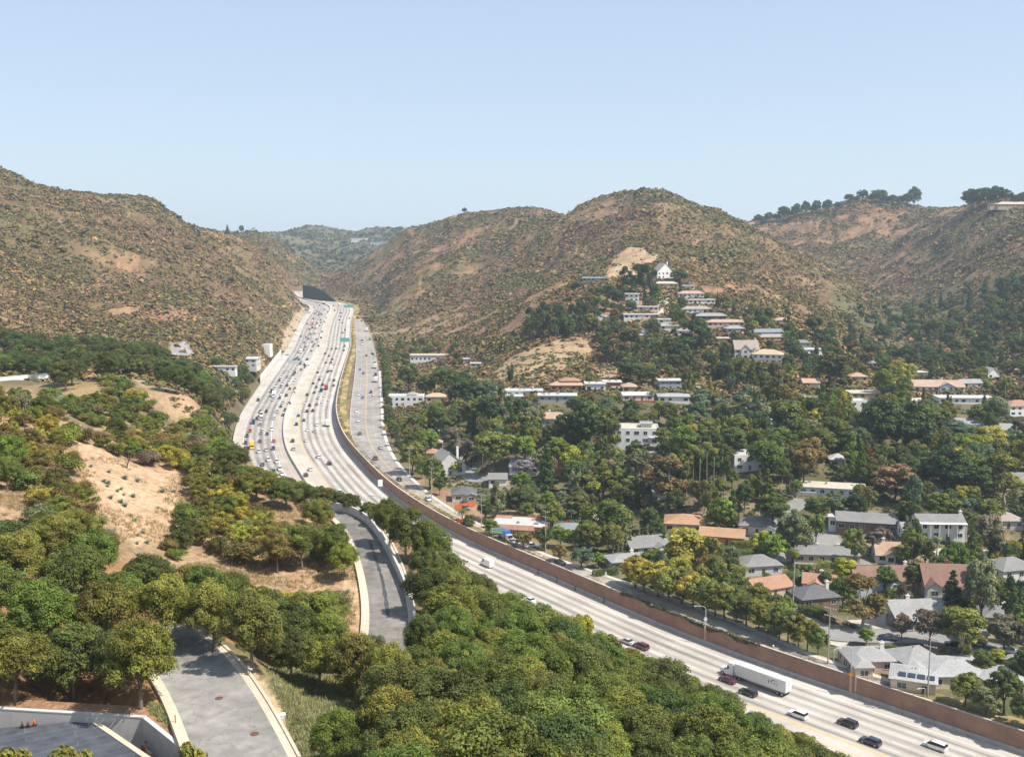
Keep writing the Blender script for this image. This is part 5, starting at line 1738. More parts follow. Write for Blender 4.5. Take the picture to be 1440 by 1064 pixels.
for t in [
        ('broadleaf', 1018, 698, 750, 44, 'bright green'), ('broadleaf', 1115, 712, 792, 58, 'grey green'), ('broadleaf', 1147, 720, 768, 34, 'mid green'), ('broadleaf', 1085, 690, 745, 50, 'dark olive'), ('broadleaf', 1150, 695, 735, 50, 'mid green'),
        ('cypress', 1269, 682, 737, 14, 'dark green'), ('cypress', 1277, 688, 738, 12, 'dark green'), ('broadleaf', 1316, 688, 738, 48, 'mid green'), ('eucalyptus', 1212, 803, 884, 72, 'bronze brown'), ('eucalyptus', 1270, 818, 872, 26, 'grey purple'),
        ('conifer', 1337, 797, 872, 34, 'dark green'), ('broadleaf', 1378, 780, 884, 62, 'grey green'), ('broadleaf', 1352, 850, 918, 80, 'olive green'), ('broadleaf', 1308, 852, 908, 54, 'grey purple'), ('broadleaf', 1412, 858, 918, 58, 'grey purple'), ('broadleaf', 1268, 858, 900, 32, 'grey purple'),
        ('broadleaf', 1218, 880, 908, 26, 'bright green'), ('broadleaf', 1402, 911, 931, 27, 'yellow green'), ('broadleaf', 1436, 922, 948, 26, 'yellow green'), ('broadleaf', 1356, 945, 1005, 56, 'olive green'), ('broadleaf', 1412, 934, 1012, 62, 'deep green'), ('broadleaf', 1386, 962, 1020, 52, 'grey green'), ('broadleaf', 1443, 975, 1035, 56, 'deep green'),
        ('broadleaf', 962, 737, 808, 72, 'gold green'), ('broadleaf', 998, 752, 806, 40, 'gold green'), ('broadleaf', 893, 783, 836, 52, 'gold green'), ('broadleaf', 926, 790, 848, 56, 'gold green'), ('broadleaf', 958, 800, 858, 56, 'olive green'), ('broadleaf', 990, 812, 868, 52, 'olive green'), ('broadleaf', 1020, 824, 880, 50, 'olive green'), ('broadleaf', 1050, 836, 890, 50, 'dark olive'), ('broadleaf', 1080, 846, 902, 48, 'olive green'), ('broadleaf', 1108, 858, 914, 44, 'dark olive'), ('broadleaf', 1135, 872, 924, 36, 'olive green'),
        ('broadleaf', 1188, 782, 826, 42, 'yellow green'), ('broadleaf', 1160, 800, 832, 26, 'mid green'), ('broadleaf', 1246, 792, 832, 30, 'mid green'), ('broadleaf', 1284, 792, 832, 32, 'deep green'), ('broadleaf', 1300, 755, 800, 40, 'dark olive'), ('broadleaf', 1272, 762, 795, 36, 'olive green'), ('conifer', 1332, 752, 800, 20, 'dark green'), ('conifer', 1356, 760, 802, 18, 'dark green'),
        ('broadleaf', 1235, 740, 780, 46, 'grey purple'), ('broadleaf', 1390, 720, 790, 60, 'grey purple'), ('broadleaf', 1405, 752, 782, 46, 'golden yellow'), ('broadleaf', 1205, 755, 785, 34, 'olive green'),
        ('eucalyptus', 937, 638, 716, 62, 'bronze brown'), ('eucalyptus', 900, 632, 706, 40, 'grey green'), ('eucalyptus', 873, 636, 700, 34, 'grey green'), ('eucalyptus', 845, 650, 708, 44, 'olive green'), ('broadleaf', 695, 604, 664, 62, 'olive green'), ('broadleaf', 738, 612, 656, 46, 'bright green'), ('broadleaf', 785, 612, 660, 44, 'bright green'), ('conifer', 768, 622, 692, 30, 'dark green'), ('broadleaf', 734, 680, 728, 56, 'deep green'), ('broadleaf', 700, 690, 722, 26, 'dark olive'),
        ('broadleaf', 737, 645, 670, 34, 'pale purple'), ('broadleaf', 655, 615, 655, 48, 'grey purple'), ('broadleaf', 640, 600, 635, 40, 'grey purple'), ('broadleaf', 605, 640, 688, 40, 'mid green'), ('broadleaf', 580, 620, 668, 40, 'olive green'), ('broadleaf', 642, 646, 668, 26, 'yellow green'), ('conifer', 622, 652, 682, 14, 'dark green'),
        ('broadleaf', 690, 728, 754, 28, 'bright green'), ('broadleaf', 736, 745, 772, 30, 'bronze brown'), ('broadleaf', 766, 738, 774, 30, 'deep green'), ('broadleaf', 788, 738, 770, 34, 'bright green'), ('broadleaf', 788, 762, 792, 26, 'bronze brown'), ('broadleaf', 818, 768, 800, 38, 'blue green'), ('broadleaf', 842, 774, 798, 22, 'bright green'), ('broadleaf', 660, 722, 746, 24, 'dark olive'), ('broadleaf', 856, 700, 765, 66, 'mid green'), ('broadleaf', 812, 690, 730, 44, 'dark olive'),
        ('fan_palm', 974, 620, 694, 17, 'olive green'), ('fan_palm', 983, 626, 698, 17, 'mid green'), ('fan_palm', 993, 616, 692, 17, 'olive green'), ('fan_palm', 967, 628, 690, 16, 'mid green'), ('fan_palm', 849, 640, 705, 14, 'olive green'), ('fan_palm', 859, 642, 706, 15, 'dry brown'), ('fan_palm', 1187, 632, 674, 15, 'olive green'), ('fan_palm', 1427, 586, 632, 16, 'deep green'), ('fan_palm', 801, 500, 534, 9, 'olive green'), ('fan_palm', 1115, 764, 852, 20, 'olive green'), ('fan_palm', 771, 514, 546, 9, 'olive green'), ('fan_palm', 1003, 625, 690, 16, 'olive green'),
        ('feather_palm', 1050, 768, 796, 26, 'mid green'), ('feather_palm', 1156, 784, 812, 28, 'olive green'), ('feather_palm', 1040, 790, 820, 28, 'olive green'), ('feather_palm', 1112, 798, 824, 26, 'mid green'), ('feather_palm', 650, 714, 736, 22, 'olive green'), ('feather_palm', 690, 742, 760, 18, 'olive green'),
        ('cypress', 716, 516, 538, 5, 'dark green'), ('cypress', 720, 510, 538, 6, 'dark green'), ('cypress', 1298, 546, 572, 6, 'dark green'), ('cypress', 1332, 552, 574, 6, 'dark green'), ('cypress', 1336, 556, 576, 5, 'dark green'),
        ('eucalyptus', 975, 452, 503, 48, 'dark green'), ('broadleaf', 955, 480, 512, 40, 'dark green'), ('eucalyptus', 888, 455, 492, 40, 'bronze brown'), ('eucalyptus', 865, 470, 510, 34, 'bronze brown'), ('eucalyptus', 915, 470, 500, 30, 'olive green'), ('broadleaf', 885, 500, 538, 44, 'deep green'), ('broadleaf', 918, 515, 540, 26, 'deep green'),
        ('eucalyptus', 880, 376, 412, 20, 'dark green'), ('eucalyptus', 895, 372, 415, 22, 'dark green'), ('eucalyptus', 907, 372, 418, 20, 'dark green'), ('eucalyptus', 918, 380, 425, 20, 'dark green'), ('broadleaf', 922, 402, 426, 18, 'bright green'), ('broadleaf', 855, 400, 428, 30, 'deep green'), ('broadleaf', 870, 408, 432, 26, 'dark green'), ('broadleaf', 812, 396, 406, 16, 'deep green'), ('broadleaf', 955, 378, 400, 26, 'mid green'),
        ('eucalyptus', 745, 432, 465, 16, 'dark green'), ('eucalyptus', 766, 425, 472, 20, 'dark green'), ('eucalyptus', 785, 430, 474, 18, 'dark green'), ('eucalyptus', 806, 428, 470, 20, 'dark green'), ('eucalyptus', 822, 424, 468, 20, 'dark green'), ('broadleaf', 795, 445, 472, 28, 'deep green'), ('broadleaf', 757, 450, 474, 24, 'deep green'), ('broadleaf', 830, 440, 466, 26, 'olive green'), ('eucalyptus', 838, 420, 455, 16, 'dark green'),
        ('broadleaf', 1143, 440, 475, 24, 'dark olive'), ('broadleaf', 1105, 465, 480, 26, 'bright green'), ('broadleaf', 1060, 450, 466, 16, 'yellow green'), ('eucalyptus', 1172, 488, 548, 52, 'dark olive'), ('eucalyptus', 1203, 480, 532, 44, 'bronze brown'), ('broadleaf', 1242, 518, 562, 32, 'bright green'), ('broadleaf', 1274, 510, 545, 32, 'gold green'), ('broadleaf', 1270, 528, 564, 28, 'bright green'),
        ('broadleaf', 1236, 556, 640, 74, 'dark green'), ('broadleaf', 1282, 560, 645, 76, 'deep green'), ('broadleaf', 1312, 572, 618, 64, 'dark olive'), ('broadleaf', 1348, 592, 632, 62, 'blue green'), ('broadleaf', 1392, 598, 640, 56, 'gold green'), ('broadleaf', 1378, 568, 602, 42, 'olive green'), ('broadleaf', 1330, 625, 700, 84, 'dark green'), ('broadleaf', 1300, 640, 690, 50, 'dark olive'), ('broadleaf', 1372, 640, 704, 70, 'deep green'), ('eucalyptus', 1412, 636, 712, 60, 'olive green'),
        ('broadleaf', 1256, 650, 706, 68, 'dry brown'), ('broadleaf', 1200, 600, 650, 56, 'dark green'), ('broadleaf', 1285, 606, 640, 40, 'blue green'), ('broadleaf', 1208, 585, 630, 40, 'grey green'), ('broadleaf', 1105, 560, 615, 66, 'dark olive'), ('broadleaf', 1150, 600, 645, 60, 'dark olive'), ('broadleaf', 1030, 600, 650, 50, 'deep green'), ('eucalyptus', 1060, 545, 610, 40, 'grey green'), ('eucalyptus', 1100, 520, 575, 44, 'bronze brown'), ('broadleaf', 1130, 628, 680, 44, 'bronze brown'), ('broadleaf', 1175, 690, 735, 44, 'deep green'), ('broadleaf', 1205, 690, 735, 36, 'dark green'),
        ('broadleaf', 960, 512, 524, 14, 'red flowered'), ('broadleaf', 1222, 628, 648, 24, 'red flowered'), ('broadleaf', 650, 728, 745, 18, 'red flowered'), ('broadleaf', 797, 730, 744, 16, 'red flowered'),
        ('broadleaf', 980, 580, 612, 34, 'grey green'), ('broadleaf', 1045, 550, 575, 34, 'blue green'), ('broadleaf', 990, 545, 590, 40, 'blue green'), ('broadleaf', 825, 560, 640, 60, 'dark green'), ('broadleaf', 850, 575, 630, 46, 'dark olive'), ('broadleaf', 800, 575, 640, 50, 'dark olive'), ('broadleaf', 690, 555, 605, 44, 'dark green'), ('broadleaf', 655, 530, 580, 50, 'dark green'), ('broadleaf', 668, 560, 600, 40, 'olive green'), ('broadleaf', 625, 515, 555, 44, 'dark olive'), ('broadleaf', 575, 510, 552, 36, 'dark olive'), ('broadleaf', 600, 525, 560, 34, 'mid green'),
        ('laurel', 905, 792, 842, 50, 'gold green'), ('laurel', 940, 800, 856, 54, 'olive green'), ('laurel', 974, 806, 864, 54, 'gold green'), ('laurel', 1006, 818, 876, 54, 'olive green'), ('laurel', 1036, 830, 886, 52, 'mid green'), ('laurel', 1066, 842, 898, 52, 'olive green'), ('laurel', 1096, 852, 910, 50, 'dark olive'), ('laurel', 1122, 864, 920, 44, 'olive green'), ('laurel', 1150, 884, 930, 32, 'mid green'),
        ('laurel', 920, 775, 826, 46, 'mid green'), ('laurel', 1030, 806, 862, 50, 'mid green'), ('laurel', 1066, 822, 876, 46, 'olive green'), ('laurel', 1096, 836, 886, 42, 'mid green'), ('laurel', 990, 796, 846, 48, 'olive green'), ('laurel', 955, 782, 834, 48, 'gold green'),
        # near oaks by eye
        ('oak', 198, 862, 1004, 128, 'olive green'), ('oak', 105, 868, 985, 120, 'dark olive'), ('oak', 22, 872, 985, 110, 'olive green'), ('oak', 60, 812, 925, 120, 'mid green'), ('oak', 150, 806, 925, 110, 'olive green'), ('oak', 235, 800, 905, 100, 'olive green'), ('oak', -10, 780, 890, 110, 'mid green'),
        ('oak', 355, 822, 945, 104, 'olive green'), ('oak', 300, 810, 918, 90, 'olive green'), ('oak', 410, 878, 960, 80, 'dark olive'), ('oak', 450, 885, 968, 84, 'olive green'), ('oak', 502, 880, 985, 96, 'olive green'), ('oak', 550, 898, 1000, 84, 'olive green'), ('oak', 520, 886, 975, 66, 'dark olive'), ('oak', 596, 856, 945, 70, 'dark olive'), ('oak', 470, 990, 1085, 90, 'mid green'),
        ('oak', 360, 655, 704, 70, 'olive green'), ('oak', 330, 625, 668, 56, 'dark olive'), ('oak', 402, 672, 716, 56, 'dark olive'), ('oak', 428, 676, 716, 44, 'dark olive'), ('oak', 448, 700, 745, 50, 'olive green'), ('oak', 470, 735, 800, 60, 'mid green'), ('oak', 484, 758, 815, 54, 'olive green'), ('oak', 425, 730, 800, 70, 'olive green'), ('oak', 390, 740, 805, 64, 'bronze brown'), ('oak', 470, 690, 716, 40, 'dark olive'), ('oak', 492, 692, 722, 34, 'dark olive'),
        ('oak', 12, 608, 668, 60, 'bright green'), ('oak', 10, 640, 690, 44, 'mid green'),
        ('oak', 548, 696, 770, 56, 'olive green'), ('oak', 572, 710, 790, 66, 'dark olive'), ('oak', 606, 730, 805, 70, 'mid green'), ('oak', 600, 790, 870, 72, 'dark olive'),
        ('oak', 352, 655, 690, 40, 'dark olive'), ('oak', 378, 660, 694, 42, 'olive green'), ('oak', 404, 668, 700, 40, 'dark olive'), ('oak', 426, 674, 706, 38, 'olive green'), ('oak', 447, 682, 710, 36, 'dark olive'), ('oak', 463, 684, 712, 30, 'olive green'), ('oak', 480, 690, 714, 30, 'dark olive'), ('oak', 498, 694, 720, 30, 'dark olive'), ('oak', 518, 704, 730, 34, 'dark olive'), ('oak', 535, 706, 742, 40, 'olive green'),
        ('laurel', 1225, 274, 284, 14, 'dark green'), ('laurel', 1264, 276, 288, 16, 'deep green'), ('laurel', 1204, 276, 284, 12, 'dark green'), ('laurel', 1178, 284, 294, 14, 'dark green'), ('laurel', 1142, 290, 300, 14, 'deep green'), ('laurel', 1112, 296, 306, 14, 'dark green'), ('laurel', 1092, 301, 311, 14, 'dark green'), ('laurel', 1074, 306, 315, 12, 'dark green'), ('laurel', 1375, 274, 292, 18, 'dark green'), ('laurel', 1394, 272, 288, 18, 'deep green'), ('laurel', 1428, 274, 288, 18, 'dark green'), ('laurel', 1245, 276, 286, 14, 'dark green'),
        # skyline
        ('broadleaf', 653, 292, 301, 8, 'dark green'), ('broadleaf', 340, 317, 330, 9, 'dark green'), ('conifer', 320, 316, 330, 6, 'dark green'), ('broadleaf', 334, 324, 331, 6, 'dark green'),
        ('broadleaf', 1285, 264, 292, 17, 'dark green'), ('broadleaf', 1275, 272, 290, 14, 'dark green'), ('broadleaf', 1236, 267, 284, 24, 'dark green'), ('broadleaf', 1213, 267, 282, 15, 'dark green'), ('broadleaf', 1194, 273, 284, 14, 'dark green'), ('broadleaf', 1254, 274, 286, 14, 'deep green'), ('broadleaf', 1163, 281, 296, 14, 'dark green'), ('broadleaf', 1133, 283, 302, 12, 'dark green'), ('broadleaf', 1120, 287, 304, 14, 'dark green'), ('broadleaf', 1102, 290, 308, 16, 'dark green'), ('broadleaf', 1082, 299, 311, 12, 'dark green'), ('broadleaf', 1066, 302, 314, 12, 'dark green'), ('broadleaf', 1148, 282, 300, 12, 'deep green'),
        ('broadleaf', 1364, 266, 295, 20, 'dark green'), ('broadleaf', 1385, 264, 288, 26, 'dark green'), ('broadleaf', 1402, 263, 286, 24, 'dark green'), ('broadleaf', 1415, 267, 286, 16, 'dark green'), ('broadleaf', 1438, 270, 286, 16, 'deep green')]:
    T(*t)

for px_, Y_, h_, wd_, k_, col_ in ((880, 197, 8.5, 5.0, 'broadleaf', 'bronze brown'), (862, 188, 6.5, 4.4, 'broadleaf', 'russet'), (902, 192, 6.0, 4.4, 'broadleaf', 'russet'), (825, 190, 8.0, 5.0, 'broadleaf', 'yellow green'), (848, 196, 8.0, 5.5, 'broadleaf', 'grey green')):
    x_ = (px_ - 720) / 1500 * Y_ * 1.0
    plant(k_, x_, float(Y_), float(hmap(x_, Y_)) - .1, h_, wd_, col_)
    reg(x_, Y_, wd_ * .5)
ALLOW_END = len(PLANTS)


def road_clear(x, y, r):
    o, i = nearest(RW, [x], [y])
    if -1.5 < o[0] < FW + r * .5:
        return False
    o, i = nearest(SC, [x], [y])
    if abs(o[0]) < SW2[i[0]] + 1.5 and abs(o[0]) < 12:
        return False
    for l_, hw_ in ((DR, DRW + 1.2), (NR, NRW + 1.2)) + tuple((s_[0], s_[2] / 2 + .5) for s_ in STREETS):
        if np.min((l_[:, 0] - x) ** 2 + (l_[:, 1] - y) ** 2) < (hw_ + .5) ** 2:
            return False
    return True


def fill(poly, ntry, kinds, colours, hr, wr, limit, f=.62, tol=.12, ymin=40, ymax=1200, group=None, houses=True, big=1.0):
    """dart throwing: trees stand where the ground polygon is, keep apart, and leave views open"""
    kx = np.array([p_[0] for p_ in poly])
    ky = np.array([p_[1] for p_ in poly])
    qx = rng.uniform(kx.min(), kx.max(), ntry)
    qy = rng.uniform(ky.min(), ky.max(), ntry)
    m = inpoly(qx, qy, poly)
    qx, qy = qx[m], qy[m]
    X, Y, Zz = hit(qx, qy)
    kn, kw = zip(*kinds)
    kw = np.array(kw) / sum(kw)
    cn, cw = zip(*colours)
    cw = np.array(cw) / sum(cw)
    done = 0
    for x, y, z in zip(X, Y, Zz):
        if not (x == x) or y < ymin or y > ymax:
            continue
        k_ = str(rng.choice(kn, p=kw))
        h = rng.uniform(*hr) * big
        wd = h * rng.uniform(*wr)
        if k_ in ('conifer',):
            wd *= .5
            h *= 1.3
        elif k_ == 'cypress':
            wd = h * .18
        elif k_ == 'eucalyptus':
            wd *= .62
            h *= 1.35
        elif k_ == 'fan_palm':
            h, wd = h * 1.15, rng.uniform(2.8, 3.8)
        elif k_ == 'feather_palm':
            h, wd = h * .65, rng.uniform(4, 5.2)
        if clash(x, y, wd * .5, f):
            continue
        if houses and any((q['x'] - x) ** 2 + (q['y'] - y) ** 2 < (q['r'] * .75 + wd * .25) ** 2 for q in HOUSES):
            continue
        if blocked(x, y, z, h, wd, tol) or not road_clear(x, y, wd * .4):
            continue
        plant(k_, float(x), float(y), float(z) - .1, h, wd, str(rng.choice(cn, p=cw)), group)
        reg(x, y, wd * .5)
        done += 1
        if done >= limit:
            break
    return done


OAKC = [('dark olive', 3), ('olive green', 4), ('mid green', 2), ('deep green', 1)]
# the wood on the near slopes
wood_a = [(-60, 790), (130, 775), (265, 800), (330, 855), (470, 885), (515, 905), (560, 935), (545, 985), (500, 960), (380, 925), (300, 903), (262, 905), (205, 985), (-60, 975)]
wood_b = [(592, 900), (592, 800), (560, 735), (530, 712), (575, 705), (650, 770), (720, 845), (860, 905), (1000, 960), (1230, 1075), (1260, 1180), (430, 1180), (440, 1085), (545, 1075), (560, 1010), (600, 950)]
nA = fill(wood_a, 5000, [('oak', 1)], OAKC, (6.0, 9.0), (.95, 1.25), 75, .60, .06, group='oaks of the near slope', houses=False)
nB = fill(wood_b, 9000, [('oak', 1)], OAKC, (6.0, 9.5), (.92, 1.2), 125, .58, .05, group='oaks between driveway and freeway', houses=False)
wood_c = [(-40, 478), (200, 492), (275, 500), (345, 525), (352, 545), (335, 590), (318, 612), (270, 560), (230, 545), (185, 530), (100, 545), (80, 560), (-40, 560)]
nC = fill(wood_c, 6000, [('oak', 1)], [('dark olive', 4), ('deep green', 3), ('mid green', 1)], (7.0, 11), (1.0, 1.3), 105, .6, .08, 240, 900, 'oaks of the wood below the mountain', houses=True)
# shrubs on the near crest
cr = [(-60, 545), (60, 560), (110, 615), (240, 630), (330, 620), (440, 680), (450, 700), (505, 740), (500, 800), (480, 880), (330, 850), (260, 795), (130, 770), (-60, 790)]
nD0 = fill(cr, 3000, [('scrub_oak', 1)], [('olive green', 4), ('bronze brown', 2.5), ('dark olive', 2), ('gold green', 1), ('mid green', 1.5)], (2.8, 4.8), (1.15, 1.5), 105, .56, .025, 100, 300, 'scrub oaks of the sandy slope', houses=False)
nD = fill(cr, 3000, [('shrub', 1)], [('bronze brown', 3), ('dry brown', 1.6), ('olive green', 3), ('mid green', 1), ('grey green', .8), ('bright green', .6), ('grey purple', .9), ('gold green', .8)], (2.2, 4.4), (1.3, 1.9), 140, .60, .10, 100, 300, 'shrubs on the sandy slope', houses=False)
sp = [(60, 560), (100, 535), (230, 548), (300, 590), (330, 640), (300, 640), (200, 620), (100, 612)]
nE0 = fill(sp, 1500, [('scrub_oak', 1)], [('olive green', 4), ('dark olive', 2), ('gold green', .8), ('mid green', 1.5)], (3.0, 5.0), (1.2, 1.6), 34, .6, .05, 240, 420, 'scrub oaks on the spur', houses=False)
nE = fill(sp, 1500, [('shrub', 1)], [('olive green', 3), ('mid green', 2), ('grey green', 1), ('dry brown', 1), ('gold green', 1)], (2.2, 4.5), (1.4, 2.0), 60, .55, .12, 240, 420, 'shrubs on the spur', houses=False)
nG = fill([(400, 940), (560, 940), (620, 1000), (600, 1064), (440, 1064)], 600, [('shrub', 1)], [('grey green', 2), ('olive green', 2), ('mid green', 1)], (.7, 1.5), (1.4, 2), 22, .8, .3, 60, 200, 'shrubs on the grass bank', houses=False)
# bottom edge
for px_, py_, wd_ in ((98, 1053, 5.0), (268, 1055, 4.0), (2, 1055, 4.4)):
    a_, b_ = ray(px_, py_)
    g_ = float(hmap(float(a_) * 88, 88.0))
    plant('laurel', float(a_) * 88, 88.0, g_, (CAMZ + float(b_) * 88 - g_) * 1.04, wd_ * 1.5, 'olive green', 'slim trees at the building')
# neighbourhood
KS = [('broadleaf', 2.0), ('laurel', 2.6), ('pepper', 2.6), ('eucalyptus', 1.5), ('conifer', .9), ('cypress', .3), ('fan_palm', .25), ('feather_palm', .2)]
CS = [('dark olive', 2.4), ('olive green', 3.4), ('mid green', 3.6), ('deep green', 1.8), ('dark green', .7), ('grey green', 1.0), ('bright green', 1.5), ('bronze brown', .7), ('gold green', .7), ('yellow green', .5), ('grey purple', .12), ('blue green', .5)]
sub = [(545, 560), (560, 515), (640, 515), (690, 545), (850, 540), (1000, 520), (1180, 520), (1440, 520), (1500, 560), (1500, 1030), (1330, 995), (1200, 945), (1100, 892), (900, 825), (820, 790), (700, 740), (640, 715), (575, 665), (548, 610)]
# street side trees along the boulevard's far kerb
for t in np.linspace(.02, .98, 46):
    i = int(t * (len(SC) - 1))
    if SC[i, 1] > 1000:
        continue
    tt, nn = normals2(SC)
    q = SC[i] - nn[i] * (SW2[i] + rng.uniform(4.0, 6.5))
    z = float(hmap(q[0], q[1]))
    h = rng.uniform(6, 9.5)
    if clash(q[0], q[1], 2.6, .8) or blocked(q[0], q[1], z, h, h * .8, .12) or not road_clear(q[0], q[1], 1):
        continue
    plant('laurel', float(q[0]), float(q[1]), z, h, h * .8, str(rng.choice(['dark olive', 'olive green', 'mid green', 'deep green'])), 'trees along the boulevard')
    reg(q[0], q[1], h * .4)
midp = [(560, 560), (700, 570), (860, 620), (1000, 600), (1180, 590), (1440, 600), (1440, 700), (1180, 690), (1000, 690), (880, 720), (760, 690), (640, 640)]
nM = fill(midp, 6000, [('broadleaf', 2), ('laurel', 2), ('pepper', 2), ('eucalyptus', 2), ('conifer', .6)], CS, (10.0, 15.0), (.75, 1.0), 130, .5, .15, 360, 640, 'tall trees of the neighbourhood')
nS = fill(sub, 20000, KS, CS, (6.5, 12.0), (.75, 1.0), 460, .44, .13, 240, 720, 'trees of the neighbourhood')
slope = [(800, 440), (850, 400), (930, 405), (1000, 420), (1110, 455), (1180, 495), (1190, 540), (860, 535), (842, 490), (740, 470), (740, 445)]
nT = fill(slope, 7000, [('laurel', 4), ('conifer', .5), ('eucalyptus', 1.6)], [('dark olive', 3), ('deep green', 3), ('dark green', 2), ('olive green', 2), ('bright green', .6), ('bronze brown', .8)], (6, 11), (.75, 1.0), 260, .44, .15, 560, 1000, 'trees on the house slope')
can = [(1150, 480), (1230, 440), (1310, 425), (1440, 400), (1500, 420), (1500, 530), (1190, 525)]
nU = fill(can, 6000, [('eucalyptus', 2), ('conifer', .8), ('pepper', 2.4)], [('dark green', 2), ('deep green', 3), ('dark olive', 3), ('mid green', 2), ('blue green', 1.0)], (8, 14), (.95, 1.2), 190, .46, .5, 640, 1150, 'trees in the right canyon')
gb = [(545, 545), (560, 480), (640, 490), (660, 515), (560, 520)]
fill(gb, 500, [('broadleaf', 1)], [('dark olive', 3), ('olive green', 2), ('deep green', 1)], (5, 9), (.8, 1), 30, .6, .1, 560, 1200, 'trees by the school hall')
nF = fill(sub, 9000, [('shrub', 1)], CS, (1.4, 3.0), (1.2, 1.9), 70, .7, .12, 240, 420, 'garden shrubs')


# ------------------------------------------------------------------ scrub and grass nobody could count
SLOPE = (Z - CAMZ) / GYm
RUNMAX = np.maximum.accumulate(np.where(GYm > 150, SLOPE, -9), 0)


def visible(x, y, z, margin):
    fa = np.clip(np.round((x / y - GA[0]) / (GA[1] - GA[0])), 0, NA - 1).astype(int)
    fl = np.clip(np.floor((np.log(y) - GL[0]) / (GL[1] - GL[0])) - 2, 0, NY - 1).astype(int)
    return (z - CAMZ) / y > RUNMAX[fl, fa] - margin


def scrub(name, x, y, z, r, colour, nface, seed, flat_=.75, fsize=.85):
    r_ = np.random.default_rng(seed)
    n = len(x)
    rep = np.repeat(np.arange(n), nface)
    d = unit(len(rep), r_)
    d[:, 2] = np.abs(d[:, 2])
    rr = r[rep] * r_.uniform(.35, 1.0, len(rep)) * (.7 + .6 * vnoise(d[:, 0] * 1.7 + rep * 3.1, d[:, 1] * 1.7 + rep * 1.7, seed))
    cen = np.stack([x[rep], y[rep], z[rep]], 1) + d * rr[:, None] * np.array([1, 1, flat_])
    v, f, nn = leaf_quads(cen, d + np.array([0, 0, .5]), 1.0, r_, 1.25, .5)
    # scale each quad about its own centre
    s = (r[rep] * fsize)
    v = (v.reshape(-1, 4, 3) - cen[:, None]) * s[:, None, None] + cen[:, None]
    c = colour[rep] * r_.uniform(.7, 1.3, (len(rep), 1))
    o = bpy.data.objects.new(name, np_mesh(name, v.reshape(-1, 3), f, [SCRUBM], False, col=np.repeat(c, 4, 0)))
    link(o)
    return tag(o, kind='stuff')


def scatter(n, y0, y1, a0, a1, dens):
    Y = np.sqrt(rng.uniform(y0 ** 2, y1 ** 2, n))
    a = rng.uniform(a0, a1, n)
    x = a * Y
    z = hmap(x, Y)
    k_ = dens(x, Y, z) > rng.random(n)
    return x[k_], Y[k_], z[k_]


PALS = 1.3 * np.array([(.070, .072, .028), (.092, .090, .032), (.120, .106, .038), (.130, .090, .054), (.160, .108, .066), (.17, .135, .05), (.080, .080, .040), (.24, .165, .09)])


def scol(x, y, r_):
    q = fbm(x / 70, y / 70, 301, 3)
    w = np.stack([2.0 * sstep(.62, .4, q) + .35, 2.0 * sstep(.65, .45, q) + .5, 1.2 + 0 * q, 1.0 * sstep(.42, .6, q) + .25, 1.1 * sstep(.45, .62, q) + .1, .3 + .6 * sstep(.52, .7, fbm(x / 110, y / 110, 311, 2)), .8 + 0 * q, .2 + 0 * q], 1)
    c = np.cumsum(w, 1)
    u = r_.random(len(x)) * c[:, -1]
    return PALS[(u[:, None] > c).sum(1)] * r_.uniform(.8, 1.2, (len(x), 1))


CLEAR = [([(848, 390), (868, 358), (888, 346), (906, 350), (924, 364), (905, 380), (890, 392)], 820, 1250), ([(683, 534), (720, 500), (770, 482), (812, 468), (836, 490), (822, 512), (790, 520), (740, 538)], 560, 800),
         ([(825, 537), (850, 515), (876, 512), (868, 532)], 560, 800), ([(236, 482), (264, 478), (276, 502), (236, 502)], 600, 900), ([(392, 500), (398, 470), (410, 445), (428, 432), (434, 440), (420, 462), (405, 500)], 800, 1500)]


def hill_dens(x, y, z):
    q = fbm(x / 28, y / 28, 401, 4)
    d = .62 + 2.4 * (q - .40) + 1.6 * (fbm(x / 110, y / 110, 411, 3) - .5)
    o, i = nearest(RW, x, y)
    d = np.where((o > -9) & (o < FW + 6) & (y < 2000), 0, d)
    o2, i2_ = nearest(SC, x, y)
    d = np.where(np.abs(o2) < SW2[i2_] + 2.5, 0, d)
    u, v = proj(x, y, z)
    for pl, ya, yb in CLEAR:
        d = np.where(inpoly(u, v, pl) & (y > ya) & (y < yb), .03, d)
    flat_ = (y < 640) & (x / y > .02) & (v > 560)
    d = np.where(flat_, 0, d)
    return d * visible(x, y, z + 2, .012)


x, y, z = scatter(380000, 430, 1000, -.62, .62, lambda x, y, z: hill_dens(x, y, z) * ((y > 560) | (x < -100)))
r_ = np.random.default_rng(5)
rad = r_.lognormal(math.log(1.0), .52, len(x)).clip(.5, 3.4)

scrub('chaparral_scrub', x, y, z - .1, rad, scol(x, y, r_) * np.array([1.06, .92, .80]), 11, 6)
x, y, z = scatter(700000, 1000, 2250, -.62, .62, lambda x, y, z: hill_dens(x, y, z) * .7)
rad = r_.lognormal(math.log(1.3), .5, len(x)).clip(.8, 5)

scrub('chaparral_scrub', x, y, z - .2, rad, scol(x, y, r_) * np.array([1.06, .92, .80]), 7, 7)
x, y, z = scatter(120000, 2250, 4200, -.62, .62, lambda x, y, z: np.clip(.6 + 2.4 * (fbm(x / 160, y / 160, 421, 4) - .45), 0, 1) * visible(x, y, z + 3, .008))
rad = r_.lognormal(math.log(4.2), .45, len(x)).clip(2, 10)

cc = scol(x, y, r_) * .6 + np.array([.0, .005, .0])
scrub('chaparral_scrub', x, y, z - .3, rad, cc, 7, 8)
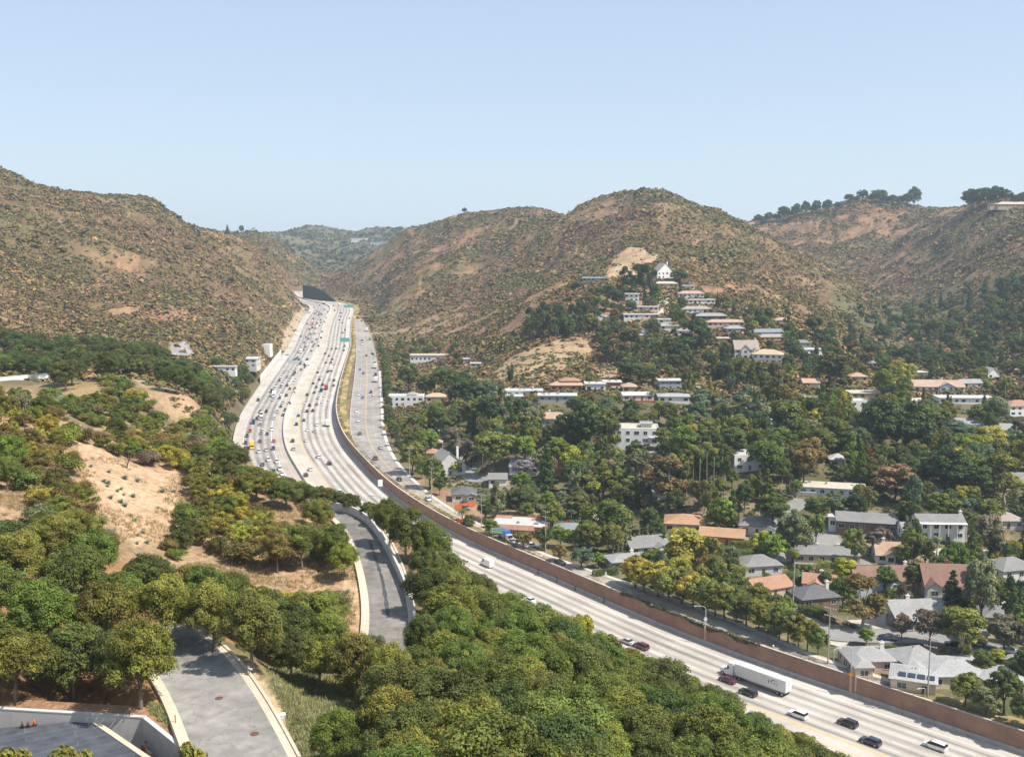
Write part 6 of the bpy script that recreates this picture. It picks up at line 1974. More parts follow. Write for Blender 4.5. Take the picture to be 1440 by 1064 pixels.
# understorey between the neighbourhood trees and on the near slope
def und(x, y, z):
    u, v = proj(x, y, z)
    o, i = nearest(RW, x, y)
    d = .85 * (fbm(x / 10, y / 10, 431, 3) > .40)
    d = np.where((o > -20) & (o < FW + 3), 0, d)
    for s_ in STREETS:
        oo, i = nearest(s_[0], x, y)
        d = np.where(np.abs(oo) < s_[2] / 2 + 1, 0, d)
    for q in HOUSES:
        d = np.where((q['x'] - x) ** 2 + (q['y'] - y) ** 2 < (q['r'] * 1.05) ** 2, 0, d)
    return d * inpoly(u, v, [(540, 560), (560, 500), (1500, 440), (1500, 1050), (1330, 1000), (1000, 870), (600, 700)])


x, y, z = scatter(42000, 230, 700, -.15, .5, und)
rad = r_.lognormal(math.log(.9), .4, len(x)).clip(.4, 2.2)
cc = np.array([(.06, .075, .025), (.09, .10, .03), (.075, .11, .025), (.13, .11, .05)])[r_.integers(0, 4, len(x))]
scrub('garden_undergrowth', x, y, z - .05, rad, cc, 22, 9, .8, .5)
x, y, z = scatter(9000, 130, 430, -.35, .5, lambda x, y, z: np.where((nearest(RW, x, y)[0] > FW + 2.5) & (nearest(RW, x, y)[0] < FW + 45), .8, 0) * (np.abs(nearest(DR, x, y)[0]) > 5.5))
rad = r_.lognormal(math.log(.8), .4, len(x)).clip(.3, 1.8)
cc = np.array([(.07, .075, .025), (.10, .09, .035), (.085, .10, .025), (.14, .11, .055)])[r_.integers(0, 4, len(x))]
scrub('bank_scrub', x, y, z - .05, rad, cc, 20, 10, .8, .5)
# grass
def tufts(name, x, y, z, h, cols, seed, per=7):
    r_ = np.random.default_rng(seed)
    n = len(x) * per
    rep = np.repeat(np.arange(len(x)), per)
    b = np.stack([x[rep], y[rep], z[rep]], 1) + np.stack([r_.normal(0, .16, n), r_.normal(0, .16, n), np.zeros(n)], 1)
    a = r_.uniform(0, 6.28, n)
    s = np.stack([np.cos(a), np.sin(a), 0 * a], 1) * .035
    tip = b + np.stack([r_.normal(0, .14, n), r_.normal(0, .14, n), h[rep] * r_.uniform(.6, 1.2, n)], 1)
    v = np.stack([b - s, b + s, tip + s * .3, tip - s * .3], 1)
    c = cols[r_.integers(0, len(cols), n)] * r_.uniform(.75, 1.25, (n, 1))
    o = bpy.data.objects.new(name, np_mesh(name, v.reshape(-1, 3), np.arange(n * 4).reshape(n, 4), [SCRUBM], False, col=np.repeat(c, 4, 0)))
    link(o)
    return tag(o, kind='stuff')


qx, qy = rng.uniform(200, 620, 26000), rng.uniform(920, 1150, 26000)
m = inpoly(qx, qy, [(372, 938), (440, 942), (545, 985), (600, 1064), (560, 1150), (470, 1150), (425, 1085), (395, 990)]) | inpoly(qx, qy, [(208, 990), (225, 990), (262, 1060), (255, 1060)])
x, y, z = hit(qx[m], qy[m])
tufts('grass', x, y, z - .05, r_.uniform(.15, .5, len(x)), 1.5 * np.array([(.14, .15, .05), (.20, .19, .08), (.10, .13, .05), (.26, .22, .11), (.12, .15, .085)]), 12)
qx, qy = rng.uniform(-20, 520, 26000), rng.uniform(545, 880, 26000)
m = inpoly(qx, qy, [(-60, 560), (110, 600), (250, 640), (420, 690), (505, 760), (500, 880), (330, 840), (140, 780), (-60, 800)])
x, y, z = hit(qx[m], qy[m])
m = (fbm(x / 7, y / 7, 451, 3) > .47) & (y < 300)
tufts('dry_grass', x[m], y[m], z[m] - .05, r_.uniform(.2, .55, m.sum()), np.array([(.36, .26, .13), (.28, .21, .09), (.20, .18, .07), (.40, .28, .15)]), 15, 9)
# dry weeds along the top of the brick wall
i = rng.integers(20, wend, 9000)
o_ = -rng.uniform(.6, 2.6, 9000)
wx_ = RW[i, 0] + RWN[i, 0] * o_ + rng.normal(0, 1.2, 9000) * RWT_[i, 0]
wy_ = RW[i, 1] + RWN[i, 1] * o_ + rng.normal(0, 1.2, 9000) * RWT_[i, 1]
m = (fbm(wx_ / 6, wy_ / 6, 441, 3) > .45)
tufts('dry_grass', wx_[m], wy_[m], (RWZ[i] + hwl[i])[m], r_.uniform(.25, .7, m.sum()), np.array([(.34, .25, .09), (.28, .19, .08), (.17, .15, .05)]), 13)
qx, qy = rng.uniform(1190, 1380, 9000), rng.uniform(945, 1020, 9000)
m = inpoly(qx, qy, [(1150, 935), (1210, 948), (1300, 970), (1360, 1005), (1345, 1015), (1240, 985)])
x, y, z = hit(qx[m], qy[m])
tufts('dry_grass', x, y, z - .02, r_.uniform(.3, .8, len(x)), np.array([(.36, .27, .08), (.30, .21, .07), (.20, .18, .05)]), 14)
# ------------------------------------------------------------------ vehicles
PAINT = tinted('car_paint', .28, .5, .0, .6, .03, 1.0)
CGLASS = plain('car_glass', (.018, .022, .026), .06, .1, 1, spec=.8)
TYRE = plain('tyre_rubber', (.02, .02, .02), .9, .1, 3)
RIM = plain('rim_metal', (.42, .42, .43), .35, .1, 3, metal=.8)
LAMP = plain('lamp_lens', (.75, .76, .78), .15, .05, 3)
TAIL = plain('tail_lens', (.38, .02, .02), .2, .05, 3)
METAL = plain('galvanised_metal', (.46, .47, .48), .5, .12, 2)
CC = {'black': (.012, .012, .014), 'dark grey': (.05, .052, .056), 'grey': (.16, .165, .17), 'silver': (.44, .45, .46), 'white': (.78, .78, .77), 'red': (.42, .025, .02), 'navy': (.014, .024, .065), 'dark red': (.13, .012, .018), 'yellow': (.75, .52, .05), 'blue': (.03, .12, .42), 'orange': (.6, .2, .04), 'maroon': (.09, .01, .035), 'light blue': (.2, .45, .6)}
# stations: x, belt, roof, half width, half width of roof
SHAPES = {
    'sedan': ([(-2.35, .74, .75, .72, .66), (-2.22, .93, .95, .86, .74), (-1.60, .97, 1.0, .90, .74), (-.95, .98, 1.38, .91, .60), (.25, .96, 1.42, .91, .62), (1.15, .93, .96, .90, .76), (2.1, .80, .82, .85, .72), (2.36, .60, .61, .72, .64)], (3, 4), 1.42, -1.40, .33),
    'suv': ([(-2.34, .82, .84, .80, .7), (-2.28, 1.04, 1.06, .90, .72), (-2.02, 1.07, 1.60, .93, .68), (.30, 1.05, 1.68, .93, .70), (1.12, 1.03, 1.06, .92, .78), (2.08, .95, .97, .88, .74), (2.36, .68, .7, .76, .68)], (2, 3), 1.45, -1.42, .37),
    'minivan': ([(-2.56, .82, .84, .84, .74), (-2.5, 1.05, 1.08, .94, .76), (-2.25, 1.08, 1.66, .97, .72), (.55, 1.06, 1.74, .97, .74), (1.62, 1.0, 1.03, .95, .8), (2.3, .88, .9, .90, .76), (2.56, .64, .66, .78, .7)], (2, 3), 1.58, -1.52, .34),
    'van': ([(-2.95, 1.0, 1.1, .94, .9), (-2.93, 1.3, 2.50, .98, .88), (.75, 1.3, 2.52, .98, .88), (1.35, 1.3, 2.42, .98, .84), (2.05, 1.22, 1.25, .96, .84), (2.75, 1.02, 1.05, .92, .8), (2.95, .7, .72, .84, .76)], (2, 3), 1.9, -1.75, .36),
}


def wheel_geo(r, w):
    a, b = MB(), MB()
    a.tube([(0, -w / 2, 0), (0, w / 2, 0)], r, 14)
    b.tube([(0, -w / 2 - .012, 0), (0, w / 2 + .012, 0)], r * .62, 10)
    return a, b


def car_geo(shape):
    st, cab, xf, xr, wr = SHAPES[shape]
    zb = .24
    n = len(st)
    body, side, front, rear = MB(), [], [], []
    V = []
    for x, zt, zr_, hw_, hr in st:
        lo = zb if abs(x) < abs(st[0][0]) - .05 else zb + .12
        V += [(x, -hw_ * .93, lo), (x, -hw_, .55 if zt > .6 else zt * .8), (x, -hw_ * .985, zt), (x, -hr, zr_), (x, hr, zr_), (x, hw_ * .985, zt), (x, hw_, .55 if zt > .6 else zt * .8), (x, hw_ * .93, lo)]
    F = []
    c0, c1 = cab
    glass = {'side_window': [], 'windscreen': [], 'rear_window': []}
    for i in range(n - 1):
        for k_ in range(8):
            j = (k_ + 1) % 8
            f = (i * 8 + k_, (i + 1) * 8 + k_, (i + 1) * 8 + j, i * 8 + j)
            if k_ in (2, 4) and c0 - 1 <= i <= c1 and shape != 'van':
                glass['side_window'].append((f, k_))
            elif k_ in (2, 4) and shape == 'van' and i in (c0, c1):
                glass['side_window'].append((f, k_))
            elif k_ == 3 and i == c1:
                glass['windscreen'].append((f, k_))
            elif k_ == 3 and i == c0 - 1 and shape != 'van':
                glass['rear_window'].append((f, k_))
            else:
                F.append(f)
    F.append(tuple(range(7, -1, -1)))
    F.append(tuple(range((n - 1) * 8, n * 8)))
    body.add(V, F, 0)
    out = []
    for nm, fs in glass.items():
        for s_ in ((2, 4) if nm == 'side_window' else (3,)):
            g = MB()
            for f, k_ in fs:
                if k_ == s_:
                    g.add([V[q] for q in f], [(0, 1, 2, 3)], 1)
            if g.v:
                out.append((nm, g))
    lamps = []
    L_ = st[-1][0]
    hwf = st[-1][3]
    for s_ in (-1, 1):
        a = MB()
        a.box(L_ - .18, L_ + .015, s_ * hwf * .72 - .16, s_ * hwf * .72 + .16, .52, .66, 3)
        lamps.append(('headlight', a, LAMP))
        a = MB()
        zt = .82 if shape != 'van' else 1.1
        a.box(st[0][0] - .02, st[0][0] + .12, s_ * st[0][3] * .82 - .11, s_ * st[0][3] * .82 + .11, zt - .12, zt + .1, 4)
        lamps.append(('taillight', a, TAIL))
    return body, out, lamps, [(x, s_ * (max(q[3] for q in st) - .13)) for x in (xf, xr) for s_ in (-1, 1)], wr


def far_mesh(shape):
    body, gl, lamps, wh, wr = car_geo(shape)
    m = MB()
    m.add(body.v, body.f, 0)
    for nm, g in gl:
        m.add(g.v, g.f, 1)
    for x, y in wh:
        m.tube([(x, y - .12, wr), (x, y + .12, wr)], wr, 10, True, 2)
    for nm, a, mt in lamps:
        m.add(a.v, a.f, 3 if nm == 'headlight' else 4)
    return m.mesh('car', [PAINT, CGLASS, TYRE, LAMP, TAIL])


FARM = {k_: far_mesh(k_) for k_ in SHAPES}
# box trucks: cab and cargo box
def truck_mesh(Lb, hb):
    m = MB()
    m.box(-Lb / 2, Lb / 2 - 2.2, -1.22, 1.22, 1.0, hb, 5)
    m.hull([(Lb / 2 - 2.1, -1.1, .5), (Lb / 2, -1.1, .5), (Lb / 2, 1.1, .5), (Lb / 2 - 2.1, 1.1, .5)], [(Lb / 2 - 2.1, -1.05, 2.4), (Lb / 2 - .6, -1.0, 2.4), (Lb / 2 - .6, 1.0, 2.4), (Lb / 2 - 2.1, 1.05, 2.4)], 0)
    m.hull([(Lb / 2 - .33, -.98, 1.4), (Lb / 2 - .26, -.98, 1.4), (Lb / 2 - .26, .98, 1.4), (Lb / 2 - .33, .98, 1.4)], [(Lb / 2 - .62, -.94, 2.25), (Lb / 2 - .53, -.94, 2.25), (Lb / 2 - .53, .94, 2.25), (Lb / 2 - .62, .94, 2.25)], 1)
    m.box(-Lb / 2 + .3, Lb / 2 - .5, -.5, .5, .55, .98, 2)
    for x in (-Lb / 2 + 1.2, Lb / 2 - 1.2):
        for y in (-1.02, 1.02):
            m.tube([(x, y - .14, .46), (x, y + .14, .46)], .46, 12, True, 2)
    return m


_tr = truck_mesh(8.5, 3.6)
TRUCKM = _tr.mesh('box_truck', [PAINT, CGLASS, TYRE, LAMP, TAIL, plain('cargo_white', (.72, .72, .71), .5, .05, 1)])
TRUCKP = _tr.mesh('box_truck', [PAINT, CGLASS, TYRE, LAMP, TAIL, PAINT])
CARS = []
TYPEWORD = {'sedan': 'car', 'suv': 'SUV', 'minivan': 'minivan', 'van': 'van', 'truck': 'box truck', 'ptruck': 'box truck'}


def far_car(x, y, z, ang, shape, colour, where):
    me = TRUCKM if shape == 'truck' else TRUCKP if shape == 'ptruck' else FARM[shape]
    o = bpy.data.objects.new({'sedan': 'car', 'suv': 'suv', 'minivan': 'minivan', 'van': 'van', 'truck': 'box_truck', 'ptruck': 'box_truck'}[shape], me)
    link(o)
    o.location = (x, y, z)
    o.rotation_euler = (0, 0, ang)
    o.color = (*CC[colour], 1)
    o['category'] = TYPEWORD[shape]
    CARS.append(dict(o=o, shape=shape, colour=colour, where=where, x=x, y=y))
    return o


_near = {}


def near_car(x, y, z, ang, shape, colour, label, group=None):
    key = shape
    if key not in _near:
        e = bpy.data.objects.new('car' if shape == 'sedan' else shape, None)
        COL.objects.link(e)
        body, gl, lamps, wh, wr = car_geo(shape)
        b = body.build('body', PAINT, e, True)
        b.data.polygons.foreach_set('use_smooth', np.zeros(len(b.data.polygons), bool))
        for nm, g in gl:
            g.build(nm, CGLASS, e)
        for nm, a, mt in lamps:
            a.build(nm, mt, e)
        ta, ra = wheel_geo(wr, .23)
        tm_, rm2 = ta.mesh('tyre', TYRE, True), ra.mesh('rim', RIM)
        for px_, py_ in wh:
            t = link(bpy.data.objects.new('wheel', tm_), e)
            t.location = (px_, py_, wr)
            link(bpy.data.objects.new('rim', rm2), t)
        _near[key] = e
        r = e
    else:
        s = _near[key]
        r = s.copy()
        COL.objects.link(r)
        for ch in list(s.children):
            c = ch.copy()
            COL.objects.link(c)
            c.parent = r
            for g in ch.children:
                d = g.copy()
                COL.objects.link(d)
                d.parent = c
    r.location = (x, y, z)
    r.rotation_euler = (0, 0, ang)
    for c in r.children:
        if c.name.startswith('body'):
            c.color = (*CC[colour], 1)
    tag(r, label, TYPEWORD[shape], group or 'vehicles in the near traffic')
    return r


def road_at(px, py, dz=.6):
    """freeway point under a vehicle seen at a photo pixel, with the lane's heading"""
    Y = 500.0
    for _ in range(14):
        x_, Y = on_z(px, py, zf(Y) + dz)
    x_, Y = float(x_), float(Y)
    o, i = nearest(RW, [x_], [Y])
    t = RWT_[i[0]]
    return x_, Y, float(zf(RW[i[0], 1])) + .02, float(o[0]), math.atan2(t[1], t[0]), int(i[0])


def stretch(px, py):
    if py < 437:
        return 'under the far dark wall'
    if py < 462:
        return 'near the farther green sign'
    if py < 486:
        return 'between the two green signs'
    if py < 508:
        return 'beside the nearer green sign'
    if py < 530:
        return 'just before the nearer sign'
    if py < 552:
        return 'level with the red box truck'
    if py < 575:
        return 'just before the red truck'
    if py < 603:
        return 'level with the light blue truck'
    if py < 632:
        return 'at the median curve'
    if py < 665:
        return 'on the wide curve'
    return 'beside the near hillside'


z1 = lambda p_: (400 + p_[0] / 8.87, 390 + p_[1] / 8.87)
z2 = lambda p_: (320 + p_[0] / 7.883, 500 + p_[1] / 7.883)
z3 = lambda p_: (320 + p_[0] / 5.913, 600 + p_[1] / 5.913)
Bk, Dg, Gy, Si, Wh, Rd, Nv, Dr = 'black', 'dark grey', 'grey', 'silver', 'white', 'red', 'navy', 'dark red'
cars = []
for q, l_ in ((z2, [(625, 185, Si), (593, 235, Wh), (573, 275, Dg), (605, 312, Wh), (533, 337, Wh), (590, 347, Gy), (490, 398, Bk, 'van'), (515, 445, Wh, 'truck'), (500, 487, Si), (340, 492, Bk), (660, 235, Gy), (745, 190, Bk), (728, 210, Bk), (685, 270, Si), (748, 272, Wh), (735, 305, Wh), (660, 332, Bk), (690, 365, Bk), (745, 368, Dg), (738, 407, Si), (598, 428, Wh), (652, 441, Bk, 'suv'), (578, 467, Bk), (612, 521, Si), (685, 526, Bk, 'suv'), (590, 561, Bk), (640, 602, Dg), (550, 620, Si), (617, 656, Bk), (517, 694, Si), (430, 617, Bk, 'suv'), (362, 620, Dg), (375, 660, Wh, 'van'), (325, 695, Bk), (375, 703, Si, 'suv'), (287, 742, Nv, 'van'), (360, 762, Gy), (392, 806, Wh), (490, 815, Wh, 'suv'), (250, 835, Rd), (372, 858, Gy), (440, 862, Bk), (217, 887, Dg, 'suv'), (200, 966, Nv), (270, 966, Dg), (358, 946, Nv), (513, 946, Rd), (195, 1023, Dr), (270, 1013, 'yellow', 'ptruck'), (508, 1026, Nv, 'suv'),
                (755, 35, Bk), (790, 42, Bk), (725, 55, Bk), (710, 80, Gy), (883, 43, Bk), (815, 68, Bk), (805, 92, Bk, 'suv'), (848, 96, Bk), (888, 102, Wh, 'truck'), (860, 127, Dg), (815, 154, Dg), (700, 167, Wh), (770, 130, Wh),
                (990, 765, Wh), (885, 822, Wh), (965, 835, Si, 'suv'), (872, 937, Wh), (722, 942, Dg, 'suv'), (730, 1032, Si, 'suv'), (765, 757, Bk), (847, 712, Dg), (787, 662, Dg), (882, 613, Dg), (945, 607, Bk, 'suv'), (910, 548, Bk, 'suv'), (988, 537, Gy), (1050, 513, Wh), (1125, 491, Wh), (848, 521, Wh), (883, 431, Bk), (1000, 466, Si), (1072, 443, Wh), (962, 406, Dg), (985, 347, Dg), (1040, 387, Bk, 'van'), (1055, 320, Bk, 'suv'), (1096, 362, Rd, 'ptruck'), (1175, 328, Dg), (950, 304, Dg), (1018, 263, Dg), (1235, 283, Dg), (1183, 271, Dg), (1130, 266, Si), (1040, 226, Wh), (1000, 184, Bk), (1150, 160, Wh, 'truck'), (1110, 178, Bk), (1258, 172, 'light blue', 'truck'), (1020, 131, Wh), (1148, 76, Rd), (1090, 76, Dg), (1162, 39, Dg), (1110, 765, 'light blue', 'truck')]),
              (z3, [(262, 206, Wh), (322, 191, Si), (382, 181, Nv), (340, 273, Wh), (410, 289, Wh, 'suv'), (292, 312, Dg), (435, 349, Wh, 'suv'), (255, 349, Wh), (318, 374, Wh, 'suv'), (382, 370, Nv), (453, 390, Wh), (755, 247, Wh), (845, 302, Bk, 'suv'), (688, 351, Wh, 'suv'), (650, 399, Dg), (833, 524, Dr), (930, 537, Wh, 'suv'), (1030, 663, Wh)]),
              (z1, [(283, 582, Dg), (350, 588, 'orange', 'ptruck'), (410, 572, Bk), (352, 628, Bk), (497, 556, Bk), (387, 637, Dg), (325, 707, Bk), (310, 645, Dg), (420, 697, Wh), (375, 702, Gy), (470, 677, Dg), (345, 807, Bk), (300, 767, Dg), (400, 772, Bk), (430, 812, Wh), (458, 752, Bk), (425, 854, Bk), (350, 772, Wh), (270, 747, Dg), (245, 812, Bk), (205, 737, Bk), (375, 832, Dg), (355, 862, Gy), (262, 867, Bk), (205, 882, Dg), (335, 917, Bk), (240, 907, Dg), (205, 932, Wh, 'truck'), (185, 972, Wh), (130, 1027, Bk), (160, 1002, Dg), (285, 1022, Bk), (405, 422, Dg), (380, 452, Bk), (430, 432, Gy), (450, 452, Bk), (470, 467, Dg), (395, 492, Wh), (450, 532, Bk), (520, 502, Dg), (405, 318, Bk), (370, 377, Dg), (440, 347, Bk), (480, 372, Wh), (500, 402, Dg), (540, 432, Bk), (555, 362, Dg), (610, 352, Bk), (440, 602, Gy), (455, 562, Bk), (430, 522, Wh), (490, 330, Nv, 'truck'), (360, 515, Bk), (370, 545, Wh), (425, 470, Bk), (460, 500, Wh),
                    (687, 347, Nv, 'truck'), (757, 357, Dg), (628, 412, Bk), (705, 442, Dg), (700, 487, Dg), (685, 527, Bk), (720, 564, Bk), (808, 507, Dg), (757, 652, Dg), (725, 692, Dg), (715, 772, Gy), (752, 854, Dg), (740, 907, Bk), (545, 882, Wh), (590, 892, Dg), (645, 887, Dr), (510, 947, Dg), (555, 977, Bk), (598, 1020, Dg), (570, 1057, Dg)])):
    for c in l_:
        px_, py_ = q(c)
        x, Y, z, off_, ang, i_ = road_at(px_, py_)
        if not (2 < off_ < 55):
            continue
        far_side = off_ > 31
        if any((c2['x'] - x) ** 2 + ((c2['y'] - Y) * .8) ** 2 < 9 for c2 in CARS):
            continue
        shape = c[3] if len(c) > 3 else ('suv' if rng.random() < .3 else 'sedan')
        if off_ < 22.5:
            lane_ = int((off_ - 4.2) // 3.66)
            lw = ['the outer lane', 'the second lane', 'the middle lane', 'the fourth lane', 'the fifth lane'][max(0, min(4, lane_))]
        elif off_ < 31:
            lw = 'the carpool lane'
        elif off_ < 37.4:
            lw = 'the median lane'
        else:
            lw = ['the first lane', 'the second lane', 'the third lane', 'the outer lane'][max(0, min(3, int((off_ - 37.4) // 3.66)))]
        o = far_car(x, Y, z, ang + (math.pi if far_side else 0), shape, c[2], None)
        CARS[-1]['base'] = f"{c[2]} {TYPEWORD[shape]} in {lw} of the {'crowded' if far_side else 'open'} side, {stretch(px_, py_)}"
        CARS[-1]['short'] = f"{c[2]} {TYPEWORD[shape]}, {'crowded' if far_side else 'open'} side, {lw[4:]}, {stretch(px_, py_)}"
        o['group'] = 'vehicles in the crowded carriageway' if far_side else 'vehicles in the open carriageway'


def sep_at(px, py, dz=.6):
    Y = 500.0
    for _ in range(14):
        x_, Y = on_z(px, py, zf(Y) + hw(Y) + dz)
    x_, Y = float(x_), float(Y)
    o, i = nearest(SC, [x_], [Y])
    t, nl_ = normals2(SC)
    t, nl_ = t[i[0]], nl_[i[0]]
    o = np.clip(o, -SW2[i[0]] * .72, SW2[i[0]] * .6)
    if Y < 620:
        o = np.sign(o + 1e-6) * SW2[i[0]] * .5
    x_, Y = SC[i[0]] + nl_ * o[0]
    return float(x_), float(Y), float(zf(Y) + hw(Y)) + .13, float(o[0]), math.atan2(t[1], t[0])


z4 = lambda p_: (480 + p_[0] / 8.87, 440 + p_[1] / 8.87)
for c in [(255, 97, Dg, 'sedan'), (257, 342, Bk, 'sedan'), (262, 387, Wh, 'van'), (245, 477, Wh, 'sedan'), (312, 532, Bk, 'sedan'), (383, 502, Dg, 'sedan'), (208, 702, 'blue', 'sedan'), (275, 752, Bk, 'sedan'), (215, 1017, Wh, 'sedan'), (268, 1052, 'blue', 'sedan'), (370, 984, Dg, 'suv'), (400, 1025, Wh, 'sedan'), (330, 222, Wh, 'truck'), (388, 328, Gy, 'van'), (452, 468, Wh, 'sedan'), (445, 515, Dg, 'suv'), (440, 625, Nv, 'suv'), (440, 680, Bk, 'truck'), (435, 770, Dg, 'van'), (435, 850, Bk, 'truck')]:
    px_, py_ = z4(c)
    x, Y, z, off_, ang = sep_at(px_, py_)
    o = far_car(x, Y, z, ang + (math.pi if off_ > 0 else 0), c[3], c[2], None)
    where = 'beside the nearer green sign' if py_ < 505 and py_ > 480 else 'far up near the hillside' if py_ <= 480 else 'past the stop line' if py_ < 525 else 'beside the dry grass strip'
    CARS[-1]['base'] = f"{c[2]} {TYPEWORD[c[3]]} {'parked at the far kerb' if c[0] > 420 else 'on the boulevard'} {where}"
    CARS[-1]['short'] = CARS[-1]['base']
    o['group'] = 'vehicles on the boulevard'
for px_, py_, shape, colour, lab in [(505, 570, 'suv', Dg, 'x'), (500, 578, 'sedan', Wh, 'white car alone on the boulevard beside the grass strip'), (498, 591, 'sedan', Wh, 'nearest white car beside the dry grass strip on the boulevard'),
                                     (516, 609, 'sedan', Dg, 'dark grey car on the boulevard beside the first roadside trees'), (529, 630, 'sedan', Si, 'silver car on the boulevard just leaving the tree shadow'), (531, 645, 'suv', Dr, 'dark red car in tree shade on the boulevard'), (552, 674, 'sedan', Bk, 'black car in deep tree shadow on the boulevard'), (581, 704, 'sedan', Wh, 'white car on the boulevard beside the weedy strip'), (694, 766, 'sedan', Si, 'silver car just behind the blue truck on the boulevard'), (761, 797, 'sedan', Dg, 'dark car with pale rear above the brick wall, alone on boulevard')][1:]:
    x, Y, z, off_, ang = sep_at(px_, py_)
    near_car(x, Y, z, ang + (math.pi if off_ > 0 else 0), shape, colour, lab, 'vehicles on the boulevard')
# near freeway traffic
for px_, py_, shape, colour, lab in [(685, 793, 'van', Wh, 'tall white van alone on the pale freeway beside the wall'), (745, 843, 'sedan', Wh, 'white car half hidden by the dark oaks near the freeway'), (902, 908, 'suv', 'maroon', 'maroon car right of the round bronze shrub on the freeway'), (1023, 955, 'sedan', 'maroon', 'dark maroon car beside the cab of the white truck'), (1052, 973, 'suv', Bk, 'black hatchback beside the trailer of the white truck'),
                                     (1122, 1004, 'suv', Wh, 'white car half hidden behind the oak tops'), (1192, 1016, 'suv', Bk, 'black SUV between the oaks and the yellow diamond sign'), (1224, 1042, 'suv', Nv, 'dark navy SUV nearest to the lower edge'), (1315, 1048, 'minivan', Wh, 'white minivan alone nearest to the brick wall'), (882, 901, 'sedan', Si, 'silver car peeping out behind the bronze shrub')]:
    x, Y, z, off_, ang, i_ = road_at(px_, py_)
    near_car(x, Y, z, ang, shape, colour, lab)
# cars in the streets
for px_, py_, shape, colour, ang, lab in [(667, 660, 'sedan', 'light blue', 15, 'pale blue car parked at the shaded side street'), (748, 769, 'sedan', Wh, -25, 'white car parked on the drive beside a utility pole'), (1210, 767, 'suv', Wh, 5, 'white SUV parked below the brown modern house'), (1248, 902, 'suv', Nv, -8, 'navy SUV parked behind the pink walled house'), (1342, 909, 'sedan', Bk, -10, 'black car in the shade under the grey purple trees'), (1379, 911, 'sedan', Dg, -10, 'dark grey car parked rightmost under the trees'), (1081, 773, 'sedan', Si, 20, 'silver car parked behind the clipped hedge'), (1068, 775, 'suv', Bk, 20, 'black SUV parked behind the clipped hedge'), (655, 716, 'sedan', Gy, -40, 'grey car behind the orange red fence'), (1420, 918, 'sedan', Si, -20, 'silver car half hidden beside the yellow green bush')]:
    x, Y, z = hit1(px_, py_)
    near_car(x, Y, z + .15, R(ang), shape, colour, lab, 'cars parked in the streets')


def boxtruck_near(x, y, z, ang, label):
    e = empty('box_truck', (x, y, z), ang, label, 'box truck', 'vehicles on the boulevard')
    m = MB()
    m.box(-3.6, 2.0, -1.2, 1.2, 1.0, 3.5)
    m.build('cargo_box', PAINT, e, color=(.03, .10, .38))
    m = MB()
    m.box(-3.64, -3.602, -.9, .9, 1.5, 3.2)
    m.build('rear_door', PAINT, e, color=(.25, .5, .75))
    m = MB()
    m.hull([(2.1, -1.1, .5), (4.0, -1.1, .5), (4.0, 1.1, .5), (2.1, 1.1, .5)], [(2.1, -1.05, 2.5), (3.4, -1, 2.5), (3.4, 1, 2.5), (2.1, 1.05, 2.5)])
    m.build('cab', PAINT, e, color=(.5, .5, .52))
    m = MB()
    m.hull([(3.74, -.96, 1.4), (3.8, -.96, 1.4), (3.8, .96, 1.4), (3.74, .96, 1.4)], [(3.42, -.92, 2.3), (3.49, -.92, 2.3), (3.49, .92, 2.3), (3.42, .92, 2.3)])
    m.build('windscreen', CGLASS, e)
    m = MB()
    m.box(-3.4, 3.6, -.5, .5, .5, .98)
    m.build('chassis', TYRE, e)
    for x_ in (-2.4, 2.9):
        for y_ in (-1.0, 1.0):
            a, b = wheel_geo(.46, .28)
            w = a.build('wheel', TYRE, e)
            w.location = (x_, y_, .46)
            b.build('rim', RIM, w)
    return e


x, Y, z, off_, ang = sep_at(676, 761)
boxtruck_near(x, Y, z, ang + math.pi * (off_ > 0), 'blue box truck under the green sign on the boulevard')

# the white articulated truck
x, Y, z, off_, ang, i_ = road_at(1068, 962, .4)
semi = empty('articulated_truck', (x, Y, z), ang, 'white articulated truck with long box trailer on the pale freeway', 'truck')
PWH = plain('truck_white', (.74, .75, .76), .4, .04, 1)
TRW = plain('trailer_white', (.70, .70, .69), .5, .06, .7)
m = MB()
m.box(-8.2, 6.6, -1.28, 1.28, 1.15, 4.05)
tr = m.build('trailer', TRW, semi)
m = MB()
m.box(-8.24, 6.64, -1.32, 1.32, 4.052, 4.12)
m.box(-8.2, 6.6, -1.31, -1.282, 1.1, 1.3)
m.box(-8.2, 6.6, 1.282, 1.31, 1.1, 1.3)
m.build('edge_rail', METAL, tr)
m = MB()
for k_ in range(24):
    q = -7.9 + k_ * .61
    if not (-6.9 < q < -3.0):
        m.box(q, q + .045, 1.281, 1.287, 1.32, 4.0)
    m.box(q, q + .045, -1.287, -1.281, 1.32, 4.0)
m.build('side_seam', plain('seam_grey', (.42, .42, .42), .6, .1, 2), tr)
for s_ in (-1, 1):
    m = MB()
    m.box(-8.25, -8.205, .03 if s_ > 0 else -1.22, 1.22 if s_ > 0 else -.03, 1.25, 3.95)
    d_ = m.build('rear_door', TRW, tr)
    m = MB()
    m.tube([(-8.28, s_ * .3, 1.3), (-8.28, s_ * .3, 3.9)], .03, 6)
    m.build('lock_bar', METAL, d_)
m = MB()
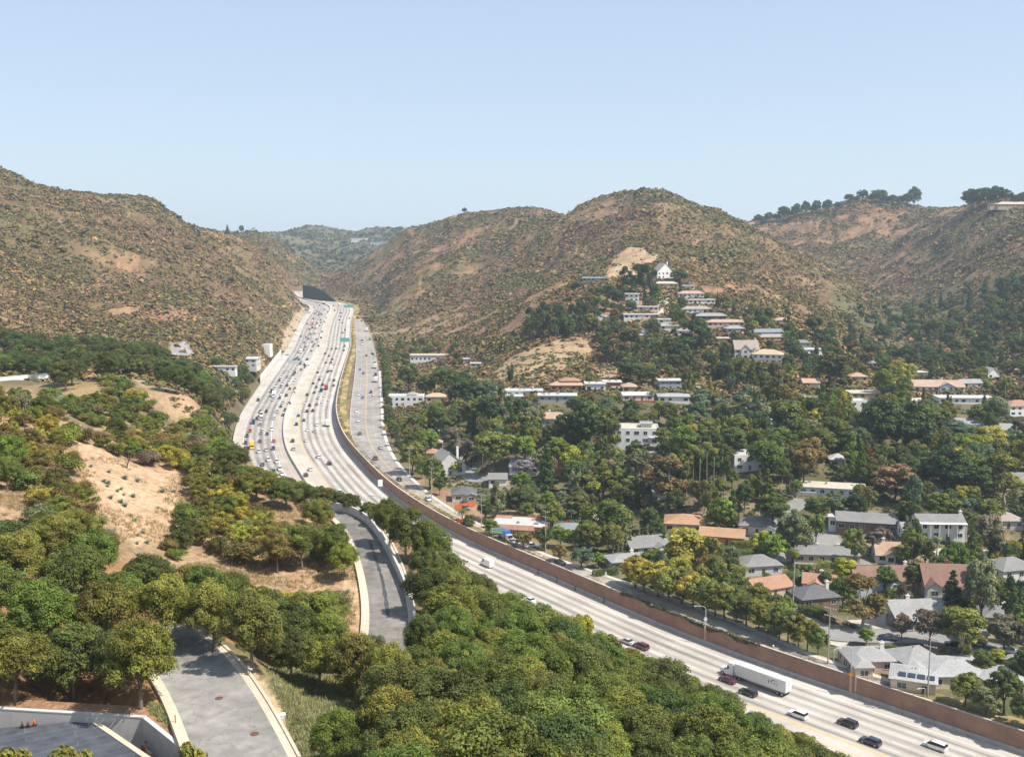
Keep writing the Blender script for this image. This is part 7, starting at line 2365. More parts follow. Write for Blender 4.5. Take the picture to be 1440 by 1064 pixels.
for k_ in range(14):         # swoosh of the mark on the side
    t0, t1 = k_ / 14, (k_ + 1) / 14
    f_ = lambda t: (-6.6 + 2.9 * t, 2.3 + 1.15 * math.sin(math.pi * (.12 + .72 * t)))
    (xa, za), (xb, zb_) = f_(1 - t0), f_(1 - t1)
    w0 = .05 + .22 * (1 - abs(2 * t0 - .35)) * (t0 > .0)
    w1 = .05 + .22 * (1 - abs(2 * t1 - .35))
    m.add([(xa, 1.292, za - max(w0, .04)), (xb, 1.292, zb_ - max(w1, .04)), (xb, 1.292, zb_ + .03), (xa, 1.292, za + .03)], [(0, 1, 2, 3)])
m.add([(-3.5, 1.292, 2.2), (-3.3, 1.292, 2.2), (-3.2, 1.292, 3.1), (-3.45, 1.292, 3.2)], [(0, 1, 2, 3)])
for q in (-5.9, -5.2, -4.5):
    m.add([(q, 1.292, 2.35), (q + .16, 1.292, 2.35), (q + .16, 1.292, 2.85), (q, 1.292, 2.85)], [(0, 1, 2, 3)])
    m.add([(q + .17, 1.292, 2.52), (q + .42, 1.292, 2.42), (q + .42, 1.292, 2.54), (q + .17, 1.292, 2.66)], [(0, 1, 2, 3)])
m.build('side_mark', plain('mark_grey', (.09, .11, .13), .6, .1, 2), tr)
m = MB()
m.box(-8.0, 6.0, -.5, .5, .75, 1.14)
m.build('chassis', TYRE, semi)
m = MB()
m.hull([(7.1, -1.22, .7), (9.3, -1.22, .7), (9.3, 1.22, .7), (7.1, 1.22, .7)], [(7.1, -1.2, 3.9), (8.5, -1.1, 3.7), (8.5, 1.1, 3.7), (7.1, 1.2, 3.9)])
m.hull([(9.3, -1.1, .6), (11.2, -.95, .6), (11.2, .95, .6), (9.3, 1.1, .6)], [(9.3, -1.0, 2.0), (11.05, -.8, 1.75), (11.05, .8, 1.75), (9.3, 1.0, 2.0)])
cab = m.build('cab', PWH, semi)
m = MB()
m.hull([(9.17, -1.05, 2.1), (9.27, -1.05, 2.1), (9.27, 1.05, 2.1), (9.17, 1.05, 2.1)], [(8.72, -1.0, 3.1), (8.84, -1.0, 3.1), (8.84, 1.0, 3.1), (8.72, 1.0, 3.1)])
m.build('windscreen', CGLASS, cab)
for s_ in (-1, 1):
    m = MB()
    m.box(8.3, 8.95, s_ * 1.2 - .03, s_ * 1.2 + .03, 2.1, 2.85)
    m.build('side_window', CGLASS, cab)
    m = MB()
    m.box(9.2, 9.35, s_ * 1.5 - .12, s_ * 1.5 + .12, 1.9, 2.7)
    m.build('mirror', TYRE, cab)
    m = MB()
    m.box(11.1, 11.24, s_ * .75 - .18, s_ * .75 + .18, .95, 1.2)
    m.build('headlight', LAMP, cab)
m = MB()
m.box(11.18, 11.26, -.5, .5, .8, 1.55)
m.build('grille', METAL, cab)
m = MB()
m.box(6.65, 9.2, -.5, .5, .6, .95)
m.build('fifth_wheel_frame', TYRE, semi)
for x_ in (-7.2, -5.9, 5.2, 6.4, 10.3):
    for y_ in (-1.02, 1.02):
        a, b = wheel_geo(.5, .42)
        w = a.build('wheel', TYRE, semi)
        w.location = (x_, y_, .5)
        b.build('rim', RIM, w)

# ------------------------------------------------------------------ poles, signs, lamps
SIGNG = plain('sign_green', (.006, .30, .21), .5, .05, 1)
SIGNW = plain('sign_white', (.75, .76, .78), .5, .05, 1)
SIGNY = plain('sign_amber', (.80, .36, .02), .5, .05, 1)
WOOD = plain('pole_timber', (.36, .33, .30), .9, .2, 1.5)


def utility_pole(px, base, top, narm, label, ang=-40):
    x, y, z = hit1(px, base)
    h = (base - top) * y / F * 1.01
    e = empty('utility_pole', (x, y, z), R(ang), label, 'utility pole', 'utility poles along the boulevard')
    m = MB()
    m.tube([(0, 0, -.5), (0, 0, h * .5), (0, 0, h)], [.19, .16, .12], 10)
    m.build('pole', WOOD, e)
    for i in range(narm):
        za = h - .35 - i * 1.9
        m = MB()
        m.box(-1.5, 1.5, .13, .27, za - .08, za + .08)
        c = m.build('crossarm', WOOD, e)
        for q in (-1.35, -.75, .75, 1.35):
            m = MB()
            m.tube([(q, .2, za + .081), (q, .2, za + .3)], [.06, .05], 6)
            m.build('insulator', SIGNW, c)
    return x, y, z + h - .1


pole_tops = [utility_pole(*a_) for a_ in [
    (1164, 936, 848, 2, 'tall utility pole with wooden arm beside the cul de sac street'), (1304, 986, 888, 2, 'tall utility pole rising in front of the solar roofed house'),
    (767, 777, 715, 3, 'utility pole with three crossarms beside the bronze tree'), (677, 744, 692, 3, 'utility pole with three arms right of the orange fence'),
    (607, 708, 655, 2, 'utility pole beside the weedy strip before the tall pale gabled house'), (576, 677, 628, 2, 'utility pole among trees at the bend of the boulevard'), (1115, 853, 765, 1, 'dark slender pole behind the row of mottled street trees')]]


def street_lamp(px, base, top, label, armlen=2.6, ang=180, wall=False, disc=None):
    if wall:
        x, Y = on_z(px, base, 0.0)
        x, Y = float(x), float(Y)
        o, i = nearest(RW, [x], [Y])
        x, Y = RW[i[0]] + RWN[i[0]] * .15
        z = .95
    else:
        x, Y, z = hit1(px, base)
    h = (base - top) * Y / F * 1.02 - (z if wall else 0)
    e = empty('street_lamp', (x, Y, z), R(ang), label, 'street lamp', 'lamp posts')
    m = MB()
    m.tube([(0, 0, -.2), (0, 0, h * .9), (.15, 0, h * .96), (.8, 0, h), (armlen, 0, h + .1)], [.12, .09, .075, .06, .05], 8)
    m.build('post', METAL, e)
    m = MB()
    m.hull([(armlen - .1, -.14, h), (armlen + .7, -.1, h), (armlen + .7, .1, h), (armlen - .1, .14, h)], [(armlen - .1, -.1, h + .18), (armlen + .6, -.06, h + .14), (armlen + .6, .06, h + .14), (armlen - .1, .1, h + .18)])
    m.build('lamp_head', METAL, e)
    if wall:
        m = MB()
        m.box(-.3, .3, -.18, .22, -.02, 4.0)
        m.build('base_pilaster', plain('pale_brick', (.50, .33, .24), .9, .1, 1), e)
    return e, x, Y, z, h


street_lamp(997, 908, 852, 'slender grey lamp post with round white sign above the brick wall', wall=True)
e2, x, Y, z, h = street_lamp(1207, 980, 906, 'slender grey lamp post rising beside the amber diamond sign', wall=True)
street_lamp(1172, 938, 912, 'short street lamp with curved arm at the foot of the tall pole', 1.6, 20)
street_lamp(1300, 985, 965, 'short curved street lamp beside the pole by the solar roofed house', 1.6, 200)


def sign_panel(name, x, y, z, rz, w, h, mat, label, shape='rect', marks=0, cat='sign', post=None, post_r=.05):
    e = empty(name, (x, y, z), rz, label, cat)
    m = MB()
    if shape == 'rect':
        m.box(-w / 2, w / 2, -.03, .03, 0, h)
    elif shape == 'diamond':
        m.hull([(0, -.03, -h / 2), (w / 2, -.03, 0), (0, -.03, h / 2), (-w / 2, -.03, 0)], [(0, .03, -h / 2), (w / 2, .03, 0), (0, .03, h / 2), (-w / 2, .03, 0)])
    elif shape == 'disc':
        q = [(math.cos(k_ / 10 * math.pi) * w / 2, math.sin(k_ / 10 * math.pi) * h / 2) for k_ in range(20)]
        m.hull([(a, -.03, b) for a, b in q], [(a, .03, b) for a, b in q])
    elif shape == 'tri':
        m.hull([(-w / 2, -.03, 0), (w / 2, -.03, 0), (.1, -.03, h), (-.1, -.03, h)], [(-w / 2, .03, 0), (w / 2, .03, 0), (.1, .03, h), (-.1, .03, h)])
    m.build('panel', mat, e)
    if marks:
        r_ = random.Random(int(w * 100))
        for row in range(marks):
            m = MB()
            q = -w / 2 + .35
            zz = h * (1 - (row + .85) / (marks + .35))
            while q < w / 2 - .5:
                ln = r_.uniform(.25, .6)
                m.box(q, min(q + ln, w / 2 - .3), -.045, -.0305, zz, zz + h * .14)
                q += ln + r_.uniform(.12, .25)
            m.build('lettering', SIGNW, e)
        m = MB()
        b = .09
        for q in ((-w / 2, w / 2, 0, b), (-w / 2, w / 2, h - b, h), (-w / 2, -w / 2 + b, b, h - b), (w / 2 - b, w / 2, b, h - b)):
            m.box(q[0], q[1], -.042, -.0301, q[2], q[3])
        m.build('border', SIGNW, e)
    if post:
        for q in post:
            m = MB()
            m.tube([(q, .06, -z + 0 if False else -post_len), (q, .06, h * .9)], post_r, 8)
            m.build('post', METAL, e)
    return e


post_len = 3.2
x, Y, z, off_, ang = sep_at(668, 765, 0)
x, Y = x - 2.2, Y - 1.0
sign_panel('road_sign', x - .2, Y, z + 2.6, R(-12), 5.0, 1.75, SIGNG, 'green direction sign with white lettering above the blue box truck', marks=2, post=(-1.8, 1.8))
o, i = nearest(RW, [on_z(997, 908, 0)[0]], [on_z(997, 908, 0)[1]])
q = RW[i[0]] + RWN[i[0]] * .15
sign_panel('disc_sign', q[0] - .05, q[1] - .2, 7.0, R(-10), .95, 1.2, SIGNW, 'small round white sign fixed low on the lamp post', 'disc')
o, i = nearest(RW, [on_z(1207, 979, 0)[0]], [on_z(1207, 979, 0)[1]])
q = RW[i[0]] + RWN[i[0]] * .15
sign_panel('warning_sign', q[0] - .05, q[1] - .22, 5.4, R(-12), 1.45, 1.45, SIGNY, 'amber diamond warning sign fixed to a lamp post at the wall', 'diamond')
x, Y, z = hit1(852, 816)
post_len = 1.4
sign_panel('yard_sign', x, Y, z + 1.3, 0, 1.0, 1.6, SIGNW, 'white tapered sign on a post before the mottled trees', 'tri', post=(0,))
x, Y, z = on_z(535, 684, 4.4)[0], on_z(535, 684, 4.4)[1], 4.5
sign_panel('wall_sign', float(x), float(Y) - .3, 4.6, R(15), 2.0, 2.9, SIGNW, 'white upright board standing on the wall at the curve', 'rect', post=(0,))
x, Y, z = hit1(1087, 921)
m = MB()
m.tube([(0, 0, -.3), (0, 0, 2.6)], [.2, .2], 10)
m.tube([(0, 0, 2.601), (0, 0, 2.75)], [.24, .2], 10)
o = m.build('bollard_post', SIGNW)
o.location = (x, Y, z)
tag(o, 'thick white post standing behind the brick wall left of the truck', 'post')

# overhead sign gantries
def gantry(idx, t0, t1, panels, label, back=False, h=7.0):
    x0, y0 = RW[idx]
    t, nl = RWT_[idx], RWN[idx]
    ang = math.atan2(nl[1], nl[0])
    z = float(RWZ[idx])
    e = empty('overhead_sign', (x0, y0, z), ang, label, 'overhead sign', 'overhead freeway signs')
    m = MB()
    for zz in (h, h + 1.2):
        m.tube([(t0, 0, zz), (t1, 0, zz)], .12, 6)
    q = t0
    k_ = 0
    while q < t1 - 1.2:
        m.tube([(q, 0, h + 1.2 * (k_ % 2)), (q + 1.2, 0, h + 1.2 * ((k_ + 1) % 2))], .05, 5)
        q += 1.2
        k_ += 1
    m.build('truss', METAL, e)
    for q in ([t0, t1] if t1 - t0 > 14 else [t0]):
        m = MB()
        m.tube([(q, 0, -.3), (q, 0, h + 1.2)], [.28, .24], 10)
        m.build('post', METAL, e)
    for (a, b, z0_, z1_) in panels:
        m = MB()
        # local x runs to the left of the road, local y backwards along the traffic
        m.box(a, b, .2, .28, z0_, z1_)
        p_ = m.build('sign_panel', METAL if back else SIGNG, e)
        if not back:
            for row in (0, 1):
                m = MB()
                q = a + .5
                r_ = random.Random(idx + row)
                while q < b - .7:
                    ln = r_.uniform(.4, .9)
                    zz = z0_ + (z1_ - z0_) * (.58 - .38 * row)
                    m.box(q, min(q + ln, b - .4), .2801, .30, zz, zz + .26)
                    q += ln + .25
                m.build('lettering', SIGNW, p_)
    return e


i2 = int(np.argmin(np.abs(RW[:, 1] - 985)))
gantry(i2, -1.2, 56.5, [(.6, 8.4, 6.2, 10.0)], 'nearer green overhead sign on a thin truss across the freeway')
i1_ = int(np.argmin(np.abs(RW[:, 1] - 1340)))
gantry(i1_, -1.0, 18, [(.5, 12.0, 6.4, 9.8)], 'farther green overhead sign close to the far bend')
i3 = int(np.argmin(np.abs(RW[:, 1] - 845)))
gantry(i3, 32.0, 45.5, [(36, 43.5, 6.0, 9.0)], 'grey back of a cantilevered sign over the crowded carriageway', True)
i4 = int(np.argmin(np.abs(RW[:, 1] - 1260)))
gantry(i4, 57, 45.5 if False else 70, [], 'bare') if False else None
x0, y0 = RW[i4] + RWN[i4] * 57.6
e = empty('overhead_sign', (float(x0), float(y0), float(RWZ[i4])), math.atan2(-RWN[i4][1], -RWN[i4][0]), 'grey back of a cantilevered sign beside the left hill foot', 'overhead sign', 'overhead freeway signs')
m = MB()
m.tube([(0, 0, -1), (0, 0, 8.6)], [.3, .25], 10)
m.tube([(0, 0, 8.2), (10, 0, 8.2)], .15, 6)
m.build('post', METAL, e)
m = MB()
m.box(1.5, 10, -.3, -.2, 6.4, 9.2)
m.build('sign_panel', METAL, e)

# ------------------------------------------------------------------ walls of the far freeway
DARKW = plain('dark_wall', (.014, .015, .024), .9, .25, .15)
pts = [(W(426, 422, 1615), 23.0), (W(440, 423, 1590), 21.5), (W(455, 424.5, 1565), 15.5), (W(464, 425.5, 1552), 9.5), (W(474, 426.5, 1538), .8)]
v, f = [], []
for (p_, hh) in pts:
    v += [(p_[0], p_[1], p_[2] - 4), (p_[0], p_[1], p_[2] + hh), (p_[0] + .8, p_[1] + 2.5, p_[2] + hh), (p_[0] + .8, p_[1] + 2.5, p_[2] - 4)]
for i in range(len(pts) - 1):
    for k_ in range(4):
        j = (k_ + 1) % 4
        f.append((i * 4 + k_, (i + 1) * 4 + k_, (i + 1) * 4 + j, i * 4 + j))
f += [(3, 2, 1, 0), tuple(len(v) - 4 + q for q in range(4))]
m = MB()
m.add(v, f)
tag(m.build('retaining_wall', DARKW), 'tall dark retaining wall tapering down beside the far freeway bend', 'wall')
a0 = int(np.argmin(np.abs(RW[:, 1] - 790)))
a1 = int(np.argmin(np.abs(RW[:, 1] - 950)))
tag(sweep('screen_wall', RW, RWZ, [(59.2, -1), (59.2, 5.0), (58.8, 5.0), (58.8, -1)], plain('white_screen', (.66, .65, .62), .8, .06, .5), True, None, a0, a1), 'tall white screen wall between the freeway and the depot', 'wall')
x0, y0, z0 = hit1(-30, 535)
x1, y1, z1_ = hit1(78, 536)
m = MB()
dx, dy = x1 - x0, y1 - y0
ln = math.hypot(dx, dy)
m.box(0, ln, -.2, .2, -5, .9)
m.box(0, ln, -.28, .28, .901, 1.05)
o = m.build('garden_wall', plain('white_render', (.68, .67, .65), .8, .06, .6))
o.location = (x0, y0, max(z0, z1_) - .4)
o.rotation_euler = (0, 0, math.atan2(dy, dx))
tag(o, 'long low white wall inside the dark wood on the left', 'wall')

# ------------------------------------------------------------------ concrete building, lower left
CONCR = plain('board_concrete', (.52, .50, .48), .85, .1, 1.2, bump=.06)
CONCD = plain('shaded_concrete', (.34, .32, .31), .85, .1, 1.2, bump=.06)
rw_e = empty('retaining_wall', (0, 0, 0), 0, 'pale concrete retaining wall folding round the grey museum roof', 'wall')
for nm, pr, mt in (('wall_face', [(0, -9.0), (0, -.02), (-.4, -.02), (-.4, -9.0)], CONCR), ('coping', [(.03, -.018), (.03, .1), (-.45, .1), (-.45, -.018)], m_barrier)):
    # each straight run is a wall of its own so the corners stay sharp
    for (p0, p1) in zip(CW[:-1], CW[1:]):
        l_ = np.array([p1, p0])
        l2 = np.stack([l_[0] + (l_[1] - l_[0]) * t for t in (0, .5, 1.0)])
        ext = (l2[2] - l2[0]) / np.linalg.norm(l2[2] - l2[0])
        l2[0] -= ext * .22
        sweep(nm, l2, WT, pr, mt, True, rw_e)
tag(sweep('verge', np.array(cwl), WT, [(-.42, -.1), (-1.2, -.08), (-2.6, -.02), (-2.9, -.5)] if nearest(cwl, [-50.0], [118.0])[0][0] < 0 else [(.42, -.1), (1.2, -.08), (2.6, -.02), (2.9, -.5)], plain('leaf_litter', (.27, .15, .08), .95, .4, 2.0, bump=.3)), kind='structure')
RZ = 59.7
rp_ = [tuple(float(v) for v in on_z(a_, b_, RZ)) for a_, b_ in [(-300, 1068), (0, 1023), (126, 1012), (208, 1068), (285, 1125), (340, 1200), (-300, 1400)]]
bl = empty('museum_building', (0, 0, 0), 0, 'low museum building with blue grey sheet roof and pale coping', 'building')
m = MB()
m.prism(rp_, RZ - .35, RZ)
mr_, nt, b = new_mat('sheet_roof')
tc = node(nt, 'ShaderNodeTexCoord')
bk = node(nt, 'ShaderNodeTexBrick')
mp = node(nt, 'ShaderNodeMapping')
mp.inputs['Rotation'].default_value = (0, 0, R(-28))
bk.inputs['Scale'].default_value = 1
bk.inputs['Brick Width'].default_value = 9.0
bk.inputs['Row Height'].default_value = 1.1
bk.inputs['Mortar Size'].default_value = .025
bk.inputs['Color1'].default_value = (.052, .059, .076, 1)
bk.inputs['Color2'].default_value = (.066, .072, .088, 1)
bk.inputs['Mortar'].default_value = (.13, .14, .165, 1)
L(nt, tc.outputs['Object'], mp.inputs['Vector'])
L(nt, mp.outputs[0], bk.inputs['Vector'])
f1, nz = noise_fac(nt, .8, .7, 1.35, 6)
L(nt, mulcol(nt, bk.outputs['Color'], f1), b.inputs['Base Color'])
b.inputs['Roughness'].default_value = .7
m.build('roof', mr_, bl)
m = MB()
ins = [(p_[0] * 1.0 + (-.6 if p_[0] > -50 else 0), p_[1] - .8) for p_ in rp_]
m.prism(ins, 50, RZ - .352)
m.build('wall', CONCR, bl)
for p0, p1 in ((rp_[2], rp_[3]), (rp_[3], rp_[4])):
    l2 = np.stack([np.array(p0) + (np.array(p1) - np.array(p0)) * t for t in (0, .5, 1.0)])
    sweep('coping', l2, RZ, [(-.15, -.5), (-.15, .1), (.42, .1), (.42, .002), (.0, .002), (.0, -.5)][::-1], m_gutter, True, bl)
# cones
for px_, py_, col_, lab in ((33, 1021, (.12, .05, .035), 'dark red traffic cone at the roof edge, leftmost of three'), (41, 1020, (.16, .06, .04), 'brown traffic cone between two others at the roof edge'), (50, 1018, (.62, .10, .03), 'bright orange traffic cone with white band at the roof edge')):
    x, Y = (float(v) for v in on_z(px_, py_, RZ))
    e = empty('traffic_cone', (x, Y - .25, RZ + .005), 0, lab, 'traffic cone', 'cones on the museum roof')
    m = MB()
    m.tube([(0, 0, .05), (0, 0, .75)], [.19, .03], 12)
    m.build('cone', WALLP, e, True, color=col_)
    m = MB()
    m.box(-.25, .25, -.25, .25, 0, .05)
    m.build('base', WALLP, e, color=(.03, .03, .03))
    m = MB()
    m.tube([(0, 0, .32), (0, 0, .46)], [.128, .096], 12, False)
    m.build('band', SIGNW, e)
# banners on the shaded face of the wall
p0, p1 = np.array(CW[2]), np.array(CW[3])
d_ = (p1 - p0) / np.linalg.norm(p1 - p0)
nrm = np.array([-d_[1], d_[0]])
nrm = nrm if nrm[0] < 0 else -nrm
ang = math.atan2(d_[1], d_[0])
q = .55
for wdt, col_, lab in ((.42, (.45, .06, .02), 'narrow red banner panel on the shaded museum wall'), (.42, (.40, .08, .02), 'dark orange banner panel beside the red one'), (.38, (.70, .32, .03), 'golden yellow banner panel between orange and white ones'), (.95, (.62, .58, .60), 'wide pale banner panel on the shaded museum wall'), (.4, (.6, .27, .03), 'amber banner panel right of the wide pale one')):
    c = p0 + d_ * (q + wdt / 2) + nrm * .46
    m = MB()
    m.box(-wdt / 2, wdt / 2, -.02, .02, 0, 2.6)
    m.box(-wdt / 2 - .02, wdt / 2 + .02, -.035, .035, 2.601, 2.66)
    o = m.build('banner', WALLP, color=col_)
    o.location = (c[0], c[1], WT - 5.2)
    o.rotation_euler = (0, 0, ang)
    tag(o, lab, 'banner', 'banners on the museum wall')
    q += wdt + .08
c = p0 + d_ * 1.9 + nrm * .5
e = empty('wall_lamp', (c[0], c[1], WT - 1.7), ang, 'small black lamp above the coloured banners', 'wall lamp')
m = MB()
m.box(-.12, .12, -.14, .04, -.12, .12)
m.build('housing', DARKP, e)
m = MB()
m.tube([(0, .04, 0), (0, .1, 0)], .05, 6)
m.build('bracket', DARKP, e)

# ------------------------------------------------------------------ small things near the road
for px_, py_, lab in ((308, 981, 'rusty round manhole cover farther up the near road'), (358, 1031, 'rusty round manhole cover nearest on the near road')):
    x, Y = (float(v) for v in on_z(px_, py_, 61.09))
    m = MB()
    m.tube([(0, 0, 0), (0, 0, .02)], [.42, .42], 24)
    m.tube([(0, 0, .0201), (0, 0, .03)], [.36, .36], 24)
    o = m.build('manhole_cover', plain('rusty_iron', (.12, .055, .035), .8, .3, 6))
    o.location = (x, Y, 61.085)
    tag(o, lab, 'manhole cover', 'manhole covers')
x, Y, z = hit1(351, 952)
e = empty('path_light', (x, Y, z), R(-35), 'short grey path light with hooded head beside the near road', 'path light')
m = MB()
m.tube([(0, 0, -.2), (0, 0, .95)], .06, 8)
m.build('post', METAL, e)
m = MB()
m.box(-.12, .38, -.13, .13, .951, 1.1)
m.build('lamp_head', METAL, e)
x, Y, z = hit1(395, 1008)
e = empty('utility_box', (x, Y, z), R(25), 'small pale utility box lying on the sandy road edge', 'utility box')
m = MB()
m.box(-.42, .42, -.28, .28, 0, .28)
m.build('box', WALLP, e, color=(.5, .6, .62))
m = MB()
m.box(-.46, .46, -.32, .32, .281, .34)
m.build('lid', SIGNW, e)
for px_, py_, lab in ((247, 1021, 'short orange brown marker post in the verge beside near road'),):
    x, Y, z = hit1(px_, py_)
    m = MB()
    m.tube([(0, 0, -.2), (0, 0, 1.15)], .06, 6)
    m.tube([(0, 0, 1.151), (0, 0, 1.22)], .075, 6)
    o = m.build('marker_post', plain('rust_paint', (.42, .17, .07), .7, .2, 4))
    o.location = (x, Y, z)
    tag(o, lab, 'post')

# agaves
r_ = np.random.default_rng(77)
V_, F_, C_ = [], [], []
for k_ in range(22):
    a = 2.4 * k_
    el = .25 + 1.0 * k_ / 22
    ln = .75 - .2 * k_ / 22
    d = np.array([math.cos(a) * math.cos(el), math.sin(a) * math.cos(el), math.sin(el)])
    s = np.array([-math.sin(a), math.cos(a), 0])
    up = np.cross(s, d)
    b = len(V_)
    for t, wv_ in ((0, .06), (.45, .085), (.8, .05), (1, .004)):
        c = d * ln * t + np.array([0, 0, .05 - .12 * t * t * 0])
        V_ += [tuple(c - s * wv_ - up * .0), tuple(c + up * -.03 * (1 - t)), tuple(c + s * wv_)]
        C_ += [(1 - .3 * (t < .1),) * 3] * 3
    for i in range(3):
        for j in (0, 1):
            F_.append((b + i * 3 + j, b + i * 3 + j + 1, b + i * 3 + j + 4, b + i * 3 + j + 3))
AG = np_mesh('agave', V_, F_, [LEAF], col=np.array(C_))
AGS = []
for px_, py_ in [(128, 618), (143, 667), (148, 672), (152, 677), (160, 682), (166, 687), (171, 691), (177, 695), (164, 706), (174, 709), (180, 729), (197, 756), (204, 752), (207, 761), (186, 763), (423, 803), (474, 802), (489, 820), (227, 690), (176, 672), (244, 690), (194, 676), (155, 700), (184, 700), (201, 745), (480, 808), (133, 655), (190, 772), (195, 735)]:
    x, Y, z = hit1(px_ + r_.normal(0, 4), py_ + 2 + r_.normal(0, 3))
    if clash(x, Y, .6, .7):
        continue
    o = bpy.data.objects.new('agave_plant', AG)
    link(o)
    s = r_.uniform(.8, 1.5)
    o.location = (x, Y, z)
    o.scale = (s, s, s)
    o.rotation_euler = (0, 0, r_.uniform(0, 6))
    o.color = (.25, .33, .235, 1)
    o['category'] = 'agave'
    o['group'] = 'agaves on the sand'
    AGS.append(dict(o=o, px=px_, py=py_, s=s))
# bare little tree on the sand
x, Y, z = hit1(178, 658)
m = MB()
rr = random.Random(4)
m.tube([(0, 0, -.2), (.15, 0, .6), (.45, .1, 1.3), (.55, .1, 1.9)], [.14, .12, .09, .05], 7)
for k_ in range(14):
    a = rr.uniform(0, 6.28)
    b0 = (.2 + .3 * rr.random(), .05, .8 + rr.random())
    b1 = (b0[0] + math.cos(a) * .6, b0[1] + math.sin(a) * .6, b0[2] + rr.uniform(.1, .8))
    m.tube([b0, b1, (b1[0] + math.cos(a + .4) * .4, b1[1] + math.sin(a + .4) * .4, b1[2] + .35)], [.035, .02, .006], 5)
o = m.build('bare_tree', BARK_D)
o.location = (x, Y, z)
o.scale = (1.3,) * 3
tag(o, 'small leafless tree standing alone on the bare sand', 'bare tree')

# hedges, fences, pool
def hedge(pa, pb, wd, h, colour, label):
    x0, y0, z0 = hit1(*pa)
    x1, y1, z1_ = hit1(*pb)
    ln = math.hypot(x1 - x0, y1 - y0)
    r_ = np.random.default_rng(int(ln * 10))
    n = int(ln * h * 90 + ln * wd * 60)
    u, s, k_ = r_.random(n), r_.random(n), r_.random(n)
    face = r_.integers(0, 3, n)
    cen = np.stack([u * ln, np.where(face == 0, -wd / 2, np.where(face == 1, wd / 2, (s - .5) * wd)), np.where(face == 2, h, k_ * h)], 1)
    cen += r_.normal(0, .09, cen.shape)
    nr = np.stack([0 * u, np.where(face == 0, -1.0, np.where(face == 1, 1.0, 0)), np.where(face == 2, 1.0, .2)], 1)
    v, f, nn = leaf_quads(cen, nr, .26, r_, 1.3, .7)
    c = np.repeat(r_.uniform(.7, 1.3, (n, 1)) * np.ones(3), 4, 0)
    o = bpy.data.objects.new('hedge', np_mesh('hedge', v, f, [LEAF], col=c))
    link(o)
    o.location = (x0, y0, min(z0, z1_) - .1)
    o.rotation_euler = (0, 0, math.atan2(y1 - y0, x1 - x0))
    o.color = (*PAL[colour], 1)
    return tag(o, label, 'hedge', 'garden hedges')


hedge((1030, 778), (1085, 768), 2.5, 4.2, 'yellow green', 'tall clipped yellow green hedge beside the long orange roof')
hedge((1168, 948), (1240, 978), 2.0, 2.2, 'olive green', 'long clipped hedge between the dry grass and the pink walled house')
hedge((1100, 812), (1150, 820), 1.6, 2.2, 'yellow green', 'bright hedge under the feather palms below the long low roof')
hedge((1120, 862), (1160, 872), 1.8, 2.6, 'bright green', 'bright hedge in front of the dark hipped house')
hedge((1292, 828), (1330, 822), 1.8, 2.0, 'yellow green', 'bright hedge in front of the brown house with red chimney')
hedge((1228, 762), (1345, 768), 1.5, 1.6, 'deep green', 'low dark hedge along the white colonnaded house')
hedge((835, 812), (868, 806), 2.0, 2.0, 'bright green', 'short bright hedge beside the white tapered sign')
hedge((1215, 857), (1262, 868), 1.6, 2.6, 'deep green', 'dark hedge behind the big bronze eucalyptus')
hedge((1390, 808), (1440, 790), 1.6, 2.2, 'bright green', 'bright hedge at the foot of the white house with grey hip roof')
hedge((545, 560), (545, 500), 4.5, 4.0, 'olive green', 'broad clipped hedge along the upper boulevard')
# bamboo like screen of slim cypresses
for i in range(12):
    px_ = 868 + i * 6
    x, Y, z = hit1(px_, 776 - i * .6)
    plant('cypress', x, Y, z, rng.uniform(5.5, 8.0), 1.5, 'grey green', 'slim screen of cypresses')
x0, y0, z0 = hit1(640, 718)
x1, y1, z1_ = hit1(668, 712)
e = empty('timber_fence', (x0, y0, z0), math.atan2(y1 - y0, x1 - x0), 'orange red timber fence in front of the dark roofed cottage', 'fence')
ln = math.hypot(x1 - x0, y1 - y0)
FENCE = plain('orange_timber', (.50, .12, .04), .8, .2, 3)
m = MB()
for k_ in range(int(ln / .32)):
    m.box(k_ * .32, k_ * .32 + .27, -.03, .03, .1, 2.3)
m.build('board', FENCE, e)
for k_ in range(4):
    m = MB()
    m.box(ln * k_ / 3 - .07, ln * k_ / 3 + .07, .031, .17, -.5, 2.4)
    m.build('post', FENCE, e)
x, Y, z = hit1(1128, 690)
e = empty('swimming_pool', (x, Y, z + .3), R(-14), 'small bright blue swimming pool beside the long cream roof', 'pool')
m = MB()
m.box(-5.2, 5.2, -3.2, 3.2, -1.5, .1)
m.build('surround', m_conc, e)
m = MB()
m.box(-4.6, 4.6, -2.6, 2.6, .101, .13)
m.build('pool_water', plain('pool_blue', (.10, .48, .60), .08, .08, .5), e)
x, Y, z = hit1(1131, 819)
e = empty('garden_umbrella', (x, Y, z), 0, 'teal garden umbrella behind the terracotta roofs', 'umbrella')
m = MB()
m.tube([(0, 0, -.2), (0, 0, 2.6)], .04, 6)
m.build('pole', METAL, e)
m = MB()
m.tube([(0, 0, 2.2), (0, 0, 2.75)], [1.9, .05], 8)
m.build('canopy', WALLP, e, color=(.03, .36, .30))
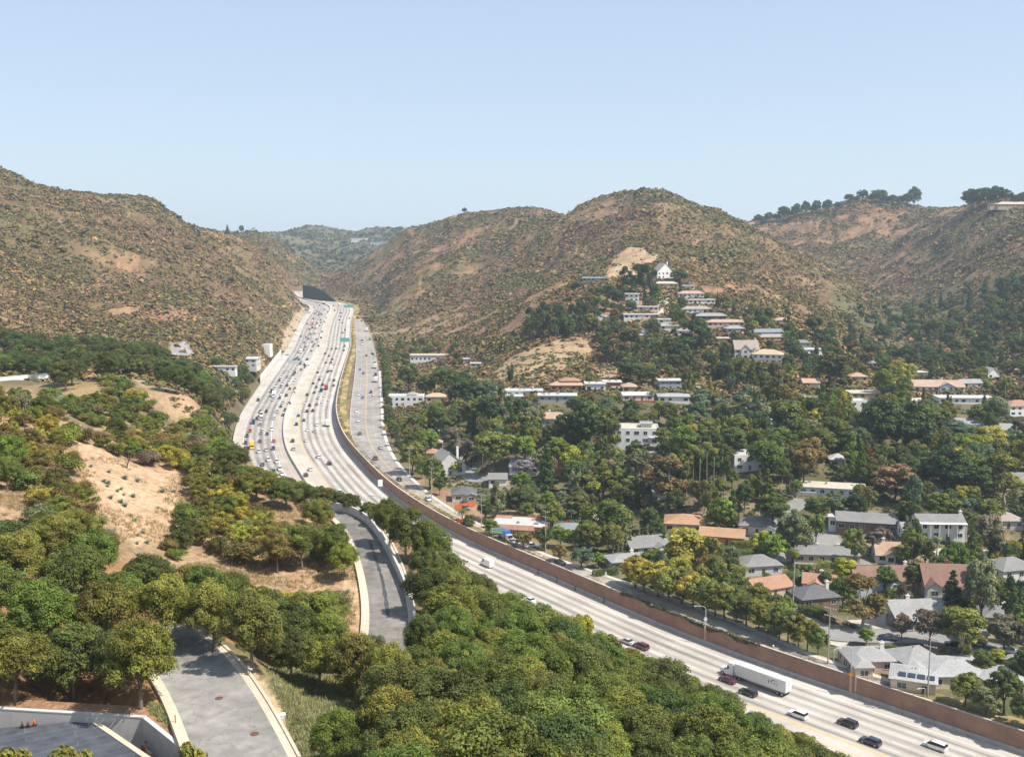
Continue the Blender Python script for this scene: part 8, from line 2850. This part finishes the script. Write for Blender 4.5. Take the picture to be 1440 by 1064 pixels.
# ivy hanging over the wall
i = rng.integers(int(np.argmin(np.abs(RW[:, 0] - 62))), 0 + int(np.argmin(np.abs(RW[:, 0] - 33))), 6000) if False else None
ia, ib = int(np.argmin(np.abs(RW[:, 0] - 64))), int(np.argmin(np.abs(RW[:, 0] - 32)))
n = 4200
k_ = rng.integers(min(ia, ib), max(ia, ib), n)
along = rng.uniform(-2, 2, n)
drop = rng.random(n) ** 2 * (1.6 * np.clip(fbm((k_ * 4 + along) / 5, k_ * 0 + .5, 5, 2) * 1.6 - .3, .15, 1))
out = np.where(drop > .1, .16, rng.uniform(-.7, .2, n))
cen = np.stack([RW[k_, 0] + RWN[k_, 0] * out + RWT_[k_, 0] * along, RW[k_, 1] + RWN[k_, 1] * out + RWT_[k_, 1] * along, RWZ[k_] + hwl[k_] + .6 - drop], 1)
v, f, nn = leaf_quads(cen, np.stack([RWN[k_, 0], RWN[k_, 1], .6 + 0 * along], 1), .22, np.random.default_rng(3), 1.2, .6)
o = bpy.data.objects.new('ivy', np_mesh('ivy', v, f, [LEAF], col=np.repeat(rng.uniform(.7, 1.3, (n, 1)) * np.ones(3), 4, 0)))
link(o)
o.color = (.07, .085, .025, 1)
tag(o, 'dark ivy spilling over the top of the brick wall', 'ivy')
# ------------------------------------------------------------------ labels that single each thing out
NUMW = ['', 'one', 'two', 'three', 'four', 'five', 'six', 'seven', 'eight', 'nine', 'ten', 'eleven', 'twelve', 'thirteen', 'fourteen', 'fifteen', 'sixteen', 'seventeen', 'eighteen', 'nineteen', 'twenty']
ORD = ['', 'first', 'second', 'third', 'fourth', 'fifth', 'sixth', 'seventh', 'eighth', 'ninth', 'tenth', 'eleventh', 'twelfth', 'thirteenth', 'fourteenth', 'fifteenth', 'sixteenth', 'seventeenth', 'eighteenth', 'nineteenth', 'twentieth']


def ordinals(items, key, first, rest):
    """same words on several things: say which in order"""
    by = {}
    for it in items:
        by.setdefault(it['lab'], []).append(it)
    for lab, l_ in by.items():
        if len(l_) == 1:
            continue
        l_.sort(key=key)
        for i, it in enumerate(l_):
            it['lab'] = lab + ', ' + (first if i == 0 else f'{ORD[min(i + 1, 20)]} {rest}')


for c in CARS:
    c['lab'] = c['short'] if len(c['base'].split()) > 12 else c['base']
ordinals(CARS, lambda c: c['y'], 'nearest such', 'nearest such')
for c in CARS:
    w_ = c['lab'].split()
    if len(w_) > 16:
        c['lab'] = c['lab'].replace(', crowded side,', ', crowded side').replace(' just this side of the', ' before the').replace(' where the hillside hides the lanes', ' at the hillside').replace(' where the median curb begins to curve', ' at the median curve').replace(' on the far bend under the dark wall', ' under the dark wall')
    c['o']['label'] = c['lab']

MARKS = [('the museum roof', 100, 1010), ('the manhole road', 310, 985), ('the curved driveway', 535, 800), ('the pale barrier wall', 530, 735), ('the bare sand slope', 185, 680), ('the low white wall', 40, 531), ('the tan spur clearing', 230, 555), ('the white articulated truck', 1065, 955), ('the maroon car', 902, 906), ('the grass bank', 470, 1000), ('the sprayed concrete', 256, 490), ('the depot', 349, 510), ('the crowded lanes', 370, 640), ('the white van', 685, 790), ('the bronze bush', 880, 910), ('the upper left edge of wood', 20, 490), ('the near crest', 60, 590), ('the leafless tree', 178, 655), ('the driveway bend', 500, 850), ('the lower picture edge', 760, 1050), ('the wall lamp post', 997, 880), ('the amber diamond sign', 1207, 950), ('the green boulevard sign', 672, 750), ('the green overhead sign', 487, 497), ('the bare clearing', 760, 505), ('the hilltop clearing', 890, 368), ('the cul de sac', 1155, 765), ('the canyon mouth', 1240, 450), ('the right ridge', 1250, 285), ('the far left skyline', 330, 322), ('the saddle skyline', 653, 297), ('the blue pool', 1128, 683)]
MARKS += [(h_['short'], h_['px'], h_['py']) for h_ in HOUSES]
mk = np.array([(a, b) for _, a, b in MARKS], float)
for p_ in PLANTS:
    d = (mk[:, 0] - p_['px']) ** 2 + ((mk[:, 1] - p_['py']) * 1.3) ** 2
    k_ = int(np.argmin(d))
    nm, mx, my = MARKS[k_]
    dx, dy = p_['px'] - mx, p_['py'] - my
    far_ = math.sqrt(d[k_]) > 45
    if abs(dx) > abs(dy) * 1.2:
        rel = 'left of' if dx < 0 else 'right of'
    else:
        rel = 'behind' if dy < 0 else 'in front of'
    hh = p_['h']
    if p_['kind'] == 'shrub':
        sz = 'low' if hh < 1.8 else 'broad' if hh < 3 else 'big'
    elif p_['kind'] == 'oak':
        sz = 'low' if hh < 7 else 'spreading' if hh < 8.3 else 'tall'
    else:
        sz = 'small' if hh < 6.5 else 'full' if hh < 9.5 else 'tall'
    nmk = nm.split()
    p_['lab'] = f"{sz} {p_['colour']} {p_['cat'].replace(' tree', '') if p_['kind'] == 'oak' else p_['cat']} {rel} {nm}"
    if len(p_['lab'].split()) > 12:
        p_['lab'] = f"{p_['colour']} {p_['cat'].split()[-1] if p_['kind'] != 'oak' else 'oak'} {rel} {nm}"
ordinals(PLANTS, lambda p_: p_['px'], 'leftmost such', 'from left')
for p_ in PLANTS:
    p_['o']['label'] = p_['lab']
for a in AGS:
    size = 'large' if a['s'] > 1.25 else 'small' if a['s'] < 1.0 else 'middling'
    at_ = 'beside the driveway bend' if a['px'] > 400 else 'high on the sand' if a['py'] < 680 else 'on the middle sand' if a['py'] < 715 else 'at the lower sand edge'
    a['lab'] = f'{size} blue green agave {at_}'
ordinals(AGS, lambda a: a['px'], 'leftmost such', 'from left')
for a in AGS:
    a['o']['label'] = a['lab']
